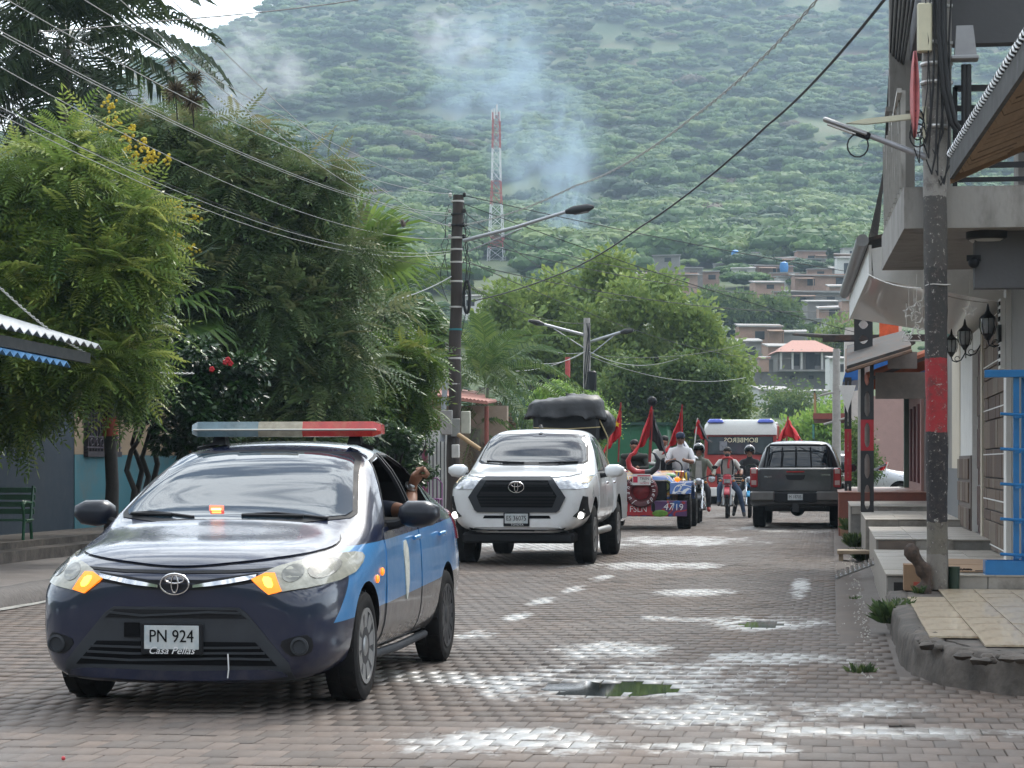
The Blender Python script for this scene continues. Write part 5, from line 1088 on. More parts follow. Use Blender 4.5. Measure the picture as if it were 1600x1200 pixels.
def build_tile_eave():
    """tiled canopy of the corner plot, sloping down to the road"""
    e = thing("tiled_canopy", "terracotta tiled canopy edged with black and white twisted rope", "canopy", (.96, 18.1, -.10), radians(1.9))
    xa, ya, yb, z = 0.0, -5.8, 0.0, 3.70; sl = tan(radians(24)); L = 2.2
    b = MB(); V = [(xa, ya, z+.07), (xa+L, ya, z+.07+L*sl), (xa+L, yb, z+.07+L*sl), (xa, yb, z+.07)]; b.add(V+[(x, y, q+.05) for x, y, q in V], [(0, 1, 2, 3), (7, 6, 5, 4), (0, 4, 5, 1), (1, 5, 6, 2), (2, 6, 7, 3), (3, 7, 4, 0)]); b.obj("deck", mat("dark_roof_deck", (.07, .055, .045), .9, var=.3), e, None)
    # barrel tiles seen from beneath, overlapping down the slope
    n = 7; prof = [(.11*cos(a), .075*sin(a)) for a in np.linspace(0, pi, n)]; b = MB(); V = []
    for u in (0, .36):
        for th in (0, .012): V += [(u, c, s_*(1 if th == 0 else 1)+th-(.018*(u/.36))) for c, s_ in prof]
    fs = []
    for j in range(n-1): fs += [(j, j+1, 2*n+j+1, 2*n+j), (n+j, 3*n+j, 3*n+j+1, n+j+1), (j, n+j, n+j+1, j+1), (2*n+j, 2*n+j+1, 3*n+j+1, 3*n+j)]
    b.add(V, fs); me = b.mesh("roof_tile", 50); me.materials.append(TERRA); rn = random.Random(3)
    for i in range(5):
        for j in range(26):
            y = yb-.10-.222*j; o = bpy.data.objects.new("roof_tile", me); COL.objects.link(o); o.parent = e; u = .06+i*.33
            o.location = (xa+u*cos(radians(24)), y, z+.04+u*sin(radians(24))-.06+rn.uniform(-.006, .006)); o.rotation_euler = (rn.uniform(-.02, .02), -radians(24), rn.uniform(-.03, .03))
    b = MB(); b.box((xa-.02, (ya+yb)/2, z+.06), (.03, yb-ya, .17)); b.obj("fascia", mat("dark_fascia_board", (.030, .028, .026), .7, var=.2), e, None)
    b = MB(); b.prism([(xa-.03, z-.06), (xa+1.6, z-.06+1.63*sl), (xa+1.6, z+.03+1.63*sl), (xa-.03, z+.03)], yb, yb+.05, 'Y'); b.obj("barge_board", mat("brown_barge_board", (.20, .125, .075), .8, var=.3, scale=5), e, None)
    for col, ph in ((WHITE_L, 0), (BLACK_P, pi)):
        b = MB(); b.tube([(xa-.03+.020*cos(k*1.1+ph), yb-k*.022, z+.17+.020*sin(k*1.1+ph)) for k in range(264)], .015, 5); b.obj("rope", col, e, 60)
build_tile_eave()
def build_blue_rack():
    r = thing("display_rack", "bright blue steel display rack with tray, standing on the terrace edge", "rack", (1.31, 19.95, .357)); b = MB()
    b.box((.55, -.12, 1.74), (1.1, .10, .065), bev=.004); b.obj("top_bar", BLUE_F, r, 30)
    for x in (.27, .95): b = MB(); b.box((x, -.11, .88), (.05, .05, 1.66)); b.box((x+.065, -.05, .88), (.035, .035, 1.66)); b.obj("post", BLUE_F, r, None)
    for k in range(5): b = MB(); b.tube([(.13, -.18, .18+.303*k), (.28, -.17, .17+.303*k), (.95, -.17, .17+.303*k)], .013, 6); b.box((.28, -.17, .15+.303*k), (.05, .03, .02)); b.obj("rung", BLUE_F, r, 50)
    b = MB(); T = .02
    for c, d in (((.55, -.22, .06), (1.1, T, .12)), ((.55, .06, .06), (1.1, T, .12)), ((.01, -.08, .06), (T, .26, .12)), ((1.09, -.08, .06), (T, .26, .12)), ((.55, -.08, .012), (1.06, .26, T))): b.box(c, d)
    b.obj("tray", BLUE_F, r, None)
build_blue_rack()
def star(name, p, r, label, m, sides=5, tree=False):
    b = MB(); pts = []
    if tree: pts = [(0, 1), (.45, .35), (.25, .35), (.7, -.35), (.4, -.35), (.85, -1), (-.85, -1), (-.4, -.35), (-.7, -.35), (-.25, .35), (-.45, .35)]
    else: pts = [((1 if k % 2 == 0 else .45)*sin(pi*k/5), (1 if k % 2 == 0 else .45)*cos(pi*k/5)) for k in range(10)]
    b.tube([(x*r, 0, z*r) for x, z in pts], r*.11, 5, closed=True); b.cyl((0, 0, r), (0, 0, r+.25), .002, n=4); o = b.obj(name, m, None, 50); o.location = p; tag(o, label, "ornament", "white hanging ornaments by the near pole"); return o
def build_ornaments():
    m = mat("white_tinsel", (.66, .64, .60), .5, var=.25, scale=50)
    L = [(1420, 488, .055, 0, "white star ornament at the left end of the string by the pole"), (1432, 482, .06, 0, "white star ornament second from the left on the string"), (1443, 474, .06, 0, "white star ornament close against the banded pole, highest one left of it"), (1428, 496, .04, 0, "small white star hanging lowest of the upper cluster left of the pole"),
         (1441, 508, .07, 0, "large white star ornament lower on the left of the banded pole"), (1430, 521, .065, 1, "white tinsel tree ornament outline hanging left of the banded pole"), (1416, 525, .045, 1, "small white tree ornament left of the larger tinsel tree"), (1515, 485, .065, 0, "white star with red centre hanging right of the banded pole"), (1564, 449, .05, 0, "slim white ornament hanging under the balcony beside the lantern")]
    for px, py, r, tr, lb in L: star("ornament", W(px, py, 20.2), r, lb, m, tree=bool(tr))
    wire("ornament_string", [W(1356, 428, 24), W(1440, 450, 20.1), W(1545, 473, 22.5)], .005, m, "thin pale string of ornaments slung from the white eave past the pole", "string", .01)
build_ornaments()

# ------------------------------------------------------------------ neighbour with the white eave, awnings, lattice posts, far row
def build_row():
    h = thing("eaved_house", "low house with broad glossy white eave past the balcony", "house", (0, 0, 0)); xa = .42
    b = MB(); b.prism([(xa, 3.62), (xa+.02, 3.30), (XF+.3, 2.98), (XF+.3, 3.9)], 24.3, 24.36, 'Y'); b.obj("gable_panel", WHITE_W, h, None)
    b = MB(); V = [(xa, 24.36, 3.34), (XF+.3, 24.36, 3.04), (XF+.3, 31.6, 3.04), (xa-.15, 31.6, 3.34)]; b.add(V+[(x, y, z+.05) for x, y, z in V], [(0, 1, 2, 3), (7, 6, 5, 4), (0, 4, 5, 1), (1, 5, 6, 2), (2, 6, 7, 3), (3, 7, 4, 0)]); b.obj("soffit", PVC, h, None)
    b = MB(); V = [(xa-.03, 24.3, 3.33), (xa-.03, 24.3, 3.66), (xa-.18, 31.6, 3.66), (xa-.18, 31.6, 3.33)]; b.add(V+[(x+.03, y, z) for x, y, z in V], [(0, 1, 2, 3), (7, 6, 5, 4), (0, 4, 5, 1), (1, 5, 6, 2), (2, 6, 7, 3), (3, 7, 4, 0)]); b.obj("fascia", WHITE_W, h, None)
    b = MB(); b.tube([(xa-.10-.02*(y-24.3), y, 3.70) for y in np.linspace(24.2, 31.7, 9)], .07, 8); b.obj("gutter", mat("grey_gutter", (.25, .25, .25), .5, .3, var=.2), h, 50)
    b = MB(); V = [(xa-.1, 24.3, 3.68), (XF+2, 24.3, 4.6), (XF+2, 31.6, 4.6), (xa-.25, 31.6, 3.68)]; b.add(V+[(x, y, z+.04) for x, y, z in V], [(0, 1, 2, 3), (7, 6, 5, 4), (0, 4, 5, 1), (1, 5, 6, 2), (2, 6, 7, 3), (3, 7, 4, 0)]); b.obj("roof", TIN, h, None)
    # far houses of the row
    def house(label, y0, y1, z, x, m, extra=None, base=.6, w=3.2):
        t = thing("row_house", label, "house", (x, y0, 0), 0, "houses in the right-hand row"); b = MB(); b.box((w/2, (y1-y0)/2, (z+base)/2-.1), (w, y1-y0, z-base+.2)); b.obj("wall", m, t, None)
        if extra: extra(t, y1-y0)
        return t
    red, grn = mat("red_post_paint", (.42, .07, .04), .6, var=.2), mat("green_post_paint", (.02, .25, .07), .6, var=.2)
    def shop(t, l):
        for k in range(2):
            for sx, (za, zb, m) in enumerate(((1.45, 2.75, red), (.58, 1.45, grn))): b = MB(); b.box((-.03, .5+k*1.25, (za+zb)/2), (.08, .34, zb-za)); b.obj("pillar", m, t, None)
            b = MB()
            for j in range(18): b.lathe([(.03, .0), (.045, .05), (.03, .10)], (-.10, .28+k*1.25, .62+j*.118), 6)
            b.obj("bead_strip", RAIL_W, t, None)
        b = MB(); b.box((-.012, 3.6, 1.2), (.03, 1.6, 1.2)); w = b.obj("brick_panel", mat("red_mortar", (.28, .25, .22), .9), t, None); br = mat("row_brick", (.27, .13, .085), .85, var=.3)
        for i in range(10):
            for j in range(7): b = MB(); b.box((-.03, 2.9+.23*j+(.11 if i % 2 else 0), .66+i*.115), (.025, .215, .10)); b.obj("brick", br, w, None)
        b = MB(); b.box((-.02, 5.4, 1.55), (.05, 1.2, 2.0)); b.obj("door", mat("dark_brown_door", (.07, .04, .03), .6, var=.2), t, None)
        b = MB(); b.prism([(-1.15, 2.62), (.1, 3.1), (.1, 3.16), (-1.15, 2.68)], -.2, 5.2, 'Y'); a = b.obj("tile_awning", mat("shade_roof_board", (.05, .03, .026), .8), t, None)
        rt = mat("red_roof_tile", (.36, .11, .06), .8, var=.3); tm = MB(); tm.tube([(0, 0, 0), (.42, 0, .16)], .09, 6); me = tm.mesh("roof_tile", 50); me.materials.append(rt)
        for i in range(3):
            for j in range(22): o = bpy.data.objects.new("roof_tile", me); COL.objects.link(o); o.parent = a; o.location = (-1.17+i*.41, -.1+j*.24, 2.68+i*.158)
        b = MB(); b.box((-.55, -.25, 2.55), (1.0, .05, .42)); b.obj("awning_end", mat("grey_wood_board", (.20, .17, .15), .8, var=.2), t, None)
    house("reddish shop house with red and green pillars under a tiled awning", 36.2, 42.5, 3.2, XF-.02, mat("dusty_red_wall", (.27, .15, .13), .8, var=.15, dirt=(.15, .1, .09), dirt_amt=.4), shop)
    def stripes(t, l):
        for k in range(3): b = MB(); b.box((-.02, .8+2.0*k, 1.7), (.05, .55, 1.5)); b.obj("shutter", mat("dark_red_shutter", (.12, .05, .05), .7), t, None)
        b = MB(); b.box((-.06, 6.6, 1.7), (.1, .35, 2.4)); b.obj("pillar", mat("green_grey_pillar", (.09, .15, .12), .7), t, None)
    house("pink plastered house beyond the tiled shop awning", 42.6, 50, 3.0, XF-.1, mat("pink_plaster", (.42, .27, .24), .8, var=.1, dirt=(.3, .2, .18), dirt_amt=.3), stripes)
    def bal(t, l):
        b = MB(); b.box((-.5, l/2, 2.95), (1.2, l, .2)); b.obj("balcony", mat("red_brown_slab", (.22, .06, .045), .7), t, None)
        for k in range(12): b = MB(); b.box((-1.05, .3+k*.5, 3.4), (.05, .06, .75)); b.obj("baluster", mat("ochre_baluster", (.34, .22, .10), .7), t, None)
        b = MB(); b.box((-1.05, l/2, 3.8), (.06, l, .06)); b.obj("rail", BLACK_M, t, None)
        b = MB(); b.box((-1.1, l/2-1, 2.45), (.06, 3.2, .5)); b.obj("sign_board", mat("teal_sign", (.10, .36, .32), .5, var=.1), t, None)
    house("far two storey house with ochre balusters and a teal signboard", 78, 86, 6.0, .45, mat("far_white_wall", (.5, .47, .43), .8, var=.1), bal, .3, .9)
    house("pink end wall behind the silver sedan at the far right", 70, 76, 3.4, 1.25, mat("pink_plaster", (.42, .27, .24), .8), None, .0)
    # tin awning and blue awning on lattice posts
    a = thing("tin_awning", "sagging dark tin awning held up by a lattice post", "awning", (0, 0, 0)); c = lambda px, py, d: tuple(W(px, py, d))
    P0, P1, P2, P3 = W(1323, 545, 38.5), W(1323, 577, 34.2), W(1424, 545, 34.5), W(1412, 522, 38.5)
    b = MB(); n = 14; V = []
    for i in range(n+1):
        for q in range(2):
            for th in (0, .05): p = (P0.lerp(P1, i/n) if q == 0 else P3.lerp(P2, i/n)); V.append((p.x, p.y, p.z+th+.03*(i % 2)))
    fs = []
    for i in range(n): o = i*4; fs += [(o, o+4, o+6, o+2), (o+1, o+3, o+7, o+5), (o, o+1, o+5, o+4), (o+2, o+6, o+7, o+3)]
    b.add(V, fs+[(0, 2, 3, 1), (n*4, n*4+1, n*4+3, n*4+2)]); b.obj("sheet", TIN, a, None)
    b = MB(); b.cyl(P0-Vector((0, 0, .02)), P1-Vector((0, 0, .02)), .03, n=6); b.cyl(P1-Vector((0, 0, .03)), P2-Vector((0, 0, .03)), .03, n=6); b.obj("batten", mat("rusty_batten", (.15, .09, .06), .8, var=.3), a, None)
    b = MB(); p = W(1410, 563, 35); b.box(p, (.45, .12, .26)); b.obj("soffit_board", mat("grey_soffit_board", (.24, .2, .18), .8, var=.2), a, None)
    f = thing("blue_awning", "bright blue rounded awning beyond the dark tin one", "awning", (0, 0, 0)); b = MB(); V = []; sec = [(-1.55, 2.92), (-1.5, 3.1), (-1.2, 3.28), (-.6, 3.42), (.2, 3.5), (.2, 3.2), (-.5, 3.05)]
    for y in (43, 46, 49.5): V += [(XF+x, y, z-.05) for x, z in sec]
    n = len(sec); b.add(V, [(i*n+j, i*n+(j+1) % n, (i+1)*n+(j+1) % n, (i+1)*n+j) for i in range(2) for j in range(n)]+[tuple(range(n)), tuple(2*n+j for j in range(n))]); b.obj("fabric", mat("blue_awning_cloth", (.02, .13, .42), .5, var=.15), f, 50)
    lat = [mat("black_lattice_paint", (.02, .02, .022), .6, var=.2), mat("red_lattice_paint", (.36, .02, .03), .6, var=.2)]
    def lattice(px, d, base, top, w, label, rz0, rz1, off=0):
        x, y = XD(px, d); t = thing("lattice_post", label, "post", (x, y, 0), 0, "red and black lattice posts"); zs = np.linspace(base, top, max(5, int((top-base)/.36)))
        for za, zb in zip(zs[:-1], zs[1:]):
            m = lat[1] if rz0 < (za+zb)/2 < rz1 else lat[0]; b = MB()
            for s in (-1, 1): b.box((s*(w/2-.03), 0, (za+zb)/2), (.06, .09, zb-za))
            rr = (w/2-.055); N = 8; cx, hz = rr, (zb-za)/2-.045
            b.box((0, 0, za+.025), (w-.10, .085, .05)); b.box((0, 0, zb-.025), (w-.10, .085, .05))
            for s in (-1, 1):
                for e_ in (-1, 1): zc = (za+zb)/2+e_*hz; b.prism([(s*rr, zc), (s*rr, zc-e_*.10), (s*rr*.55, zc-e_*.03), (s*rr*.1, zc)], -.04, .04, 'Y')
            b.obj("post_segment", m, t, None)
    lattice(1355, 34.6, .56, 2.95, .20, "near lattice post with oval holes, painted black and red, under the tin awning", 1.30, 1.85)
    lattice(1349, 36.6, 2.98, 3.95, .30, "pale unpainted post above the tin awning with oval holes", 9, 9)
    lattice(1325, 42.5, .5, 2.95, .13, "slim far lattice post in black and red under the blue awning", 1.15, 1.75)
    # thin conductor brackets and TV aerial on the far roof
    b = MB(); g = thing("white_pennant", "white triangular pennant hanging below the blue awning corner", "pennant", W(1324, 602, 42.3)); b.add([(-.16, 0, .0), (.16, 0, 0), (0, 0, -.52), (-.16, .012, .0), (.16, .012, 0), (0, .012, -.52)], [(0, 2, 1), (3, 4, 5), (0, 1, 4, 3), (1, 2, 5, 4), (2, 0, 3, 5)]); b.obj("cloth", WHITE_W, g, None)
    b = MB(); b.box((0, 0, 0), (.34, .05, .62)); fl = b.obj("sign", mat("orange_red_sign", (.6, .10, .03), .5, var=.3, scale=6), None, None); fl.location = W(1389, 508, 40); tag(fl, "small orange red sign sticking up above the tin awning", "sign")
    b = MB(); b.box((0, 0, 0), (.16, .05, 1.0)); fl = b.obj("sign", WHITE_W, None, None); fl.location = W(1402, 512, 40.4); tag(fl, "narrow white sign beside the orange one above the tin awning", "sign"); b = MB(); b.box((0, -.03, -.25), (.10, .01, .3)); b.obj("red_mark", mat("sign_red", (.5, .03, .03), .5), fl, None)
    b = MB(); p, q = W(1240, 522, 46), W(1424, 533, 40); b.tube([p, p.lerp(q, .45), q], [.03, .05, .09], 6); q2 = W(1310, 524, 41.5); b.box(q2.lerp(q, .5), ((q2-q).length, .5, .10)); tag(b.obj("eave_edge", TIN, None, 40), "dark thin roof edge with a protruding pipe above the tin awning", "eave")
build_row()

# ------------------------------------------------------------------ far right poles
def plain_pole(name, label, px, d, top_py, r, m, base=0.0, lean=0.0):
    x, y = XD(px, d); z = CH+(YH-top_py)/F*d; t = thing(name, label, "utility pole", (x, y, base)); b = MB(); b.tube([(0, 0, -.1), (lean*.5, 0, (z-base)/2), (lean, 0, z-base)], [r, r*.9, r*.75], 12); b.obj("shaft", m, t, 50); return t, z
PALEC = mat("pale_pole_concrete", (.33, .31, .29), .8, var=.2, scale=5)
pr, _z = plain_pole("utility_pole", "pale concrete pole at the far right kerb beyond the grey pickup", 1307, 62, 545, .13, PALEC)
for z, l in ((3.2, .9), (2.4, .7)): b = MB(); b.cyl((-l/2, 0, z), (l/2, -.1, z+.2), .03, n=6); b.obj("cross_arm", PALEC, pr, 40)
pr2, _z = plain_pole("utility_pole", "concrete pole with insulators behind the white eave", 1350, 41, 385, .12, PALEC, .6)
for k in range(4): b = MB(); b.lathe([(.11, -.04), (.13, 0), (.11, .04)], (0, 0, 4.1+.16*k), 10); b.obj("insulator", RAIL_W, pr2, 40)
b = MB(); b.cyl((-.55, 0, 4.55), (.6, 0, 4.5), .025, n=6); b.obj("cross_arm", PALEC, pr2, 40)
# ================================================================== foliage builders
def leaf_pinnate(pairs, L, w, droop=.25, back=.35, tip=True):
    """a feather leaf along +x: lozenge leaflets either side of a sagging midrib"""
    V = []; Q = []
    for i in range(pairs):
        t = (i+.6)/pairs; x = t; z = -droop*t*t; ll = L*(.65+.35*sin(pi*min(1, t*1.05)))*(1 if t < .9 else .8)
        for s in (-1, 1):
            o = len(V); dx, dy, dz = back*ll, s*ll, -.28*ll
            V += [(x, 0, z), (x+dx*.45+w, dy*.5, z+dz*.25), (x+dx, dy, z+dz), (x+dx*.45-w, dy*.5, z+dz*.25)]; Q.append((o, o+1, o+2, o+3))
    if tip: o = len(V); V += [(1, 0, -droop), (1+L*.5, w, -droop-L*.2), (1+L, 0, -droop-L*.4), (1+L*.5, -w, -droop-L*.2)]; Q.append((o, o+1, o+2, o+3))
    o = len(V); V += [(0, -.006, 0), (0, .006, 0), (1, .003, -droop), (1, -.003, -droop)]; Q.append((o, o+1, o+2, o+3))
    return np.array(V), np.array(Q)
def leaf_simple():
    V = [(0, 0, 0), (.3, .24, .04), (.75, .16, 0), (1, 0, -.10), (.75, -.16, 0), (.3, -.24, .04), (.5, 0, -.03)]
    return np.array(V), np.array([(0, 6, 2, 1), (6, 3, 3, 2), (0, 5, 4, 6), (6, 4, 3, 3)])[[0, 2]]
def leaf_clump(n, spread, size, rng):
    V = []; Q = []
    for i in range(n):
        c = rng.normal(size=3)*spread; a = rng.normal(size=3); a /= np.linalg.norm(a); b = np.cross(a, rng.normal(size=3)); b /= np.linalg.norm(b); s = size*rng.uniform(.6, 1.3); o = len(V)
        V += [c-a*s, c+b*s*.55, c+a*s, c-b*s*.55]; Q.append((o, o+1, o+2, o+3))
    return np.array(V), np.array(Q)
def scatter_leaves(tmpl, P, D, S, T, rng, jitter=.35):
    """copies of a leaf at points P pointing along D with sizes S and tints T, as raw arrays"""
    V0, Q0 = tmpl; n = len(P); D = D+rng.normal(size=D.shape)*jitter; D /= np.linalg.norm(D, axis=1, keepdims=True)
    up = np.tile(np.array([0, 0, 1.0]), (n, 1))+rng.normal(size=(n, 3))*.35; Y = np.cross(up, D); Y /= np.linalg.norm(Y, axis=1, keepdims=True)+1e-9; Z = np.cross(D, Y)
    V = P[:, None, :]+S[:, None, None]*(V0[None, :, 0:1]*D[:, None, :]+V0[None, :, 1:2]*Y[:, None, :]+V0[None, :, 2:3]*Z[:, None, :])
    m = len(V0); Q = (Q0[None]+(np.arange(n)*m)[:, None, None]).reshape(-1, Q0.shape[1]); return V.reshape(-1, 3), Q, np.repeat(T, m)
def crown(name, parent, lobes, d, depth, tmpl, n, size, m, rng, droop=.35, tipbias=.0, fill=.55, origin=None, flat=1.0, sub=5):
    """lobes (px, py, r px) at depth d: leaves on and inside each lobe, pointing outwards and down"""
    w = np.array([l[2]**2 for l in lobes], float); w /= w.sum(); P = []; D = []; T = []
    if sub:
        L2 = []
        for l in lobes:
            for k in range(sub): a = rng.uniform(0, 2*pi); q = math.sqrt(rng.uniform(.05, 1))*.60; dz = (l[3] if len(l) > 3 else rng.uniform(-depth, depth))+rng.uniform(-.5, .5)*l[2]/F*d; L2.append((l[0]+q*l[2]*cos(a), l[1]+q*l[2]*sin(a), l[2]*rng.uniform(.34, .52), dz))
        lobes = L2; w = np.array([l[2]**2 for l in lobes], float); w /= w.sum()
    ctr = [np.array(W(l[0], l[1], d+(l[3] if len(l) > 3 else rng.uniform(-depth, depth)))) for l in lobes]; rad = [l[2]/F*d for l in lobes]; base = [rng.uniform(-.12, .12) for l in lobes]
    for k in rng.choice(len(lobes), size=n, p=w):
        u = rng.normal(size=3); u /= np.linalg.norm(u); u[2] = u[2]*flat; rr = rng.uniform(fill, 1.0)**.7
        if rng.uniform() < .12: rr *= 1.14
        P.append(ctr[k]+u*rad[k]*rr); dd = u*np.array([1, 1, .6]); dd[2] -= droop*rng.uniform(.4, 1.4); D.append(dd)
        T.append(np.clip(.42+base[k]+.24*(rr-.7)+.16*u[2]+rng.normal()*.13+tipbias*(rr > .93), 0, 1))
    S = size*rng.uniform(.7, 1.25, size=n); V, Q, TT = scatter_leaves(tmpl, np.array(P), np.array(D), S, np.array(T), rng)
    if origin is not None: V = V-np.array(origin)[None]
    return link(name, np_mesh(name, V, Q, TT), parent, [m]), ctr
BARK = mat("grey_brown_bark", (.085, .070, .058), .95, var=.4, scale=9, bump=.9, bscale=22, stretch=(1, 1, .3))
BARK_D = mat("dark_bark", (.030, .026, .023), .95, var=.4, scale=9, bump=.9, bscale=22)
def limbs(t, base, pts, r, m, loc, name="trunk", n=8):
    b = MB(); base = Vector(base)
    for p in pts:
        p = Vector(p); mid = base.lerp(p, .5)+Vector((0, 0, .12*(p-base).length)); b.tube([base-Vector(loc), mid-Vector(loc), p-Vector(loc)], [r, r*.65, r*.25], n)
    return b.obj(name, m, t, 60)

# ------------------------------------------------------------------ left house, bench, trees along the left pavement
def build_left_house():
    h = thing("teal_house", "house with teal lower wall, tan upper wall and barred window in deep shade", "house", (0, 0, 0)); xw = -11.0; y0, y1 = 24, 37.4
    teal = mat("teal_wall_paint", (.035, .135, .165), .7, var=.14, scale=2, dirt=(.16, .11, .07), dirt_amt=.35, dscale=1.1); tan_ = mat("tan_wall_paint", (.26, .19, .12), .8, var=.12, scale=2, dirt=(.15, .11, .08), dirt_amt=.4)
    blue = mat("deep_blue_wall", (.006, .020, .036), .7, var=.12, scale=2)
    def blk(n, ya, yb, za, zb, m, th=.3, dx=0.0): b = MB(); b.box((xw-th/2+dx, (ya+yb)/2, (za+zb)/2), (th, yb-ya, zb-za)); return b.obj(n, m, h, None)
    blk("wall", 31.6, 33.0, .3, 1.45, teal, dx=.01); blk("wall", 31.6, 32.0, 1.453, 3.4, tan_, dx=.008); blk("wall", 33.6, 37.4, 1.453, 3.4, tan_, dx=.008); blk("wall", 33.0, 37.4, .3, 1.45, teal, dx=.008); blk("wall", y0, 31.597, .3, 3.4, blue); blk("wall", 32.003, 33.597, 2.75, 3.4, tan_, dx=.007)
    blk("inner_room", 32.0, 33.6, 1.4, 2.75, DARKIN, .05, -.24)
    w = blk("window", 32.0, 33.6, 1.42, 1.5, mat("dark_iron", (.028, .022, .028), .6), .12, .08)
    b = MB()
    for k in range(12): b.cyl((xw+.06, 32.06+.135*k, 1.5), (xw+.06, 32.06+.135*k, 2.74), .012, n=6)
    for z in (1.56, 1.72, 2.7): b.box((xw+.06, 32.8, z), (.02, 1.6, .025))
    for k in range(6):
        b.tube([(xw+.07, 32.2+.24*k+.07*cos(a), 1.64+.05*sin(a)) for a in np.linspace(0, 5.6, 10)], .008, 5)
    b.obj("window_grille", mat("window_iron", (.05, .038, .05), .6), w, 40)
    b = MB(); b.box((xw+.55, 30.5, .25), (1.15, 14, .22)); b.obj("porch_step", CONC_D, h, None); b = MB(); b.box((xw+.70, 30.5, .21), (1.5, 14, .14)); b.obj("porch_step", CONC_D, h, None)
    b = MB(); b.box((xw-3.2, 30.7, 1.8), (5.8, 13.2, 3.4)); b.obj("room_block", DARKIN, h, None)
    # corrugated eaves: white above, blue below
    def corr(n, P0, P1, P2, P3, m, label_m=None):
        b = MB(); V = []; K = 60
        for i in range(K+1):
            t = i/K; z = .028*(1 if i % 2 else -1)
            for a, c in ((P0, P1), (P3, P2)):
                p = Vector(a).lerp(Vector(c), t); V += [(p.x, p.y, p.z+z), (p.x, p.y, p.z+z+.012)]
        fs = []
        for i in range(K): o = i*4; fs += [(o, o+4, o+6, o+2), (o+1, o+3, o+7, o+5), (o, o+1, o+5, o+4), (o+2, o+6, o+7, o+3)]
        b.add(V, fs); return b.obj(n, m, h, 50)
    wz = mat("white_corrugated_sheet", (.42, .43, .44), .45, .2, var=.1); bz = mat("blue_corrugated_sheet", (.09, .26, .50), .45, .2, var=.1)
    corr("roof", (-8.4, 17.5, 2.80), (-8.4, 25.1, 2.66), (-11.2, 25.1, 3.5), (-11.2, 17.5, 3.64), wz); corr("lower_roof", (-8.4, 17.5, 2.56), (-8.4, 24.0, 2.41), (-9.0, 24.0, 2.56), (-9.0, 17.5, 2.72), bz)
    b = MB(); b.box((-8.5, 21.2, 2.60), (.06, 7.4, .12), rot=(-.018, 0, 0)); b.obj("eave_beam", BLACK_M, h, None)
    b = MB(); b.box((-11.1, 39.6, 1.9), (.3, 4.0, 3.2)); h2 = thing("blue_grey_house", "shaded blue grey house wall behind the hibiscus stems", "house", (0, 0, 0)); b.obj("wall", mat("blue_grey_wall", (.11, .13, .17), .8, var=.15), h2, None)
    b = MB(); b.box((-10.93, 38.3, 1.9), (.03, .7, 1.0)); b.obj("red_poster", mat("red_poster", (.42, .03, .04), .6, var=.3), h2, None)
    b = MB(); b.box((-10.95, 37.55, 1.7), (.25, .25, 3.0)); b.obj("corner_pillar", mat("ochre_pillar", (.22, .12, .06), .8), h2, None)
build_left_house()
def build_bench():
    x, y = XD(8, 28.2); t = thing("bench", "dark green painted bench with scrolled arm in the shade at far left", "bench", (x-.35, y, .15), radians(6)); g = mat("green_bench_paint", (.008, .085, .035), .45, var=.15, coat=.3)
    for s in (-.72, .62):
        b = MB(); b.tube([(s, -.22, 0), (s, -.20, .25), (s, -.16, .44), (s, .16, .44), (s, .22, .2), (s, .28, 0)], .022, 6); b.tube([(s, .16, .44), (s, .24, .7), (s, .30, .88)], .022, 6)
        b.tube([(s, -.16, .44), (s, -.19, .58), (s, -.20, .66), (s, -.10, .685), (s, .22, .67)], .02, 6); b.tube([(s, -.20+.05*cos(a), .645+.05*sin(a)) for a in np.linspace(0, 5.2, 12)], .016, 6); b.obj("leg", g, t, 50)
    for k in range(5): b = MB(); b.box((-.05, -.13+.075*k, .455), (1.42, .055, .025), bev=.005); b.obj("slat", g, t, None)
    for k in range(4): b = MB(); b.box((-.05, .205+.028*k, .56+.09*k), (1.42, .022, .065), bev=.005); b.obj("slat", g, t, None)
build_bench()
rngL = np.random.default_rng(21)
NEEM = leaf_mat("neem_leaf", (.140, .225, .036), (.33, .36, .07), (.038, .090, .022), .38, .42)
CASS = leaf_mat("cassia_leaf", (.108, .172, .058), (.24, .235, .10), (.046, .092, .036), .28, .5)
HIBI = leaf_mat("hibiscus_leaf", (.014, .048, .011), (.05, .11, .02), (.006, .022, .007), .15, .3)
SOFT = leaf_mat("soft_bright_leaf", (.085, .16, .016), (.21, .22, .035), (.026, .070, .012), .38, .5)
def build_neem():
    x, y = XD(172, 28.9); t = thing("neem_tree", "bright yellow green feathery tree over the teal house at far left", "tree", (x, y, .15))
    lobes = [(66, 300, 95, -.3), (150, 255, 78, .2), (205, 345, 75, -.1), (110, 420, 120, -.4), (20, 470, 120, -.2), (195, 455, 75, -.5), (60, 585, 95, -.7), (165, 570, 75, -.6), (-70, 400, 150, 0), (125, 212, 45, .4), (-60, 590, 100, -.3), (220, 400, 52, -.2), (10, 300, 80, .3), (215, 530, 48, -.4), (50, 635, 60, -.6), (195, 620, 42, -.5)]
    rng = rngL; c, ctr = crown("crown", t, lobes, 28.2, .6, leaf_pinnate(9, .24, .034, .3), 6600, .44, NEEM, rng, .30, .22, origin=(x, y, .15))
    limbs(t, (x, y, 2.0), ctr[::6], .05, BARK_D, (x, y, .15), "limb"); b = MB(); b.tube([(0, 0, -.1), (.03, 0, .9), (-.02, 0, 1.9), (0, 0, 2.6)], [.105, .085, .08, .07], 10); b.obj("trunk", BARK_D, t, 60)
    b = MB(); b.tube([(.012, -.02, 1.52), (.008, -.02, 1.76)], [.10, .098], 10); b.obj("red_band", mat("faded_red_band", (.28, .05, .025), .8, var=.4), t, 60)
build_neem()
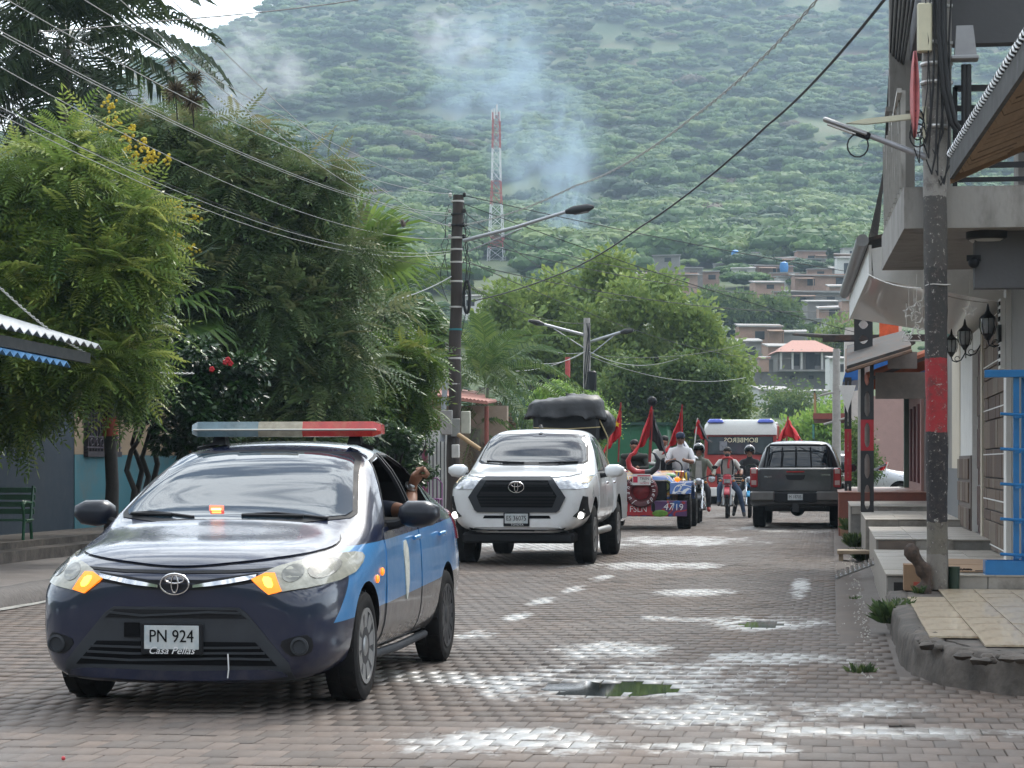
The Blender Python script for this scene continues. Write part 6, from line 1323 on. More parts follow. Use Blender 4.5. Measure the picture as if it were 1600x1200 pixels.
def build_cassia():
    x, y = XD(330, 40); t = thing("cassia_tree", "large dark green tree with rusty tips and yellow flower sprays above the sedan", "tree", (x, y, .15))
    lobes = [(300, 215, 70, 0), (235, 255, 85, .4), (385, 245, 75, -.3), (455, 320, 82, -.4), (520, 288, 42, -.4), (330, 335, 115, -.6), (425, 420, 115, -.6), (300, 450, 105, -.7), (485, 490, 85, -.5), (520, 385, 66, -.4), (385, 555, 105, -.9), (475, 600, 75, -.8), (205, 190, 55, .5), (545, 560, 60, -.6), (290, 560, 80, -.2), (430, 650, 60, -.8), (370, 655, 60, -.4), (520, 640, 45, -.8)]
    c, ctr = crown("crown", t, lobes, 39.5, 1.0, leaf_pinnate(10, .22, .036, .34), 6800, .58, CASS, rngL, .28, .16, origin=(x, y, .15), fill=.5)
    limbs(t, (x, y, 1.4), ctr[::6], .08, BARK_D, (x, y, .15), "limb"); b = MB(); b.tube([(0, 0, -.1), (.05, 0, .8), (0, 0, 1.6)], [.22, .18, .17], 12); b.obj("trunk", BARK, t, 60)
    fl = [(170, 165), (180, 190), (195, 215), (200, 235), (215, 245), (225, 225), (232, 240), (240, 252), (210, 258), (260, 250), (272, 325), (283, 333), (305, 338), (265, 368), (278, 375), (300, 392), (232, 300), (160, 205), (205, 205), (228, 262)]
    b = MB(); rn = random.Random(5)
    for px, py in fl:
        p0 = W(px, py, 37.9)-Vector((x, y, .15))
        for k in range(14): b.ball(p0+Vector((rn.gauss(0, .055), rn.gauss(0, .05), rn.gauss(0, .06))), .024+.012*rn.random(), 5, 3)
    o = b.obj("flowers", mat("yellow_blossom", (.60, .44, .02), .6, var=.15), t, None); o['kind'] = 'stuff'
build_cassia()
def build_airplants():
    for px, py, r, lb in ((268, 97, 8, "smallest spiky air plant ball, highest above the dark tree"), (305, 121, 15, "round spiky air plant ball right of the other two large ones"), (274, 143, 19, "largest spiky air plant ball on the dark tree top"), (300, 158, 18, "lowest spiky air plant ball half sunk into the dark tree top")):
        p = W(px, py, 38.2); R = 1.2*r/F*38.2; rng = np.random.default_rng(px); n = 170; V = []; Q = []; b = MB()
        for i in range(n):
            u = rng.normal(size=3); u /= np.linalg.norm(u); e = np.cross(u, rng.normal(size=3)); e /= np.linalg.norm(e); o = len(V); L = R*rng.uniform(.8, 1.25); q = u*L*.6+e*.02; w = R*.055
            V += [e*w, -e*w, q*1.0-e*w*.7, q+e*w*.7, u*L+np.array([0, 0, -.1*L])]; Q += [(o, o+1, o+2, o+3), (o+3, o+2, o+4, o+4)]
        me = bpy.data.meshes.new("air_plant"); me.from_pydata([tuple(v) for v in V], [], [f if f[2] != f[3] else f[:3] for f in Q]); o = link("air_plant", me, None, [mat("dry_airplant", (.10, .075, .04), .9, var=.4, scale=20)]); o.location = p; tag(o, lb, "air plant", "spiky air plants on the dark tree")
        b = MB(); b.cyl((0, 0, 0), (.02, .05, -R*1.9), .009, .014, 6); b.obj("stalk", BARK_D, o, None)
build_airplants()
def build_hibiscus():
    x, y = XD(220, 31.5); t = thing("hibiscus_shrub", "dark glossy hibiscus shrub with red blooms and bare twisted stems", "shrub", (x, y, .15))
    lobes = [(262, 575, 62, 0), (335, 585, 62, -.2), (228, 640, 48, -.2), (310, 645, 62, -.3), (385, 600, 52, 0), (250, 525, 40, .3), (350, 660, 45, -.2), (275, 690, 42, -.1), (225, 595, 50, .2)]
    V0, Q0 = leaf_simple(); c, ctr = crown("crown", t, lobes, 31.5, .5, (V0, Q0), 9000, .125, HIBI, rngL, .5, .12, origin=(x, y, .15), fill=.4)
    b = MB(); o = Vector((x, y, .15))
    for k, (px, pts) in enumerate(((206, [(206, 800), (210, 765), (198, 735), (205, 705), (215, 690)]), (225, [(224, 800), (226, 770), (232, 745), (222, 715), (228, 695)]), (240, [(232, 800), (238, 760), (246, 725), (240, 700), (235, 690)]), (215, [(215, 800), (214, 770), (222, 735), (214, 712), (206, 694)]))):
        b.tube([W(a, c_, 31.5+.1*k)-o for a, c_ in pts]+[ctr[k % 4]-np.array(o)], [.05, .042, .04, .036, .03, .012], 7)
    b.obj("stem", BARK_D, t, 60)
    b = MB()
    for px, py in ((356, 562), (360, 568), (331, 577), (352, 566)):
        p = W(px, py, 30.6)-o
        for k in range(5): a = 2*pi*k/5; b.ball(p+Vector((.022*cos(a), 0, .022*sin(a))), (.021, .010, .021), 7, 4)
    fl = b.obj("flowers", mat("red_hibiscus_petal", (.55, .02, .03), .6, var=.1), t, 60); fl['kind'] = 'stuff'
build_hibiscus()
# ------------------------------------------------------------------ palms
def frond_mesh(name, L, n, ll, arch, m, w=.03, vshape=.5):
    V = []; Q = []; T = []; rn = np.random.default_rng(n)
    P = [np.array((L*(t-.12*t**3), 0, L*(.28*t-arch*t*t))) for t in np.linspace(0, 1, 14)]
    for a, b_ in zip(P[:-1], P[1:]): o = len(V); r = .018; V += [a+[0, -r, 0], a+[0, r, 0], b_+[0, r*.8, 0], b_+[0, -r*.8, 0]]; T += [.6]*4; Q.append((o, o+1, o+2, o+3))
    for i in range(n):
        t = .12+.88*(i+.5)/n; k = t*13; j = min(12, int(k)); p = P[j]+(P[j+1]-P[j])*(k-j); l = ll*(.5+.5*sin(pi*min(1, .18+t*.85)))*rn.uniform(.85, 1.1)
        for s in (-1, 1):
            d1 = np.array((.55, s*.8, vshape*rn.uniform(.2, 1))); d1 /= np.linalg.norm(d1); q1 = p+d1*l*.5; q2 = q1+np.array((.35, s*.45, -.75))*l*.55*rn.uniform(.8, 1.2); o = len(V); e = np.array((w, 0, 0))
            V += [p-e*.5, p+e*.5, q1+e, q1-e, q2]; T += [rn.uniform(.2, .8)]*5; Q += [(o, o+1, o+2, o+3), (o+3, o+2, o+4, o+4)]
    me = bpy.data.meshes.new(name); me.from_pydata([tuple(v) for v in V], [], [f if f[2] != f[3] else f[:3] for f in Q]); a = me.attributes.new('tint', 'FLOAT', 'POINT'); a.data.foreach_set('value', np.array(T, np.float32)); me.materials.append(m); return me
def fan_mesh(name, R, m, n=26):
    V = []; T = []; Fc = []; rn = np.random.default_rng(n+int(R*10))
    for i in range(n):
        a = radians(-135+270*(i+.5)/n); l = R*(.75+.25*cos(a))*rn.uniform(.9, 1.08); ca, sa = cos(a), sin(a); w = .030*R; o = len(V); x0 = .5
        V += [(x0, 0, 0), (x0+ca*l*.55-sa*w*1.5, sa*l*.55+ca*w*1.5, .04), (x0+ca*l*.55+sa*w*1.5, sa*l*.55-ca*w*1.5, .04), (x0+ca*l*.86-sa*w*.5, sa*l*.86+ca*w*.5, -.12*R*rn.uniform(.6, 1.4)), (x0+ca*l*.86+sa*w*.5, sa*l*.86-ca*w*.5, -.12*R), (x0+ca*l, sa*l, -.34*R*rn.uniform(.6, 1.4))]
        T += [rn.uniform(.25, .75)]*6; Fc += [(o, o+2, o+1), (o+1, o+2, o+4, o+3), (o+3, o+4, o+5)]
    o = len(V); V += [(0, -.015, 0), (0, .015, 0), (.5, .012, 0), (.5, -.012, 0)]; T += [.4]*4; Fc.append((o, o+1, o+2, o+3))
    me = bpy.data.meshes.new(name); me.from_pydata(V, [], Fc); at = me.attributes.new('tint', 'FLOAT', 'POINT'); at.data.foreach_set('value', np.array(T, np.float32)); me.materials.append(m); return me
PALM_D = leaf_mat("dark_palm_leaf", (.035, .062, .022), (.085, .115, .035), (.014, .030, .012), .25, .4)
PALM_G = leaf_mat("green_palm_leaf", (.075, .145, .03), (.19, .25, .06), (.026, .06, .018), .3, .4)
PALM_L = leaf_mat("light_palm_leaf", (.12, .21, .03), (.26, .31, .06), (.05, .11, .02), .4, .4)
DRY = leaf_mat("dry_palm_leaf", (.14, .085, .045), (.24, .16, .09), (.06, .035, .02), .2, .7)
def palm(label, px, py, d, base_z, meshes, n, scale, name="palm_tree", dry=None, el=(-.9, 1.1), seed=1, group=None, trunk=True, r=.16):
    top = W(px, py, d); x, y = top.x, top.y; t = thing(name, label, "palm tree", (x, y, base_z), 0, group); rn = random.Random(seed); h = top.z-base_z
    if trunk:
        b = MB(); k = 12; b.tube([(.05*sin(i), 0, h*i/k-.1) for i in range(k+1)], [r*(1.15-.3*i/k)*(1+.05*(i % 2)) for i in range(k+1)], 10); b.obj("trunk", mat("palm_trunk", (.17, .15, .13), .9, var=.25, scale=8, bump=.6), t, 60)
    for i in range(n):
        me = meshes[i % len(meshes)]; a = i*2.399+rn.uniform(-.2, .2); e = el[0]+(el[1]-el[0])*((i+.5)/n)**.8
        o = bpy.data.objects.new("frond", me); COL.objects.link(o); o.parent = t; o.location = (0, 0, h-.1+.15*(i/n)); o.rotation_euler = Euler((rn.uniform(-.35, .35), -e, a)); s = scale*rn.uniform(.85, 1.12); o.scale = (s, s, s)
    for i in range(8 if dry else 0):
        o = bpy.data.objects.new("dry_frond", dry); COL.objects.link(o); o.parent = t; o.location = (0, 0, h-.25); o.rotation_euler = Euler((rn.uniform(-.4, .4), rn.uniform(.85, 1.35), i*2.1+rn.uniform(-.3, .3))); s = scale*rn.uniform(.7, .95); o.scale = (s, s, s)
    return t
def build_palms():
    fd = [frond_mesh("frond", 3.3, 46, .8, .6, PALM_D, .034), frond_mesh("frond", 3.0, 44, .85, .8, PALM_D, .034)]; fg = [frond_mesh("frond", 2.6, 40, .62, .7, PALM_G, .022), frond_mesh("frond", 2.4, 38, .6, .95, PALM_G, .022)]; fl = [frond_mesh("frond", 2.6, 40, .62, .5, PALM_L, .022)]
    dr = frond_mesh("dry_frond", 2.4, 30, .5, .7, DRY, .02)
    fan = [fan_mesh("fan_leaf", 1.0, PALM_G), fan_mesh("fan_leaf", 1.15, PALM_G)]; fanl = [fan_mesh("fan_leaf", 1.1, PALM_L)]; dfan = fan_mesh("dry_fan_leaf", 1.0, DRY); fand = [fan_mesh("fan_leaf", 1.05, PALM_D)]
    palm("tall dark royal palm against the white sky at top left", 105, 70, 44, .1, fd, 34, 1.12, el=(-1.15, 1.25), seed=3, r=.12)
    palm("second royal palm crown cut by the left edge of the photo", -10, 175, 46, .1, fd, 22, 1.0, el=(-1.1, 1.0), seed=5, r=.12)
    palm("bright fan palm rising highest behind the dark tree by the wooden pole", 560, 425, 50, .1, fanl, 13, 1.25, "fan_palm", None, (.2, 1.45), 7)
    palm("feather palm with arching fronds left of the wooden pole", 630, 460, 57, .1, fg, 18, .80, el=(-.6, 1.2), seed=9)
    palm("fan palm with dense dark leaves just left of the wooden pole", 640, 535, 56, .1, fan+fand, 26, 1.0, "fan_palm", dfan, (-.9, 1.2), 11)
    palm("fan palm half hidden between the dark tree and the feather palm", 585, 510, 52, .1, fan, 26, 1.05, "fan_palm", dfan, (-.9, 1.2), 13)
    palm("shaded fan palm in the gap between neem and dark tree", 262, 480, 38, .1, fand+fan, 22, .95, "fan_palm", None, (-1.1, 1.0), 15)
    palm("low green palm with drooping fronds right of the wooden pole", 758, 600, 62, .1, fg, 24, 1.15, el=(-.75, 1.25), seed=17, dry=dr)
    palm("short palm with dry brown fronds behind the white pickup cab", 745, 665, 60, .1, fg[1:], 8, .8, el=(-.7, .6), seed=19, dry=dr)
build_palms()
def build_left_bushes():
    specs = [("yellow_shrub", "feathery yellow green shrub mass beside the sedan light bar", [(565, 600, 50), (620, 585, 45), (600, 640, 55), (640, 640, 36), (545, 655, 45), (640, 560, 40)], 44, leaf_pinnate(8, .30, .05, .35), 2600, .42, SOFT, .6),
             ("broadleaf_shrub", "dark broad leaved shrub low between the sedan roof and the wooden pole", [(610, 690, 40), (650, 690, 36), (580, 690, 40), (660, 735, 26), (630, 725, 30)], 41, None, 3400, .13, leaf_mat("broad_leaf", (.032, .075, .016), (.09, .15, .03), (.012, .035, .008), .25, .35), .5),
             ("mixed_shrub", "olive green shrub with orange new leaves above the yellow shrub", [(590, 480, 40), (640, 570, 30), (610, 545, 42), (560, 530, 45)], 45.5, leaf_pinnate(6, .28, .07, .3), 1100, .5, CASS, .5)]
    for nm, lb, lobes, d, tm, n, sz, m, dr in specs:
        x, y = XD(lobes[0][0], d); t = thing(nm, lb, "shrub", (x, y, .15)); tm = tm or leaf_simple(); c, ctr = crown("crown", t, lobes, d, .8, tm, n, sz, m, rngL, dr, .15, origin=(x, y, .15), fill=.4); limbs(t, (x, y, .1), ctr, .05, BARK_D, (x, y, .15), "stem")
build_left_bushes()

# ------------------------------------------------------------------ wooden pole on the left kerb, wires, things at its foot
WOODP = mat("tarred_pole_wood", (.050, .038, .032), .9, var=.35, scale=7, bump=.7, bscale=30, stretch=(2, 2, .25))
GALV = mat("galvanised_tube", (.40, .41, .43), .45, .6, var=.12)
def build_wood_pole():
    x, y = XD(707, 50); z = CH+(YH-298)/F*50; t = thing("wooden_pole", "dark leaning wooden utility pole hung with wires on the left kerb", "utility pole", (x, y, .1)); b = MB(); h = z-.1; tx = .12
    k = 16; b.tube([(tx*i/k+.015*sin(i*1.3), 0, h*i/k-.1) for i in range(k+1)], [.155-.035*i/k+.006*(i % 2) for i in range(k+1)], 12); b.obj("shaft", WOODP, t, 60)
    rn = random.Random(8); P = lambda py, dx=0.0, dy=-.15: Vector((tx*((CH+(YH-py)/F*50-.1)/h)+dx, dy, CH+(YH-py)/F*50-.1))
    for py in (315, 335, 352, 372, 390, 410, 440, 480, 515, 560, 600): b = MB(); p = P(py, 0, 0); b.lathe([(.145, -.02), (.152, 0), (.145, .02)], p, 12); b.obj("wire_tie", [RAIL_W, CABLE, mat("teal_twine", (.03, .18, .2), .8)][2 if py == 515 else rn.randrange(2)], t, 40)
    for py in (305, 330, 352, 370): 
        for s in (-1, 1): b = MB(); p = P(py, s*.16, -.05); b.lathe([(.02, -.05), (.045, -.02), (.03, .0), (.045, .02), (.02, .05)], p, 8); b.obj("insulator", RAIL_W if s < 0 else BLACK_P, t, 40)
    for k in range(9):
        a0 = rn.uniform(300, 420); l = rn.uniform(40, 150); s = rn.choice((-1, 1)); b = MB(); b.tube([P(a0+l*q, s*(.16+.16*sin(pi*q)*rn.uniform(.4, 1.3)), -.16) for q in np.linspace(0, 1, 8)], .008, 5); b.obj("loose_cable", CABLE, t, 60)
    b = MB(); b.tube([P(465, .26+.07*cos(a), -.1)+Vector((0, 0, .36*sin(a))) for a in np.linspace(0, 2*pi, 18)], .035, 6, closed=True); b.obj("cable_coil", CABLE, t, 60)
    b = MB(); b.tube([P(590, -.19), P(640, -.21), P(690, -.23)], .06, 10); b.obj("conduit", mat("grey_conduit", (.35, .37, .39), .5, .3, var=.12), t, 60)
    for px, py, w, hh, m in ((698, 660, .26, .55, PALEC), (712, 668, .20, .40, mat("meter_box_grey", (.25, .25, .23), .6, var=.2)), (728, 660, .20, .5, mat("meter_box_pale", (.45, .44, .36), .6, var=.2)), (712, 705, .16, .3, RAIL_W)): b = MB(); p = W(px, py, 49.75)-Vector((x, y, .1)); b.box(p, (w, .14, hh), bev=.015); b.obj("meter_box", m, t, 40)
    l = thing("street_lamp", "long armed street lamp reaching right from the leaning wooden pole", "street lamp", (x, y, .1)); a0, a1 = W(724, 376, 49.8)-Vector((x, y, .1)), W(884, 331, 49.2)-Vector((x, y, .1)); b = MB(); b.tube([a0, a0.lerp(a1, .5)-Vector((0, 0, .03)), a1], [.045, .042, .036], 8); b.obj("arm", GALV, l, 60)
    b = MB(); b.cyl(W(728, 394, 49.9)-Vector((x, y, .1)), W(815, 357, 49.6)-Vector((x, y, .1)), .016, n=6); b.obj("stay", GALV, l, 60)
    a2 = W(928, 323, 49)-Vector((x, y, .1)); b = MB(); b.tube([a1, a1.lerp(a2, .3), a1.lerp(a2, .8), a2], [.05, .10, .09, .03], 8); ld = b.obj("lamp_head", mat("dark_lamp_head", (.03, .03, .032), .5, .3), l, 50); b = MB(); b.tube([a1.lerp(a2, .3)-Vector((0, 0, .06)), a1.lerp(a2, .8)-Vector((0, 0, .06))], .05, 8); b.obj("lens", LENS_B, l, 50)
    b = MB(); b.tube([W(750, 702, 46.5), W(716, 679, 46.8)], .045, 8); tag(b.obj("wooden_stick", mat("new_wood_stick", (.48, .32, .17), .7, var=.12), None, 60), "pale wooden stick sticking up behind the white pickup's mirror", "stick")
    b = MB(); b.tube([W(694, 690, 48), W(692, 785, 48)], .10, 8); b.obj("post", mat("ochre_wood_post", (.28, .16, .07), .8, var=.2), t, 60)
build_wood_pole()
def build_left_far():
    h = thing("pink_roof_house", "house with pink tiled eave behind the palms right of the wooden pole", "house", (0, 0, 0)); rf = mat("pink_roof_tile", (.42, .19, .15), .7, var=.2); P = [W(655, 618, 58), W(762, 632, 58), W(755, 615, 63), W(660, 606, 63)]
    b = MB(); b.add([tuple(p) for p in P]+[tuple(p+Vector((0, 0, .06))) for p in P], [(3, 2, 1, 0), (4, 5, 6, 7), (0, 1, 5, 4), (1, 2, 6, 5), (2, 3, 7, 6), (3, 0, 4, 7)]); r = b.obj("roof", rf, h, None); tb = MB(); tb.tube([(0, 0, 0), (0, 1.6, .08)], .05, 6); me = tb.mesh("roof_tile", 50); me.materials.append(rf)
    for i in range(18): o = bpy.data.objects.new("roof_tile", me); COL.objects.link(o); o.parent = r; o.location = P[0].lerp(P[1], (i+.5)/18)+Vector((0, 0, .05))
    b = MB(); b.box((P[0]+P[1])/2+Vector((-1.1, 2.2, -1.4)), (4.4, .3, 2.6)); b.obj("wall", mat("dull_cream_wall", (.34, .26, .2), .8, var=.15), h, None)
    b = MB(); c = (P[0]+P[1])/2; [b.cyl(P[0].lerp(P[1], q)+Vector((.0, .4, -.05)), P[0].lerp(P[1], q)+Vector((0, .4, -2.4)), .06, n=8) for q in (.15, .95)]; b.obj("veranda_post", mat("rust_red_post", (.24, .07, .05), .7), h, 50)
    w = thing("white_fence", "white garden wall with dark iron bars left of the wooden pole", "fence", (0, 0, 0)); a, e = W(640, 760, 52), W(690, 760, 52)
    b = MB(); b.box((a+e)/2+Vector((0, .3, .2)), ((e-a).length*1.6, .14, 2.2)); b.obj("wall", WHITE_W, w, None)
    for k in range(13): b = MB(); p = a.lerp(e, -.2+1.4*k/12); b.cyl(p+Vector((0, 0, -.8)), p+Vector((0, 0, 1.1)), .014, n=6); b.obj("bar", BLACK_M, w, None)
    b = MB(); p = W(664, 720, 50); b.tube([p+Vector((0, 0, -1.2)), p+Vector((0, 0, .3))], .07, 8); b.obj("post", mat("maroon_post", (.18, .03, .06), .6), w, 60)
    c = thing("chair", "purple wire chair on the left pavement behind the sedan boot", "chair", W(676, 775, 47)); m = mat("purple_chair_paint", (.20, .04, .17), .5); c.location.z = .15
    b = MB(); b.tube([(-.2, 0, 0), (-.2, 0, .75), (-.1, 0, .86), (.1, 0, .86), (.2, 0, .75), (.2, 0, 0)], .016, 6); b.obj("back_frame", m, c, 60); b = MB(); b.tube([(-.2, 0, .42), (-.2, -.4, .42), (.2, -.4, .42), (.2, 0, .42)], .016, 6); b.box((0, -.2, .43), (.38, .38, .02)); b.obj("seat", m, c, 40)
    for s in (-1, 1): b = MB(); b.cyl((s*.2, -.4, 0), (s*.2, -.4, .42), .014, n=6); b.obj("leg", m, c, 60)
    for s in (-1, 0, 1): b = MB(); b.cyl((s*.1, 0, .45), (s*.1, 0, .84), .008, n=5); b.obj("back_bar", m, c, 60)
build_left_far()
def build_wires():
    A = lambda py, px=716: W(px, py, 50); i = 0; WLAB = ['topmost thin wire from the wooden pole to the upper left', 'second wire from the top leaving the wooden pole to the left', 'upper wire of the close pair leaving the pole in the middle left', 'lower wire of the close pair leaving the pole in the middle left', 'steep wire crossing the others toward the royal palm', 'single lower wire passing over the neem top', 'upper strand of the lowest pale pair over the bright neem', 'lower strand of the lowest pale pair over the bright neem', 'dark wire just beneath the lowest pale pair', 'steepest wire rising from the pole past the air plants']
    for py, ex, ey, ed, s, m in ((298, 60, -45, 12, .012, ROPE_W), (303, -40, -30, 12, .02, ROPE_W), (333, -60, 15, 13, .022, ROPE_W), (337, -60, 20, 13.4, .022, ROPE_W), (352, 150, -35, 13, .026, ROPE_W), (372, -60, 70, 14, .03, ROPE_W), (392, -60, 135, 15, .034, ROPE_W), (395, -60, 147, 15, .036, ROPE_W), (420, -60, 143, 15.6, .02, CABLE), (355, 240, -30, 14, .02, ROPE_W)):
        wire("overhead_wire", [W(ex, ey, ed*1.4), A(py, 706)], .0048 if m is ROPE_W else .005, m, WLAB[i], "wire", s*.55, 26, "overhead wires left of the wooden pole"); i += 1
    wire("overhead_wire", [W(560, 0, 40), W(260, 32, 33), W(60, 50, 30)], .010, CABLE, "single dark wire crossing the sky at the top left", "wire", .004, 12)
    wire("overhead_cable", [W(1392, -14, 20), W(1200, 195, 30), W(1000, 355, 40), W(870, 430, 50), W(740, 470, 56)], .016, CABLE, "thick black cable swooping from the top right down behind the wooden pole", "cable", .008, 10)
    wire("twisted_cable", [W(1290, -15, 24), W(1080, 185, 32), W(900, 290, 42), W(722, 352, 50)], .011, ROPE_W, "pale twisted cable rising from the wooden pole to the top of the photo", "cable", .012, 12, None, True)
    far = [(A(305, 724), W(1330, 425, 60), .012), (A(318, 724), W(1340, 520, 60), .02), (A(350, 724), W(1100, 430, 90), .015), (A(372, 724), W(1330, 462, 75), .03), (A(410, 724), W(1328, 486, 72), .03), (A(440, 722), W(912, 505, 77), .02), (A(405, 724), W(1240, 560, 120), .02), (A(330, 724), W(985, 470, 100), .02)]
    RLAB = ['topmost dark wire from the wooden pole toward the right eave', 'dark wire from the pole top dropping to the tin awning', 'short dark wire ending above the brick hillside houses', 'slack dark wire passing just over the domed tree to the eave', 'slack dark wire lowest over the dark hillside clump', 'short wire from the wooden pole down to the far lamp pole', 'dark wire from the pole toward the pink roofed veranda house', 'dark wire from the pole ending in the domed tree top']
    for a, e, s in far: wire("overhead_wire", [a, e], .010, CABLE, RLAB[far.index((a, e, s))], "wire", s*.5, 18, "overhead wires right of the wooden pole")
    P2 = W(917, 512, 77)
    for (px, py, d, s) in ((800, 580, 70, .03), (830, 565, 72, .05), (1170, 535, 95, .02), (1060, 560, 70, .06), (1165, 590, 95, .03), (850, 545, 80, .04)): wire("overhead_wire", [P2+Vector((0, 0, -.3-.02*d/3.0)), W(px, py, d)], .010, ROPE_W if s > .025 else CABLE, "wire from the far double lamp pole "+["down to the low palm at left", "sagging left behind the low palm", "to the domed tree edge at right", "in a deep pale loop before the drooping tree", "low to the right through the drooping tree", "in a short loop to the left"][[800, 830, 1170, 1060, 1165, 850].index(px)], "wire", s*.8, 14, "wires of the far double lamp pole")
    for k in range(6): wire("service_cable", [W(1432-7*k, -30, 20.2+.2*k), W(1352+3*k, 392-3*k, 40.6)], .010 if k % 2 else .014, CABLE, ["first black service cable by the balcony, nearest the banded pole", "second black cable from the banded pole beside the balcony", "third black cable down past the balcony", "fourth black cable down past the balcony", "fifth black cable down past the balcony", "outermost black cable left of the balcony railing"][k], "cable", .012+.004*k, 14, "black cables behind the balcony")
    wire("light_string", [W(-20, 430, 24), W(90, 525, 26), W(180, 572, 28), W(305, 583, 30.5)], .008, ROPE_W, "pale twisted string of lights slung below the bright neem tree", "cable", .012, 8, None, True)
    wire("guy_wire", [W(560, 478, 46), W(705, 432, 49.8)], .012, ROPE_W, "pale short wire from the wooden pole into the palm crowns", "wire", .03, 12)
    # small bird below the wires
    p = W(630, 350, 44); b = MB(); b.ball((0, 0, 0), (.05, .10, .06), 10, 6); b.ball((0, -.10, .05), .035, 8, 5); b.box((0, .15, -.01), (.05, .13, .012)); b.box((.07, .02, .05), (.10, .07, .012), rot=(0, -.8, 0)); b.box((-.07, .02, .05), (.10, .07, .012), rot=(0, .8, 0)); b.cyl((0, -.13, .05), (0, -.17, .045), .008, .002, 5); o = b.obj("bird", mat("grey_brown_feather", (.13, .10, .08), .8, var=.3, scale=30), None, 50); o.location = p; tag(o, "small bird with raised wings at the wires left of the wooden pole", "bird")
build_wires()
# ================================================================== middle distance: trees, shed, second pole, mast, hillside houses
rngF = np.random.default_rng(33)
RAIN = leaf_mat("rain_tree_leaf", (.17, .25, .045), (.31, .37, .08), (.06, .115, .025), .3, .6)
RAIN2 = leaf_mat("darker_tree_leaf", (.085, .145, .03), (.19, .235, .055), (.03, .066, .016), .3, .6)
BRIGHT = leaf_mat("bright_bush_leaf", (.17, .31, .035), (.34, .45, .08), (.07, .15, .02), .35, .5)
def big_tree(name, label, lobes, d, depth, n, size, m, trunk_px, r, flat=.7, clump=(14, .42, .13), fill=.62, cat="tree", base=0.0):
    x, y = XD(trunk_px, d); t = thing(name, label, cat, (x, y, base)); lobes = [(a, b+10, r_*.86) for a, b, r_ in lobes]; c, ctr = crown("crown", t, lobes, d, depth, leaf_clump(clump[0], clump[1], clump[2], rngF), n, size, m, rngF, .1, .1, origin=(x, y, base), fill=fill, flat=flat, sub=4)
    zt = max(base+1.0, min(p[2] for p in ctr)-1.5); b = MB(); b.tube([(0, 0, -.2), (.1, 0, (zt-base)*.6), (0, 0, zt-base)], [r, r*.8, r*.7], 10); b.obj("trunk", BARK, t, 60); limbs(t, (x, y, zt-.2), ctr[::3], r*.4, BARK_D, (x, y, base), "limb"); return t
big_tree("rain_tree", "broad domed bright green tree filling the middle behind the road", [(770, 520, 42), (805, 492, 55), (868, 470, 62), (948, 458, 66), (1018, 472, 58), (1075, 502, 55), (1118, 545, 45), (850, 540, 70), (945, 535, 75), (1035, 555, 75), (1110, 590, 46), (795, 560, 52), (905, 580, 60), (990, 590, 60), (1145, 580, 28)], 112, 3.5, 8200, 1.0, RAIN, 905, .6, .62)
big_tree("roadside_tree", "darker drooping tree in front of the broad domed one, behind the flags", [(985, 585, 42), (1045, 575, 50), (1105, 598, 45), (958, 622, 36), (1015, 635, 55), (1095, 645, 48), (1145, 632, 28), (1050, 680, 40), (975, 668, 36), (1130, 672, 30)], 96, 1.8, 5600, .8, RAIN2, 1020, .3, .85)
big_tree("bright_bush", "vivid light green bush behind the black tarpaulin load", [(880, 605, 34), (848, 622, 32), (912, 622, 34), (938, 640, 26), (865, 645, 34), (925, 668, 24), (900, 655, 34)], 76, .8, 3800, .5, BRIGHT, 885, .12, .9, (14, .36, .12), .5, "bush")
big_tree("hillside_tree", "dark round tree clump below the hillside brick houses", [(1175, 472, 46), (1225, 486, 44), (1130, 482, 36), (1265, 515, 28), (1195, 515, 36), (1100, 470, 30)], 275, 4, 1800, 2.0, RAIN2, 1190, .6, .7, (14, .42, .15), .55, base=10)
big_tree("hillside_tree", "small round dark tree in front of the pink roofed hillside house", [(1240, 632, 30), (1215, 625, 20), (1262, 640, 20), (1230, 650, 26)], 190, 1.5, 900, 1.2, RAIN2, 1235, .3, .8, base=2)
big_tree("hillside_tree", "pale green bushy tree near the concrete kerb pole at far right", [(1290, 660, 34), (1265, 690, 30), (1310, 640, 26), (1300, 700, 30), (1250, 665, 20)], 130, 1.5, 1200, .9, BRIGHT, 1290, .25, .85, base=0)
big_tree("street_bush", "leafy bush between the lattice posts at the end of the right row", [(1350, 700, 24), (1340, 670, 18), (1358, 725, 22), (1342, 735, 18)], 64, .6, 1300, .35, RAIN2, 1348, .08, .9, (14, .36, .12), .4, "bush")
big_tree("hillside_tree", "olive tree on the slope above the tin awning", [(1310, 520, 26), (1335, 535, 24), (1290, 540, 20)], 240, 2, 700, 1.6, RAIN, 1315, .3, .8, base=12)

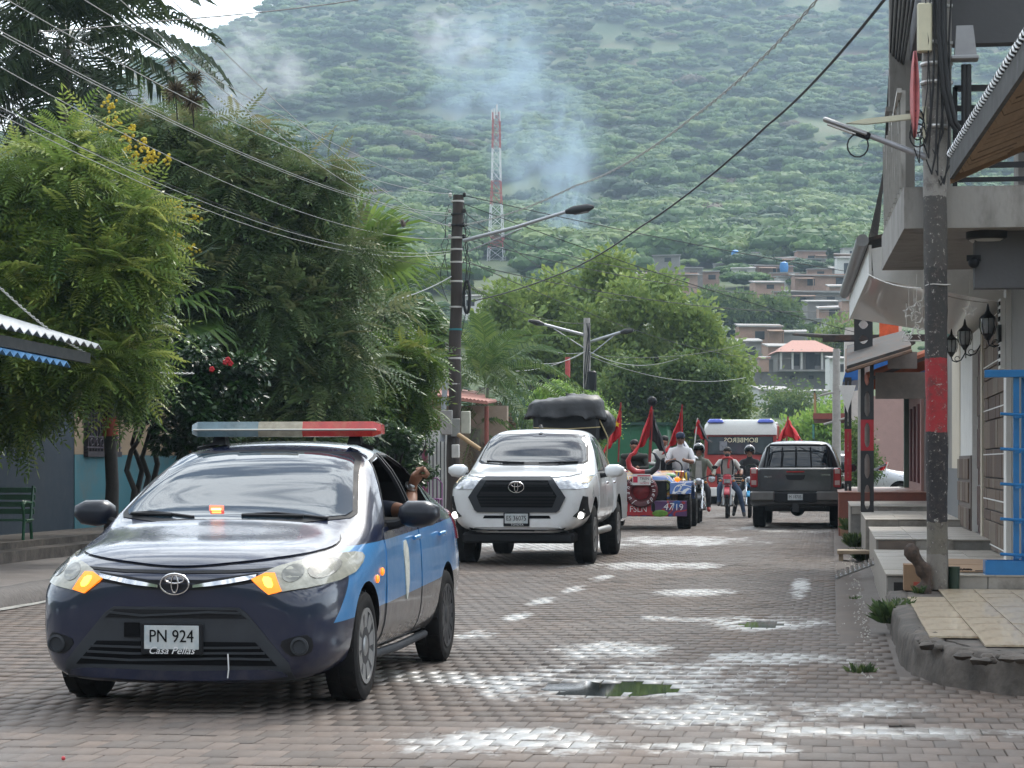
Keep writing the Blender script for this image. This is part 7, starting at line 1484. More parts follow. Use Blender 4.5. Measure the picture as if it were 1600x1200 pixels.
def build_shed():
    t = thing("green_shed", "flat green metal shed standing behind the painted jeep", "shed", (*XD(985, 92), 0)); g = mat("green_metal_sheet", (.012, .115, .045), .5, .2, var=.12, scale=2); b = MB(); b.box((0, 1.5, 1.45), (3.0, 3.0, 2.9)); b.obj("wall", g, t, None)
    b = MB(); b.box((0, 1.4, 2.95), (3.2, 3.3, .10)); b.obj("roof", mat("dark_green_roof", (.012, .05, .035), .5, .2), t, None); b = MB(); b.box((1.52, 1.5, 1.4), (.03, 2.9, 2.6)); b.obj("side_panel", mat("pale_green_panel", (.12, .22, .15), .6, var=.2), t, None)
    for k in range(7): b = MB(); b.box((-1.4+.46*k, -.012, 1.45), (.03, .03, 2.85)); b.obj("seam", g, t, None)
build_shed()
def build_second_pole():
    t, z = plain_pole("utility_pole", "pale concrete pole with two lamp arms before the broad green tree", 917, 77, 497, .15, PALEC); x, y = XD(917, 77); o = Vector((x, y, 0))
    for s, a, c, e, lb in ((-1, (912, 523), (850, 507), (826, 501), "left reaching street lamp on the far concrete pole"), (1, (922, 534), (970, 519), (990, 516), "right reaching street lamp on the far concrete pole")):
        l = thing("street_lamp", lb, "street lamp", (x, y, 0)); A, C, E = W(*a, 77)-o, W(*c, 76.6)-o, W(*e, 76.4)-o; b = MB(); b.tube([A, A.lerp(C, .5), C], .05, 8); b.obj("arm", GALV, l, 60); b = MB(); b.cyl(A+Vector((0, 0, -.45)), A.lerp(C, .75)+Vector((0, 0, -.06)), .02, n=6); b.obj("stay", GALV, l, 60); b = MB(); b.tube([C, C.lerp(E, .4), E], [.05, .11, .05], 8); b.obj("lamp_head", mat("dark_lamp_head", (.03, .03, .032), .5, .3), l, 60)
    for k in range(3): b = MB(); b.tube([W(917+4*sin(q*5+k), 505+q*150, 76.8)-o for q in np.linspace(0, 1, 9)], .02, 5); b.obj("loose_cable", CABLE, t, 60)
    b = MB(); b.box(W(925, 600, 76.8)-o, (.3, .25, .9), bev=.05); b.obj("transformer", BLACK_P, t, 40)
    b = MB(); b.cyl(W(887, 590, 85), W(887, 558, 85), .10, n=8); tag(b.obj("red_post", mat("red_post_far", (.4, .06, .05), .6), None, 50), "red post standing before the broad tree left of the far pole", "post")
build_second_pole()
def build_mast():
    d = 430; x, y = XD(775.5, d); zb = float(hill_z(d, 775))-2; t = thing("radio_mast", "red and white lattice radio mast on the mountain foot", "mast", (x, y, zb)); Z = lambda py: CH+(YH-py)/F*d-zb
    red, wht = mat("mast_red", (.36, .06, .05), .6, var=.1), mat("mast_white", (.62, .62, .62), .6, var=.06); bands = [(446, 424, red), (424, 388, wht), (388, 370, red), (370, 320, wht), (320, 283, red), (283, 232, wht), (232, 176, red)]
    wid = lambda py: np.interp(py, [165, 290, 446], [.62, .85, 1.75])
    for a, c, m in bands:
        b = MB(); n = max(2, int((a-c)/13)); ys = np.linspace(a, c, n+1)
        for p, q in zip(ys[:-1], ys[1:]):
            w0, w1 = wid(p), wid(q); C0 = [(sx*w0, sy*w0, Z(p)) for sx, sy in ((-1, -1), (1, -1), (1, 1), (-1, 1))]; C1 = [(sx*w1, sy*w1, Z(q)) for sx, sy in ((-1, -1), (1, -1), (1, 1), (-1, 1))]
            for i in range(4):
                j = (i+1) % 4; b.cyl(C0[i], C1[i], .085, n=5); b.cyl(C0[i], C1[j], .045, n=4); b.cyl(C0[j], C1[i], .045, n=4); b.cyl(C1[i], C1[j], .045, n=4)
        b.obj("mast_section", m, t, None)
    for k, (dx, py) in enumerate(((-.75, 180), (.75, 182), (.2, 172), (-.3, 178))): b = MB(); b.box((dx, -.6, Z(py)), (.28, .2, 2.0)); b.obj("antenna_panel", wht, t, None)
    b = MB(); b.cyl((0, 0, Z(178)), (0, 0, Z(163)), .06, n=6); b.obj("spire", red, t, None)
build_mast()
BRK = mat("hill_brick_wall", (.36, .225, .17), .9, var=.2, scale=.8, dirt=(.30, .25, .21), dirt_amt=.5, dscale=.5); BLK = mat("hill_block_wall", (.22, .205, .19), .9, var=.15, scale=.8); WHH = mat("hill_white_wall", (.58, .57, .55), .8, var=.06); ZINC = mat("hill_zinc_roof", (.30, .29, .28), .7, .1, var=.2, scale=.6, dirt=(.3, .2, .15), dirt_amt=.4); WIN = mat("dark_window_void", (.02, .02, .022), .6)
def build_hill_houses():
    H = [(1000, 1090, 426, 452, 330, BRK, "long brick house left of the hillside group"), (958, 1022, 413, 434, 350, BRK, "brick house peeping over the broad domed tree"), (1130, 1195, 404, 420, 372, BRK, "brick house with blue tank, topmost left on the hillside"), (1143, 1180, 418, 434, 350, WHH, "small white house with two dark windows among brick ones"), (1182, 1240, 414, 432, 352, BRK, "low brick house right of the small white hillside house"),
         (1246, 1290, 392, 420, 380, BRK, "tall brick house standing above the others on the hillside"), (1284, 1318, 386, 412, 395, BRK, "brick house at the far upper right of the hillside"), (1308, 1345, 402, 434, 345, WHH, "pale grey house with square window by the eave"), (1242, 1335, 428, 454, 328, BRK, "wide brick house in the middle of the hillside group"), (1232, 1322, 454, 486, 305, BLK, "grey block house with wide zinc roof below the brick ones"),
         (1155, 1222, 508, 540, 262, BRK, "brick house with open dark veranda on the lower slope"), (1148, 1190, 532, 566, 252, BLK, "grey block house beneath the veranda house"), (1250, 1305, 498, 514, 280, WHH, "white roofed low house on the lower slope"), (1186, 1236, 608, 630, 205, WHH, "pale roofed house partly behind the round dark tree"), (1248, 1292, 612, 632, 200, WHH, "white roofed shed right of the round dark tree"), (712, 752, 462, 485, 300, WHH, "white roofed house just right of the wooden pole"), (925, 958, 538, 575, 128, WHH, "white house glimpsed through the broad green tree"), (1070, 1098, 418, 440, 338, BLK, "grey shed at the end of the long brick house"), (1196, 1244, 402, 416, 378, BRK, "brick house between the blue tanks, upper row"), (1118, 1146, 412, 430, 365, BLK, "small grey house at the left end of the upper row"), (1216, 1262, 432, 446, 336, WHH, "pale walled house under the low brick one"), (1296, 1340, 446, 466, 318, BRK, "brick house right of the wide middle one"),
         (1180, 1226, 440, 456, 326, BRK, "brick house just above the dark round clump"), (1262, 1312, 470, 492, 298, BLK, "grey house with dark doorway under the zinc roofed one"), (1316, 1350, 470, 500, 290, BRK, "brick house by the eave at lower right"), (1200, 1240, 540, 560, 245, BRK, "low brick house left of the pink hipped roof"), (1020, 1062, 398, 414, 375, BLK, "grey house behind the long brick one"),
         (1150, 1186, 394, 406, 390, BRK, "tiny brick house highest above the small white one"), (1206, 1248, 426, 440, 342, BRK, "brick house with zinc roof between white house and tall brick house"), (1262, 1300, 420, 434, 350, BRK, "brick house directly below the tall brick house"), (1300, 1330, 418, 430, 352, BLK, "narrow grey house below the far upper right brick house"), (1210, 1250, 456, 470, 312, BRK, "brick house left of the zinc roofed grey one"), (1280, 1326, 480, 498, 292, BRK, "low brick house under the grey doorway house"), (1096, 1124, 424, 442, 342, BRK, "small brick house right of the long brick house"), (1318, 1346, 388, 402, 385, WHH, "small pale house behind the top of the white eave"), (1262, 1290, 404, 416, 372, BLK, "grey shed left of the far upper right brick house"), (1190, 1222, 560, 576, 238, BLK, "grey hut left of the retaining wall"), (1296, 1326, 560, 590, 215, WHH, "white house beside the veranda house by the tin awning"), (1225, 1262, 518, 534, 262, BLK, "grey roofed house above the pink hipped roof")]
    w = thing("garden_wall", "low grey wall across the far end of the street behind the riders", "wall", (*XD(1110, 101), 0), YAW); b = MB(); b.box((0, 0, .7), (12, .3, 2.2)); b.obj("wall", BLK, w, None); b = MB(); b.box((0, 0, 1.84), (12.1, .4, .1)); b.obj("coping", WHH, w, None)
    rn = random.Random(12)
    for x0, x1, y0, y1, d, m, lb in H:
        c = W((x0+x1)/2, y1, d); w = (x1-x0)/F*d; h = (y1-y0)/F*d; t = thing("hillside_house", lb, "house", (c.x, c.y, c.z), YAW+rn.uniform(-.12, .12), "houses on the hillside"); dep = min(8, w*.7)+1
        b = MB(); b.box((0, dep/2, h/2-1.5), (w, dep, h+3)); b.obj("wall", m, t, None)
        b = MB(); b.box((0, dep/2-.2, h+.1), (w*1.07, dep*1.12, .16), rot=(radians(rn.uniform(3, 8)), radians(rn.uniform(-2, 2)), 0)); b.obj("roof", ZINC, t, None)
        if w > 4.5: sx = rn.choice((-1, 1)); q = rn.uniform(.3, .5)*w; b = MB(); b.box((sx*(w/2-q/2), -1.0, h*.72), (q, 2.2, .10), rot=(radians(9), 0, 0)); [b.box((sx*(w/2-q*k_), -1.9, h*.3), (.12, .12, h*.8)) for k_ in (.05, .95)]; b.obj("lean_to", mat("rusty_sheet_roof", (.26, .16, .11), .8, var=.35, scale=1), t, None)
        n = max(1, int(w/3.2))
        for k in range(n):
            if h < 1.2: break
            xx = -w/2+w*(k+.5)/n+rn.uniform(-.3, .3); dr = rn.random() < .3; b = MB(); b.box((xx, -.02, h*.5 if not dr else h*.4), (min(1.1, w/n*.45), .12, min(1.1, h*.4) if not dr else min(2.0, h*.75))); b.obj("door" if dr else "window", WIN, t, None)
    for px, py, d, m in ((1149, 399, 370, mat("blue_tank", (.03, .2, .5), .5)), (1225, 418, 350, mat("blue_tank", (.03, .2, .5), .5))): b = MB(); b.lathe([(.6, -.7), (.7, 0), (.6, .7), (.2, .9)], n=10); o = b.obj("water_tank", m, None, 50); o.location = W(px, py, d); tag(o, "blue water tank on the topmost left hillside roof" if px < 1200 else "blue water tank standing among the middle brick houses", "water tank", "blue tanks on the hillside")
    # veranda house with pink hipped roof over a grey retaining wall
    d = 232; c = W(1262, 578, d); k = d/F; t = thing("veranda_house", "hillside house with pink hipped roof and columned veranda on a grey retaining wall", "house", (c.x, c.y, c.z), YAW)
    b = MB(); hw = 44*k; b.box((0, 4.5, 1.1*1), (hw*2, 6, 2.2)); b.obj("wall", BLK, t, None)
    for px in (1220, 1238, 1252, 1284, 1306): b = MB(); b.box(((px-1262)*k, -.2, 1.05), (.20, .20, 2.1)); b.obj("column", RAIL_W, t, None)
    for px, w in ((1247, .6), (1269, .9), (1280, .6)): b = MB(); b.box(((px-1262)*k, 1.45, 1.1), (w, .12, 1.2 if w < .8 else 1.9)); b.obj("window" if w < .8 else "door", WIN, t, None)
    b = MB(); z0 = (578-550)*k; z1 = (578-535)*k; e = hw+.45; b.add([(-e, -.9, z0), (e, -.9, z0), (e, 8, z0), (-e, 8, z0), (-1.2, 3.5, z1+.4), (1.2, 3.5, z1+.4)], [(0, 1, 5, 4), (1, 2, 5), (2, 3, 4, 5), (3, 0, 4), (3, 2, 1, 0)]); b.obj("roof", mat("pink_hip_roof", (.46, .235, .185), .8, var=.1), t, None)
    b = MB(); b.box((0, -.1, -.1), (hw*2+.6, 2.4, .2)); b.obj("veranda_floor", BLK, t, None); b = MB(); b.box(((1248-1262)*k, .9, -1.9), ((1316-1180)*k, 1.2, 3.4)); b.obj("retaining_wall", mat("block_retaining_wall", (.16, .15, .145), .9, var=.15, scale=1), t, None)
    for px in (1238, 1268): b = MB(); b.box(((px-1262)*k, .26, -.75), (.5, .1, .35)); b.obj("vent", WIN, t, None)
    b = MB(); b.box(((1193-1262)*k, .5, .5), (1.1, 1.2, 1.4)); b.obj("brick_hut", BRK, t, None); b = MB(); b.box(((1193-1262)*k, .5, 1.25), (1.4, 1.5, .12)); b.obj("hut_roof", mat("pink_hip_roof", (.46, .235, .185), .8), t, None)
build_hill_houses()
# ================================================================== people and the rest of the convoy
SKIN = mat("brown_skin", (.26, .125, .075), .55, var=.1, scale=20)
HAIR = mat("black_hair", (.012, .010, .009), .6, var=.2)
def person(name, label, loc, rz, joints, edges, mats, cat="person"):
    """one skinned surface over a skeleton; joints: key -> (x, y, z, radius); edges: (a, b, material index)"""
    keys = list(joints); me = bpy.data.meshes.new(name); me.from_pydata([joints[k][:3] for k in keys], [(keys.index(a), keys.index(b)) for a, b, _ in edges], [])
    o = bpy.data.objects.new("tmp", me); COL.objects.link(o); sk = o.modifiers.new("skin", 'SKIN'); sk.use_smooth_shade = True
    if not me.skin_vertices: me.attributes
    for k, sv in zip(keys, me.skin_vertices[0].data): sv.radius = (joints[k][3], joints[k][3]); sv.use_root = k == 'pelvis' or (k == keys[0] and 'pelvis' not in keys)
    sb = o.modifiers.new("sub", 'SUBSURF'); sb.levels = 2; sb.render_levels = 2
    r = evaluated_mesh(o); bpy.data.objects.remove(o); seg = [(Vector(joints[a][:3]), Vector(joints[b][:3]), m, (joints[a][3]+joints[b][3])/2) for a, b, m in edges]
    for p in r.polygons:
        p.use_smooth = True; best = 9; c = p.center
        for a, b, m, rad in seg:
            t = max(0, min(1, (c-a).dot(b-a)/max(1e-9, (b-a).length_squared))); dd = (c-a.lerp(b, t)).length-rad*.8
            if dd < best: best = dd; p.material_index = m
    r.name = name; t = link(name, r, None, mats); t.location = loc; t.rotation_euler = (0, 0, rz); return tag(t, label, cat)
def head_bits(t, c, fy=-1, hair=True, cap=None, helmet=None, s=1.0):
    """face, hair or headgear round a head centre; the face looks along -y"""
    c = Vector(c); b = MB()
    for sx in (-1, 1): b.ball(c+Vector((sx*.032*s, -.088*s, .012*s)), (.013*s, .008, .008*s), 6, 4)
    b.ball(c+Vector((0, -.092*s, -.060*s)), (.024*s, .008, .006*s), 6, 4); b.obj("face_features", mat("dark_features", (.03, .015, .012), .6, var=0), t, 60)
    b = MB(); b.ball(c+Vector((0, -.104*s, -.018*s)), (.014*s, .018*s, .022*s), 6, 4)
    for sx in (-1, 1): b.ball(c+Vector((sx*.082*s, .005, -.005)), (.012, .022, .032), 6, 4)
    b.obj("nose_and_ears", SKIN, t, 60)
    if helmet:
        b = MB(); V = []; n = 18; m = 9
        for i in range(m+1):
            th = pi*.72*i/m
            for j in range(n): a = 2*pi*j/n; V.append(c+Vector((.138*sin(th)*cos(a), .01+.16*sin(th)*sin(a), .03+.148*cos(th))))
        fs = [(i*n+j, (i+1)*n+j, (i+1)*n+(j+1) % n, i*n+(j+1) % n) for i in range(m) for j in range(n) if not (5 <= i and 11 <= j <= 15)]
        b.add(V, fs); h = b.obj("helmet", helmet, t, 60); md = h.modifiers.new("t", 'SOLIDIFY'); md.thickness = .012
        b = MB(); b.box(c+Vector((0, -.135, .085)), (.19, .012, .05), bev=.01); b.obj("visor", GLASS_D, h, 40)
    elif cap:
        b = MB(); b.lathe([(.098*s, 0), (.100*s, .03), (.085*s, .085), (.045*s, .115), (.001, .122)], c+Vector((0, .008, .035)), 14); b.prism([(-.07, -.17), (.07, -.17), (.088, -.08), (-.088, -.08)], .04, .052, 'Z', c=c); b.obj("cap", cap, t, 50)
    if hair:
        b = MB(); b.ball(c+Vector((0, .040*s, .050*s)), (.092*s, .082*s, .072*s), 12, 8); b.ball(c+Vector((0, .068, -.03)), (.082*s, .05, .09), 10, 6); b.obj("hair", HAIR, t, 60)
def rider_rig(foot_r=(.20, .42, .30), foot_l=(-.20, .42, .30), lean=0.0):
    J = {'pelvis': (0, .62, .86, .135), 'waist': (0, .58, 1.04, .13), 'chest': (0, .50, 1.27, .155), 'neck': (0, .47, 1.44, .058), 'jaw': (0, .445, 1.54, .072), 'crown': (0, .46, 1.62, .088)}
    E = [('pelvis', 'waist', 0), ('waist', 'chest', 0), ('chest', 'neck', 0), ('neck', 'jaw', 1), ('jaw', 'crown', 1)]
    for s, n, ft in ((1, 'r', foot_r), (-1, 'l', foot_l)):
        J['sh'+n] = (s*.19, .49, 1.36, .068); J['el'+n] = (s*.345, .34, 1.14, .050); J['wr'+n] = (s*.335, .08, 1.06, .034); J['ha'+n] = (s*.33, .015, 1.055, .038)
        J['hip'+n] = (s*.11, .60, .84, .10); J['kn'+n] = ((s*.19+ft[0])/2, (.26+ft[1]*.5)*.75+.05, .72 if ft[2] > .2 else .62, .075); J['an'+n] = (ft[0], ft[1], ft[2]+.07, .048); J['to'+n] = (ft[0]+s*.01, ft[1]-.16, ft[2], .040)
        E += [('chest', 'sh'+n, 0), ('sh'+n, 'el'+n, 0), ('el'+n, 'wr'+n, 4), ('wr'+n, 'ha'+n, 1), ('pelvis', 'hip'+n, 2), ('hip'+n, 'kn'+n, 2), ('kn'+n, 'an'+n, 2), ('an'+n, 'to'+n, 3)]
    return J, E
def motorcycle(label, loc, rz, col, light, style):
    t = thing("motorcycle", label, "motorcycle", loc, rz); R = .31
    for y, w in ((0, .075), (1.25, .095)):
        b = MB(); b.lathe([(R-.05, -w*.5), (R-.012, -w*.5), (R, -w*.2), (R, w*.2), (R-.012, w*.5), (R-.05, w*.5)], n=24, axis='X', closed=True)
        for k in range(20): a = 2*pi*k/20; b.box((0, cos(a)*R, sin(a)*R), (w*.8, .03, .014), rot=(a-pi/2, 0, 0))
        o = b.obj("wheel", RUBBER, t, 40); o.location = (0, y, R); b = MB(); b.lathe([(R-.05, -.02), (R-.065, 0), (R-.05, .02)], n=24, axis='X', closed=True); b.cyl((-.05, 0, 0), (.05, 0, 0), .04, n=10)
        for k in range(10): a = 2*pi*k/10; b.cyl((.02*(-1)**k, 0, 0), (0, cos(a)*(R-.055), sin(a)*(R-.055)), .005, n=4)
        b.obj("rim", CHROME, o, 40)
    b = MB(); [b.cyl((s*.085, 0, R), (s*.085, .27, .95), .024, n=8) for s in (-1, 1)]; b.box((0, .24, .86), (.21, .06, .04)); b.obj("fork", CHROME if style != 'trail' else mat("fork_grey", (.3, .3, .3), .4, .5), t, 50)
    b = MB()
    A = np.linspace(.35, 2.5, 9); zf = R+(.16 if style == 'trail' else .05); V = []
    for a in A:
        for x, dz in ((-.075, -.03), (-.06, .0), (.06, .0), (.075, -.03)): rr = R+(.13 if style == 'trail' else .04)+dz; V.append((x, rr*cos(a)*(1.0), R+rr*sin(a)))
    b.add(V, [(i*4+j, i*4+j+1, i*4+5+j, i*4+4+j) for i in range(8) for j in range(3)]); f = b.obj("front_fender", col, t, 60); f.modifiers.new("t", 'SOLIDIFY').thickness = .008
    b = MB(); b.tube([(-.36, .22, 1.05), (-.22, .24, 1.04), (-.06, .27, .98), (.06, .27, .98), (.22, .24, 1.04), (.36, .22, 1.05)], .014, 8); hb = b.obj("handlebar", STEEL_D, t, 60)
    for s in (-1, 1): b = MB(); b.cyl((s*.25, .235, 1.045), (s*.38, .22, 1.05), .02, n=8); b.tube([(s*.24, .23, 1.05), (s*.30, .22, 1.16), (s*.34, .20, 1.21)], .007, 5); b.ball((s*.36, .20, 1.235), (.065, .015, .042), 10, 6); b.obj("mirror", BLACK_P, hb, 60)
    if style == 'trail':
        b = MB(); b.box((0, .12, .93), (.23, .10, .26), taper=.8, bev=.03); c = b.obj("headlight_cowl", col, t, 40); b = MB(); b.box((0, .062, .89), (.15, .02, .10), bev=.01); b.obj("headlight", LENS_B, c, 40)
    else:
        b = MB(); b.ball((0, .12, .92), (.085, .075, .085), 14, 8); c = b.obj("headlight_shell", BLACK_P if style == 'road' else CHROME, t, 60); b = MB(); b.lathe([(.08, .02), (.072, -.01), (.03, -.025), (.001, -.028)], (0, .07, .92), 16, 'Y'); b.obj("headlight", LENS_B, c, 60)
    for s in (-1, 1): b = MB(); b.ball((s*.16, .12, .90), (.038, .03, .03), 8, 5); b.obj("indicator", light if s < 0 else AMBER_U, t, 60)
    b = MB(); b.box((0, .52, .82), (.24, .42, .20), taper=.7, bev=.05); b.obj("tank", col, t, 50); b = MB(); b.box((0, .98, .80), (.24, .62, .09), bev=.03); b.obj("seat", BLACK_P, t, 50)
    b = MB(); b.box((0, .58, .45), (.24, .34, .30), bev=.04); b.cyl((0, .45, .52), (0, .38, .70), .08, .07, 10); b.box((0, .6, .30), (.34, .2, .06), bev=.01); b.obj("engine", mat("engine_metal", (.12, .115, .11), .5, .6, var=.3), t, 40)
    b = MB(); b.tube([(.06, .40, .5), (.16, .42, .3), (.17, .8, .28), (.18, 1.3, .42)], [.025, .025, .03, .045], 8); b.obj("exhaust", CHROME, t, 60)
    b = MB(); b.tube([(0, .28, .88), (0, .5, .66), (0, .9, .66), (0, 1.3, .78)], .03, 8); [b.cyl((s*.1, 1.25, R), (s*.1, .72, .40), .022, n=6) for s in (-1, 1)]; b.obj("frame", STEEL_D, t, 50); b = MB(); b.box((0, 1.35, .70), (.16, .30, .03)); b.obj("rear_fender", col, t, None)
    return t
AMBER_U = mat("amber_lens_off", (.50, .17, .02), .3, var=.1, coat=.4)
LIME = mat("lamp_yellow_lit", (.8, .8, .1), .3, var=0, emit=(1, .95, .15), estr=2.6)
MOTO_HEAD = pi and radians(0)
def build_riders():
    RED = mat("red_moto_plastic", (.42, .02, .035), .35, var=.1, coat=.4); BLK = mat("black_moto_paint", (.03, .03, .035), .35, var=.1, coat=.4); BLU = mat("light_blue_moto_plastic", (.03, .30, .55), .35, var=.1, coat=.4)
    jeans = mat("blue_jeans", (.035, .06, .11), .85, var=.25, scale=12); dk = mat("dark_trousers", (.02, .02, .024), .85, var=.2); shoe = mat("dark_shoe", (.03, .025, .022), .7, var=.2); olive = mat("grey_green_jacket", (.16, .165, .13), .85, var=.2, scale=7); lgrey = mat("light_grey_shirt", (.42, .40, .37), .85, var=.15, scale=7); bl = mat("black_sweater", (.018, .018, .02), .85, var=.2)
    S = [(1091, 49.5, BLK, LIME, 'road', "black motorcycle with chrome forks and a lit yellow lamp beside the painted jeep", "person in grey green jacket and dark helmet riding the black motorcycle", (olive, SKIN, dk, mat("red_shoe", (.4, .04, .03), .6), olive), 'h', (.22, .40, .26), (-.21, .42, .30)),
         (1136, 54, RED, AMBER_U, 'trail', "red trail motorcycle with high fender stopped before the fire engine", "bearded person in light grey shirt and red scarf sitting on the red motorcycle", (lgrey, SKIN, jeans, shoe, SKIN), None, (.40, .40, .05), (-.2, .42, .30)),
         (1171, 54.5, BLU, AMBER_U, 'round', "light blue motorcycle half hidden behind the grey pickup", "person in black sweater and black helmet on the light blue motorcycle", (bl, SKIN, dk, shoe, bl), 'h', (.2, .42, .30), (-.38, .40, .05))]
    for px, d, col, li, st, l1, l2, ms, hm, fr, fl in S:
        x, y = XD(px, d); rz = radians(1.5); motorcycle(l1, (x, y, .0), rz, col, li, st); J, E = rider_rig(fr, fl); p = person("person", l2, (x, y, 0), rz, J, E, list(ms))
        head_bits(p, (0, .43, 1.60), hair=not hm, helmet=mat("dark_helmet", (.015, .016, .022), .2, var=.1, coat=.6) if hm else None)
        if px == 1136:
            b = MB(); b.tube([(.11*cos(a), .45+.10*sin(a), 1.43-.03*sin(a)) for a in np.linspace(0, 2*pi, 14)], .03, 7, closed=True); b.tube([(.05, .36, 1.42), (.02, .34, 1.28), (.03, .34, 1.2)], .03, 6); b.obj("scarf", mat("red_scarf", (.45, .05, .05), .8, var=.2), p, 60)
            b = MB(); [b.tube([(s*.12, .36, 1.40), (s*.14, .335, 1.25), (s*.13, .40, 1.05)], .02, 6) for s in (-1, 1)]; b.obj("backpack_strap", BLACK_P, p, 60); b = MB(); b.ball((0, .36, 1.525), (.06, .03, .045), 8, 5); b.obj("beard", HAIR, p, 60)
        if px == 1091: b = MB(); b.prism([(-.06, 1.38), (.06, 1.38), (.08, 1.0), (-.08, 1.0)], .335, .345, 'Y'); b.obj("shirt_front", mat("grey_tee", (.34, .33, .32), .85), p, None)
build_riders()

def px_seed(s): return (sum(map(ord, s)) % 60)/10
def build_jeep():
    d = 44.5; x, y = XD(1006, d); t = thing("painted_jeep", "open jeep painted in bright folk colours with bull horns and front spare wheel", "jeep", (x, y, 0), radians(.5))
    def folk(name, cols, scale, seed):
        m, nt, p = principled(name); N = nt.nodes.new; L = nt.links.new; tc = N("ShaderNodeTexCoord"); mp = N("ShaderNodeMapping"); mp.inputs['Location'].default_value = (seed, seed*.3, 0); L(tc.outputs['Object'], mp.inputs[0]); nz = N("ShaderNodeTexNoise"); nz.inputs['Scale'].default_value = scale; nz.inputs['Detail'].default_value = 1.5; nz.inputs['Distortion'].default_value = 1.2; L(mp.outputs[0], nz.inputs['Vector'])
        rp = N("ShaderNodeValToRGB"); rp.color_ramp.interpolation = 'CONSTANT'; e = rp.color_ramp.elements; n = len(cols); e[0].position = 0; e[0].color = (*cols[0], 1); e[1].position = .36+.28/n; e[1].color = (*cols[1], 1)
        for k in range(2, n): q = e.new(.36+.28*k/n); q.color = (*cols[k], 1)
        L(nz.outputs[0], rp.inputs[0]); L(rp.outputs[0], p.inputs['Base Color']); p.inputs['Roughness'].default_value = .35; p.inputs['Coat Weight'].default_value = .4; return m
    YE, BL, RD, WH, OR, GR, BK, PU = (.55, .34, .03), (.02, .09, .30), (.36, .02, .03), (.55, .55, .55), (.48, .16, .02), (.08, .22, .04), (.015, .015, .018), (.09, .035, .12)
    hoodm = folk("folk_hood_paint", [BL, YE, WH, OR, YE, BL], 2.4, 3); fendm = folk("folk_fender_paint", [BL, BL, WH, BL], 3.2, 9); tubm = folk("folk_tub_paint", [YE, OR, RD, YE, BL], 2.0, 15); bumpm = folk("folk_bumper_paint", [BL, PU, RD, PU], 1.6, 5)
    b = MB(); V = []; secs = [(.10, .50, .62, 1.00), (.16, .52, .58, 1.07), (.9, .58, .58, 1.14), (1.25, .64, .56, 1.17)]
    for yy, w, z0, z1 in secs: V += [(-w, yy, z0), (-w, yy, z1-.14), (-w*.82, yy, z1-.03), (0, yy, z1), (w*.82, yy, z1-.03), (w, yy, z1-.14), (w, yy, z0)]
    b.add(V, [(i*7+j, i*7+j+1, i*7+8+j, i*7+7+j) for i in range(3) for j in range(6)]+[tuple(range(7)), tuple(21+j for j in range(7))]+[(i*7, i*7+7, i*7+13, i*7+6) for i in range(3)]); b.obj("bonnet", hoodm, t, 40)
    b = MB(); b.box((0, 2.3, .78), (1.50, 2.2, .50), bev=.05); b.obj("tub", tubm, t, 40); b = MB(); b.box((0, 2.35, 1.02), (1.30, 1.9, .06)); b.obj("floor_trim", BLACK_P, t, None)
    b = MB(); b.box((0, 1.28, 1.10), (1.46, .08, .14), bev=.02); b.obj("dashboard", tubm, t, 40)
    for s in (-1, 1):
        b = MB(); b.prism([(.02, .93), (.75, .97), (1.25, .90), (1.45, .62), (1.38, .60), (1.18, .84), (.75, .90), (.04, .86), (-.02, .70), (-.06, .72)], s*.52, s*.94, 'X'); b.obj("fender", fendm, t, 40)
        for yy in (.62, 2.9): wheel(t, (s*.77, yy, .36), .36, .27, .20, STEEL_D, 6, s)
        b = MB(); b.lathe([(.11, .03), (.11, -.02), (.085, -.02), (.08, .01), (.001, .015)], (s*.42, .10, .86), 18, 'Y'); hl = b.obj("headlight", BLACK_P, t, 40); b = MB(); b.lathe([(.135, .02), (.135, -.012), (.112, -.012)], (s*.42, .11, .86), 18, 'Y', closed=False); b.obj("headlight_ring", mat("olive_ring", (.20, .22, .05), .5), hl, 40)
        b = MB(); b.ball((s*.66, .08, 1.0), (.06, .04, .05), 10, 6); b.obj("indicator", AMBER if s > 0 else AMBER_U, t, 60)
    text("lettering", "2", .20, (.72, -.066, .81), (pi/2, 0, 0), WHITE_L, t)
    b = MB(); b.box((0, .08, .78), (.9, .06, .42), bev=.02); b.obj("grille", BLACK_P, t, 40)
    b = MB(); b.box((0, -.10, .425), (1.72, .05, .31), bev=.008); bp = b.obj("bumper", bumpm, t, 30)
    b = MB(); b.box((-.10, -.128, .40), (.50, .006, .22)); b.obj("red_panel", mat("painted_red_panel", (.42, .02, .03), .5, var=.15), bp, None)
    text("lettering", "FSLN", .17, (-.10, -.134, .41), (pi/2, 0, 0), WHITE_L, bp, sx=.95); text("lettering", "47", .20, (.49, -.129, .46), (pi/2, 0, 0), WHITE_L, bp, shear=.2); text("lettering", "/19", .18, (.68, -.130, .45), (pi/2, 0, 0), WHITE_L, bp); text("lettering", "2", .20, (-.62, -.129, .42), (pi/2, 0, 0), WHITE_L, bp)
    b = MB(); b.ball((.33, -.127, .33), (.16, .006, .07), 12, 6); b.obj("painted_hill", mat("painted_green", (.12, .26, .03), .5, var=.3, scale=12), bp, 60); b = MB(); b.ball((.20, -.128, .45), (.035, .006, .10), 10, 6); b.obj("painted_figure", BLACK_P, bp, 60)
    b = MB(); b.lathe([(.17, .06), (.19, -.05), (.22, -.09), (.30, -.10), (.33, -.05), (.33, .03), (.30, .07), (.2, .07)], (-.04, -.12, .77), 28, 'Y', closed=True); sw = b.obj("spare_wheel", mat("spare_tyre_paint", (.10, .012, .016), .6, var=.5, scale=2.4), t, 50)
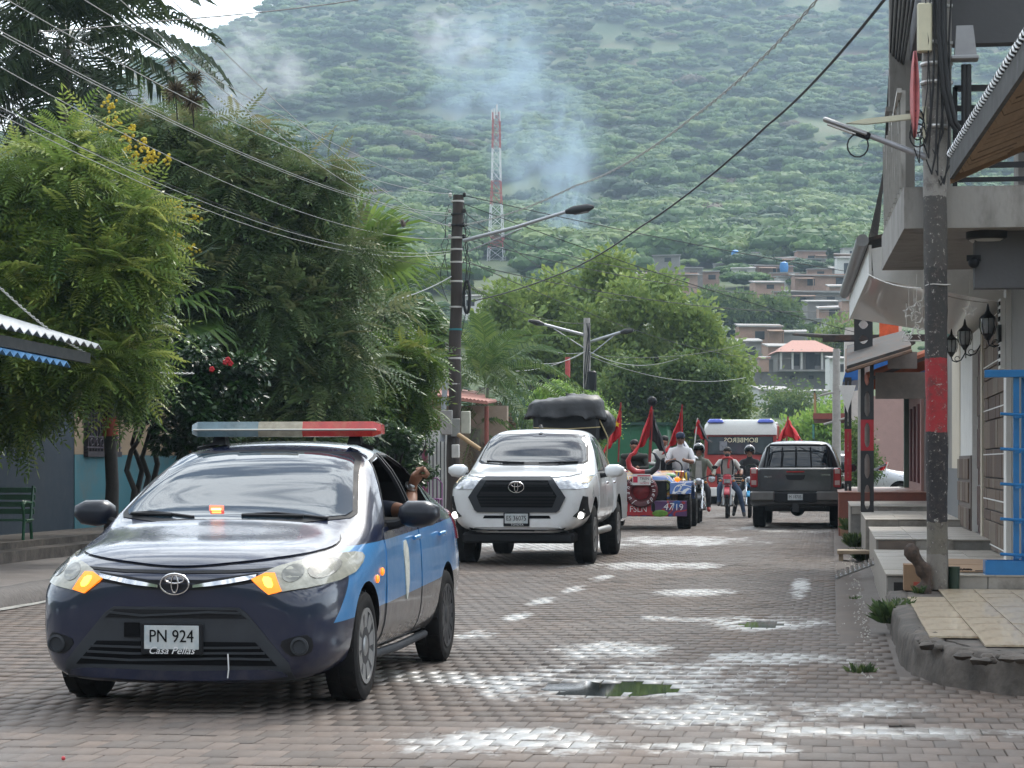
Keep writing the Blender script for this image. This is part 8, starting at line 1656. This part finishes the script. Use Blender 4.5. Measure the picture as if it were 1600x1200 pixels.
    b = MB(); b.lathe([(.17, -.0), (.10, -.03), (.03, -.05), (.001, -.05)], (-.04, -.12, .77), 20, 'Y'); b.box((-.04, -.18, .77), (.26, .02, .025)); b.obj("rim", mat("red_black_rim", (.22, .015, .02), .5, var=.5, scale=6), sw, 40)
    # hand-painted name round the tyre
    for word, a0, a1 in (("Juana", 250, 130), ("Pineda", 55, -65)):
        n = len(word)
        for i, ch in enumerate(word):
            a = radians(a0+(a1-a0)*(i+.5)/n); text("lettering", ch, .12, (-.04+.265*cos(a), -.228, .77+.265*sin(a)), (pi/2, 0 if False else (-(a-pi/2)), 0), WHITE_L, sw, shear=.3)
    # bull horns, red and black, with the train sign under them
    for s, m in ((-1, mat("red_horn", (.42, .02, .025), .35, var=.1, coat=.4)), (1, mat("black_horn", (.015, .015, .018), .3, var=.1, coat=.5))):
        b = MB(); b.tube([(s*.04, -.15, 1.14), (s*.16, -.16, 1.15), (s*.27, -.17, 1.24), (s*.30, -.18, 1.38), (s*.24, -.2, 1.50), (s*.17, -.2, 1.54)], [.06, .065, .06, .05, .03, .008], 10); b.obj("horn", m, t, 60)
    b = MB(); b.box((0, -.13, 1.14), (.2, .1, .12), bev=.02); b.obj("horn_mount", mat("red_horn", (.42, .02, .025), .35), t, 40)
    b = MB(); b.box((-.03, -.235, 1.0), (.36, .012, .22)); sg = b.obj("sign_board", WHITE_W, t, None); RI = mat("sign_red_ink", (.5, .02, .06), .6)
    text("lettering", "TREN", .075, (.03, -.243, 1.015), (pi/2, 0, 0), INK, sg); text("lettering", "DEL", .032, (.03, -.243, .96), (pi/2, 0, 0), INK, sg); text("lettering", "NORTE", .055, (.03, -.243, .925), (pi/2, 0, 0), RI, sg); b = MB(); b.box((.02, -.243, 1.075), (.26, .004, .022)); b.box((-.15, -.243, 1.0), (.09, .004, .12)); b.obj("red_print", RI, sg, None)
    b = MB(); b.tube([(.5+.17*cos(a), 1.55+.07*sin(a), 1.22+.16*sin(a)) for a in np.linspace(0, 2*pi, 20)], .016, 6, closed=True); b.cyl((.5, 1.55, 1.22), (.5, 1.25, 1.05), .015, n=6); b.obj("steering_wheel", BLACK_P, t, 60)
    for s in (-1, 1): b = MB(); b.box((s*.42, 2.25, 1.0), (.5, .5, .14), bev=.04); b.box((s*.42, 2.48, 1.22), (.5, .12, .42), bev=.04); b.obj("seat", BLACK_P, t, 40)
    b = MB(); b.ball((.48, .75, 1.07), (.12, .10, .05), 12, 6); b.obj("heart_ring", mat("heart_green", (.22, .42, .20), .5), t, 60)
    M = Matrix.Translation((x, y, 0)) @ Matrix.Rotation(radians(.5), 4, 'Z')
    wht, drk = mat("white_tee", (.66, .66, .67), .85, var=.08, scale=6), mat("dark_olive_shawl", (.03, .035, .028), .9, var=.25)
    def seated(lbl, sx, z, ms, reach, cap=None, hair=True):
        J = {'pelvis': (0, 0, .12, .14), 'waist': (0, -.02, .28, .14), 'chest': (0, -.04, .50, .165), 'neck': (0, -.05, .68, .058), 'jaw': (0, -.07, .78, .074), 'crown': (0, -.05, .86, .09)}; E = [('pelvis', 'waist', 0), ('waist', 'chest', 0), ('chest', 'neck', 0), ('neck', 'jaw', 1), ('jaw', 'crown', 1)]
        for s, n in ((1, 'r'), (-1, 'l')):
            J['sh'+n] = (s*.20, -.04, .60, .075); J['el'+n] = (s*.28, -.20, .36, .055); J['wr'+n] = (s*.12, -.44, .36+reach, .036); J['ha'+n] = (s*.08, -.52, .38+reach, .042); J['hip'+n] = (s*.11, -.02, .10, .11); J['kn'+n] = (s*.14, -.45, .08, .08); J['an'+n] = (s*.14, -.55, -.30, .05)
            E += [('chest', 'sh'+n, 0), ('sh'+n, 'el'+n, 0), ('el'+n, 'wr'+n, 1 if reach else 0), ('wr'+n, 'ha'+n, 1), ('pelvis', 'hip'+n, 2), ('hip'+n, 'kn'+n, 2), ('kn'+n, 'an'+n, 2)]
        p = person("person", lbl, M @ Vector((sx, 2.22, z)), radians(.5), J, E, ms); head_bits(p, (0, -.075, .84), cap=cap, hair=hair); return p
    jn = mat("blue_jeans", (.035, .06, .11), .85)
    seated("person in white t-shirt and navy cap driving the painted jeep", .60, .98, [wht, SKIN, jn], .04, mat("navy_cap", (.012, .02, .05), .7))
    w = seated("person with tied back dark hair and dark shawl riding in the painted jeep", -.36, .86, [drk, SKIN, jn], 0.0)
    b = MB(); b.tube([(.23*cos(a), -.02+.17*sin(a), .60) for a in np.linspace(0, 2*pi, 16)], .07, 8, closed=True); b.obj("shawl", drk, w, 60)
    b = seated("person in pale top seated behind the jeep driver", .25, .80, [mat("pale_top", (.55, .54, .50), .8), SKIN, jn], 0.0); b.location = M @ Vector((.22, 2.9, .95))
    # the yellow cloth over the jeep side
    b = MB(); V = []
    for i in range(7):
        for j in range(5): V.append((.74+.02*sin(i*2)+.01*j, 1.55+.14*i, 1.12-.10*j+.02*sin(i*1.7+j)))
    b.add(V, [(i*5+j, i*5+j+1, i*5+6+j, i*5+5+j) for i in range(6) for j in range(4)]); o = b.obj("cloth", mat("yellow_cloth", (.60, .40, .02), .8, var=.15), None, 60); o.matrix_world = M; o.modifiers.new("t", 'SOLIDIFY').thickness = .012; tag(o, "bright yellow cloth draped over the jeep's side by the driver", "cloth")
    # flags hanging furled on their poles
    def flag(lbl, top, base, d, w, mats, drop, pole_m, side=-1, ball=False):
        a, c = W(*top, d), W(*base, d); t = thing("flag", lbl, "flag", c); b = MB(); b.cyl((0, 0, 0), a-c, .018, n=8); b.obj("pole", pole_m, t, 50); ax = a-c; n = 14; rows = 4*len(mats)
        ln = ax.length; nu = 7
        for k, m in enumerate(mats):
            b = MB(); V = []
            for i in range(n+1):
                q = i/n
                for j in range(nu):
                    u = (k+j/(nu-1))/len(mats); fold = sin(u*13+q*3.2+px_seed(lbl))
                    x_ = side*w*(.15+.85*q)*(u**.8)*(1+.12*fold); z_ = -ln*drop*(q*.58+.40*u*(.75+.25*q))+.02*fold
                    p = ax*(1-q*drop*.58); V.append((p.x+x_-side*w*.10*q, p.y+.085*fold*(.25+u), ax.z+z_+.03*sin(u*6+q*9)*q))
            b.add(V, [(i*nu+j, i*nu+j+1, i*nu+nu+1+j, i*nu+nu+j) for i in range(n) for j in range(nu-1)]); o = b.obj("cloth", m, t, 60); o.modifiers.new("t", 'SOLIDIFY').thickness = .008
        if ball: b = MB(); b.ball(ax, .10, 12, 8); b.obj("finial", BLACK_P, t, 60)
        return t
    fr = mat("red_flag_cloth", (.50, .012, .018), .75, var=.12, scale=5); fb = mat("black_flag_cloth", (.016, .015, .018), .8, var=.15); fw = mat("white_flag_cloth", (.62, .62, .64), .8, var=.08); fblu = mat("blue_flag_cloth", (.02, .05, .26), .8, var=.1); pm = mat("red_flag_pole", (.28, .03, .03), .6); wp = mat("white_flag_pole", (.6, .58, .55), .6)
    f = flag("red flag with yellow star hanging at the jeep's passenger side", (970, 629), (966, 722), 46.5, .42, [fr], .95, pm)
    p5 = [((1 if k % 2 == 0 else .42)*.07*sin(pi*k/5), (1 if k % 2 == 0 else .42)*.07*cos(pi*k/5)) for k in range(10)]; b = MB(); b.prism(p5, -.10, -.09, 'Y', c=(-.02, 0, .78)); b.obj("star", mat("yellow_star", (.7, .45, .02), .6), f, None); f.location.z += 0
    f = flag("red and black party flag on a black ball topped pole in the jeep", (1019, 627), (1014, 722), 46, .44, [fr, fr], .97, pm, -1, True); f2 = flag("black half of the party flag beside the ball topped pole", (1020, 640), (1016, 722), 45.9, .40, [fb], .97, pm, 1)
    flag("red flag with blue and white hem hanging behind the jeep driver", (1066, 632), (1062, 722), 47, .42, [fr], .92, pm)
    flag("blue and white striped flag hanging beside the red one behind the jeep driver", (1066, 680), (1065, 726), 46.9, .34, [fblu, fw], .9, wp, 1)
    flag("small red and black flag on a white stick left of the fire engine", (1090, 653), (1084, 705), 62, .5, [fr, fb], .8, wp, 1)
    flag("plain red flag standing behind the cab of the grey pickup", (1231, 651), (1228, 702), 55, .52, [fr, fr], .95, pm, 1)
    flag("second plain red flag fold behind the cab of the grey pickup", (1231, 652), (1229, 702), 55.2, .36, [fr], .95, pm, -1)
    c = flag("red cloth flag with black edge lying low beyond the near lattice post", (1388, 722), (1382, 738), 56, .5, [fr, fb], .9, wp, -1)
build_jeep()

def build_fire_engine():
    d = 72; x, y = XD(1157, d); t = thing("fire_engine", "red fire engine with white roof and mirrored lettering over its windscreen", "fire engine", (x, y, 0), radians(.3)); red = mat("fire_red_paint", (.36, .025, .022), .35, var=.06, coat=.6, dirt=(.25, .06, .05), dirt_amt=.3); wht = mat("fire_white_paint", (.70, .69, .66), .4, var=.05, coat=.5)
    V = []; secs = [(0, .42, 1.15), (.05, .42, 1.17), (.25, .42, 1.18), (2.0, .42, 1.18)]
    b = MB()
    for yy, z0, w in secs: V += [(-w, yy, z0), (-w, yy+.0, 1.45), (-w*.985, yy+(.06 if yy < .2 else 0), 2.22), (w*.985, yy+(.06 if yy < .2 else 0), 2.22), (w, yy, 1.45), (w, yy, z0)]
    b.add(V, [(i*6+j, i*6+(j+1) % 6, i*6+6+(j+1) % 6, i*6+6+j) for i in range(3) for j in range(6)]+[tuple(range(6)), tuple(18+j for j in range(6))]); b.obj("cab", red, t, 30)
    b = MB(); V = []
    for yy, z0, z1, w in ((.02, 2.24, 2.55, 1.16), (.12, 2.24, 2.70, 1.15), (.5, 2.24, 2.74, 1.14), (2.0, 2.24, 2.74, 1.14)): V += [(-w, yy, z0), (-w, yy, z1-.15), (-w*.9, yy, z1), (w*.9, yy, z1), (w, yy, z1-.15), (w, yy, z0)]
    b.add(V, [(i*6+j, i*6+(j+1) % 6, i*6+6+(j+1) % 6, i*6+6+j) for i in range(3) for j in range(6)]+[tuple(range(6)), tuple(18+j for j in range(6))]); b.obj("roof", wht, t, 35)
    bl = mat("blue_beacon", (.02, .06, .42), .2, var=.1, coat=.6)
    for s in (-1, 1): b = MB(); b.box((s*.80, .12, 2.68), (.54, .30, .14), taper=.85, bev=.04); b.obj("beacon", bl, t, 40)
    b = MB(); b.prism([(-1.06, 1.60), (1.06, 1.60), (1.04, 2.19), (-1.04, 2.19)], -.012, .05, 'Y'); b.obj("windscreen_seal", BLACK_P, t, None); b = MB(); b.prism([(-1.03, 1.63), (1.03, 1.63), (1.01, 2.16), (-1.01, 2.16)], -.020, .04, 'Y'); ws = b.obj("windscreen", mat("fire_windscreen", (.05, .058, .07), .05, var=.4, scale=2, coat=.6), t, None)
    text("lettering", "BOMBEROS", .21, (.02, -.030, 2.06), (pi/2, 0, 0), mat("cream_lettering", (.70, .66, .45), .5), ws, sx=-1.02)
    for s in (-.55, .35): b = MB(); b.tube([(s+.35, -.035, 1.62), (s, -.03, 1.74)], .014, 5); b.obj("wiper", BLACK_P, t, None)
    b = MB(); b.box((-.55, -.03, 1.88), (.24, .01, .30), bev=.08); b.obj("driver_silhouette", mat("driver_pale_shirt", (.20, .20, .22), .8, var=.4, scale=9), ws, 40)
    b = MB(); b.box((0, -.08, .40), (2.3, .22, .30), bev=.03); b.obj("bumper", wht, t, 40); b = MB(); b.box((0, -.02, .82), (1.5, .05, .34), bev=.02); g = b.obj("grille", BLACK_P, t, 40)
    for k in range(4): b = MB(); b.box((0, -.05, .70+.08*k), (1.4, .02, .025)); b.obj("grille_bar", CHROME, g, None)
    for s in (-1, 1):
        b = MB(); b.lathe([(.12, .02), (.11, -.02), (.05, -.04), (.001, -.045)], (s*.92, -.02, .82), 16, 'Y'); b.obj("headlight", LENS_B, t, 50); b = MB(); b.prism([(s*.28, .92), (s*.52, .92), (s*.52, 1.45), (s*.28, 1.45)][::s], -.006, .0, 'Y'); b.obj("white_stripe", wht, t, None)
        b = MB(); b.tube([(s*1.16, .1, 2.1), (s*1.34, -.05, 2.08), (s*1.34, -.05, 1.7)], .02, 6); b.box((s*1.36, -.05, 1.86), (.18, .06, .42), bev=.02); b.obj("mirror", BLACK_P, t, 40)
        b = MB(); b.box((s*1.185, 1.1, 1.85), (.03, 1.0, .55), bev=.02); b.obj("side_window", GLASS_D, t, 40); b = MB(); b.box((s*1.185, .95, 1.0), (.02, 1.2, 1.0), bev=.01); b.obj("door", red, t, 40)
        for yy in (1.1, 4.6): wheel(t, (s*.95, yy, .47), .47, .30, .25, ALLOY, 8, s)
    b = MB(); b.box((0, 4.1, 1.55), (2.36, 4.0, 2.1), bev=.05); b.obj("body", red, t, 30); b = MB(); b.box((0, 4.1, 2.64), (2.3, 4.0, .10), bev=.03); b.obj("body_roof", wht, t, 30)
    for s in (-1, 1):
        for k in range(3): b = MB(); b.box((s*1.19, 2.85+1.25*k, 1.55), (.02, 1.1, 1.2), bev=.01); b.obj("locker_shutter", mat("locker_grey", (.38, .38, .38), .4, .5, var=.1), t, None)
    b = MB(); b.box((-.02, -.012, 1.30), (.5, .01, .06)); b.obj("faded_print", wht, t, None)
build_fire_engine()

def build_load():
    p = W(884, YH, 33.9); tarp = mat("black_tarpaulin", (.014, .014, .016), .5, var=.3, scale=5, bump=1.0, bscale=9); t = thing("tarped_load", "tall load under a black tarpaulin in the bed of the white pickup", "load", (p.x, p.y, 0), YAW)
    b = MB(); b.box((0, 0, 1.34), (.98, 1.15, 1.60), bev=.05); b.obj("crate", mat("black_box_cloth", (.014, .014, .016), .7, var=.2), t, 40)
    V = []; n = 56; m = 10; sk = 4
    for i in range(m+sk+1):
        th = pi*.5*min(i, m)/m; dn = max(0, i-m)/sk
        for j in range(n):
            a = 2*pi*j/n; ca, sa = cos(a), sin(a); q = (abs(ca)**4+abs(sa)**4)**(-1/4.0); g = sin(th)**.8 if i < m else 1+.05*dn
            x_ = .57*q*ca*g; y_ = .66*q*sa*g; w = .030*noise.noise(Vector((x_*5, y_*5, i*.3)))+.028*noise.noise(Vector((x_*13, y_*13, 3))); fo = .035*sin(a*9+2*noise.noise(Vector((ca*2, sa*2, 4))))*(dn+.15*(th/1.57)**4)
            V.append((x_+w*.5+fo*ca, y_+w*.5+fo*sa, 2.13+.20*max(0, cos(th))**.5*(1+.25*ca)+w-.13*dn*(1+.35*noise.noise(Vector((ca*3, sa*3, 8))))))
    m = m+sk
    b = MB(); b.add(V, [(i*n+j, (i+1)*n+j, (i+1)*n+(j+1) % n, i*n+(j+1) % n) for i in range(m) for j in range(n)]); o = b.obj("tarpaulin", tarp, t, 50); o.modifiers.new("t", 'SOLIDIFY').thickness = .01
    V = []; fs = []; b = MB()
    for i in range(9):
        for j in range(12): th = pi*i/8; a = 2*pi*j/12; r = 1+.3*noise.noise(Vector((sin(th)*cos(a)*2.2, sin(th)*sin(a)*2.2, cos(th)*2.2))); V.append((.58+.17*r*sin(th)*cos(a), -.1+.3*r*sin(th)*sin(a), 1.90+.22*r*cos(th)))
    b.add(V, [(i*12+j, (i+1)*12+j, (i+1)*12+(j+1) % 12, i*12+(j+1) % 12) for i in range(8) for j in range(12)]); b.obj("tarpaulin_bundle", tarp, t, 70)
    b = MB(); b.tube([(.45, -.5, 2.05), (.62, -.45, 1.7), (.60, -.35, 1.4), (.66, -.3, 1.25)], .012, 6); b.tube([(-.5, -.6, 1.85), (0, -.64, 1.83), (.5, -.6, 1.86)], .008, 5); b.obj("cord", mat("straw_cord", (.42, .34, .18), .8), t, 60)
build_load()

def build_sedan_people():
    M = yaris.matrix_basis.copy(); Mi = M.inverted(); L = lambda px, py, d: Mi @ W(px, py, d); rz = yaris.rotation_euler[2]
    shirt = mat("dark_uniform", (.02, .025, .04), .85, var=.2); J = {'pelvis': (.40, 2.28, .80, .10), 'chest': (.42, 2.20, 1.00, .12), 'neck': (.42, 2.16, 1.12, .05), 'jaw': (.42, 2.13, 1.17, .06), 'crown': (.42, 2.15, 1.25, .075), 'sh': (.55, 2.18, 1.03, .06), 'el': (.62, 2.02, .88, .045)}
    p = person("person", "shaded driver inside the open front window of the police sedan", M.translation, rz, J, [('pelvis', 'chest', 0), ('chest', 'neck', 0), ('neck', 'jaw', 1), ('jaw', 'crown', 1), ('chest', 'sh', 0), ('sh', 'el', 0)], [shirt, SKIN]); head_bits(p, (.42, 2.10, 1.225), s=.85)
    el, wr, hd = L(646, 786, 14.75), L(641, 762, 14.7), L(650, 746, 14.65)
    J = {'pelvis': (.35, 2.92, .80, .10), 'chest': (.38, 2.90, .98, .12), 'neck': (.36, 2.88, 1.12, .05), 'jaw': (.35, 2.86, 1.18, .06), 'crown': (.35, 2.88, 1.26, .075), 'sh': (.58, 2.86, 1.02, .065), 'el': (max(.72, el.x-.02), 2.72, 1.0, .05), 'fa': tuple((el*.4+wr*.6))+(.042,), 'wr': tuple(wr*.55+hd*.45)+(.031,), 'ha': tuple(hd)+(.044,), 'kn': tuple(hd+Vector((.03, -.015, .035)))+(.036,)}
    f = []
    E = [('pelvis', 'chest', 0), ('chest', 'neck', 0), ('neck', 'jaw', 1), ('jaw', 'crown', 1), ('chest', 'sh', 0), ('sh', 'el', 1), ('el', 'fa', 1), ('fa', 'wr', 1), ('wr', 'ha', 1), ('ha', 'kn', 1)]
    p = person("person", "passenger raising a bare forearm and loose fist out of the sedan's rear window", M.translation, rz, J, E, [shirt, SKIN]); k = Vector(J['kn'][:3]); b = MB()
    for i in range(4):
        o = k+Vector((.010, -.030+.020*i, .012-.006*abs(i-1))); b.tube([o+Vector((-.03, 0, .01)), o+Vector((.022, 0, .012)), o+Vector((.040, 0, -.012)), o+Vector((.024, 0, -.034)), o+Vector((.002, 0, -.030))], [.011, .0115, .0105, .0095, .007], 8)
    b.tube([k+Vector((-.03, -.045, -.02)), k+Vector((.005, -.055, .012)), k+Vector((.03, -.045, .035))], [.013, .011, .008], 8); b.obj("fingers", SKIN, p, 60)
    b = MB(); w = Vector(J['wr'][:3]); ax = (hd-wr).normalized(); e1 = ax.orthogonal().normalized(); e2 = ax.cross(e1); b.tube([w-ax*.03+(e1*cos(a)+e2*sin(a))*.034 for a in np.linspace(0, 2*pi, 16)], .010, 6, closed=True); b.ball(w-ax*.03+Vector((.01, -.036, 0)), (.022, .012, .022), 10, 6); b.obj("watch", mat("silver_watch", (.5, .5, .5), .3, .8), p, 60)
build_sedan_people()
# ================================================================== weeds along the gutter, litter
WEED = leaf_mat("weed_leaf", (.060, .105, .03), (.14, .17, .06), (.025, .048, .018), .3, .5)
def build_weeds():
    rng = np.random.default_rng(77)
    L = [(1394, 958, 17.4, .16, 260, "bushy green weed growing out of the broken kerb edge"), (1412, 946, 17.9, .10, 120, "small weed tuft on the tile edge beside the bushy kerb weed"), (1345, 1050, 14.2, .09, 90, "dry low weed by the gutter puddle in the near corner"), (1350, 868, 30.5, .16, 160, "green weed in the gutter under the plank step"), (1338, 845, 34.5, .2, 160, "weeds in the gutter beyond the plank step"), (1436, 922, 18.8, .06, 70, "weed sprigs at the foot of the dark stump"), (1331, 820, 40, .2, 160, "grey green weeds by the far terrace corner"), (1332, 938, 21.8, .07, 60, "tiny grass tuft in the joint beside the gutter apron")]
    for px, py, d, r, n, lb in L:
        c = W(px, py, d); V = []; Q = []; T = []
        for i in range(n):
            a = rng.uniform(0, 2*pi); q = r*math.sqrt(rng.uniform(0, 1))*.6; h = r*rng.uniform(.3, 1.25); b0 = np.array([q*cos(a), q*sin(a), -r*.5]); tip = b0+np.array([cos(a)*r*rng.uniform(.1, .9), sin(a)*r*rng.uniform(.1, .9), h]); mid = (b0+tip)/2+np.array([0, 0, h*.2]); e = np.cross(tip-b0, rng.normal(size=3)); e /= np.linalg.norm(e)+1e-9; w = r*rng.uniform(.05, .20); o = len(V)
            V += [b0, mid+e*w, tip, mid-e*w]; T += [rng.uniform(.1, .9)]*4; Q.append((o, o+1, o+2, o+3))
        o = link("weed", np_mesh("weed", V, Q, T), None, [WEED]); o.location = c; tag(o, lb, "weed", "weeds along the right gutter")
    # crumbs of gravel strewn by the gutter
    V = []; Q = []; rn = random.Random(3)
    for k in range(900):
        y = rn.uniform(13.5, 34); x = rn.gauss(.32, .10) if rn.random() < .6 else rn.uniform(-6, .2); s = rn.uniform(.005, .016)*(1 if x > .1 else .6); z = (-.02 if x > .3 else .01) if x > .0 else road_z(x, y)+.004; o = len(V)
        V += [(x+s*rn.uniform(.6, 1), y, z), (x, y+s, z), (x-s*rn.uniform(.6, 1), y, z), (x, y-s, z), (x+rn.uniform(-s, s)*.4, y, z+s*1.1)]; Q += [(o, o+1, o+4), (o+1, o+2, o+4), (o+2, o+3, o+4), (o+3, o, o+4)]
    tag(link("gravel", np_mesh("gravel", V, Q), None, [mat("pale_grit", (.30, .28, .25), .8, var=.5, scale=30)]), kind='stuff')
    b = MB(); b.ball((0, 0, 0), .010, 8, 5); o = b.obj("red_bottlecap", mat("red_cap", (.5, .05, .06), .5), None, 60); o.location = G(99, 1189)+Vector((0, 0, .012)); tag(o, "tiny red bottle cap lying on the bricks at the bottom left", "bottle cap")  # red bottle cap, shaped as a small ball
    b = MB(); b.ball((0, 0, 0), (.22, .16, .07), 10, 6); o = b.obj("plastic_bag", WHITE_W, None, 60); o.location = (*XD(1228, 60), .05); tag(o, "white plastic bag lying on the road beneath the grey pickup", "bag")
build_weeds()
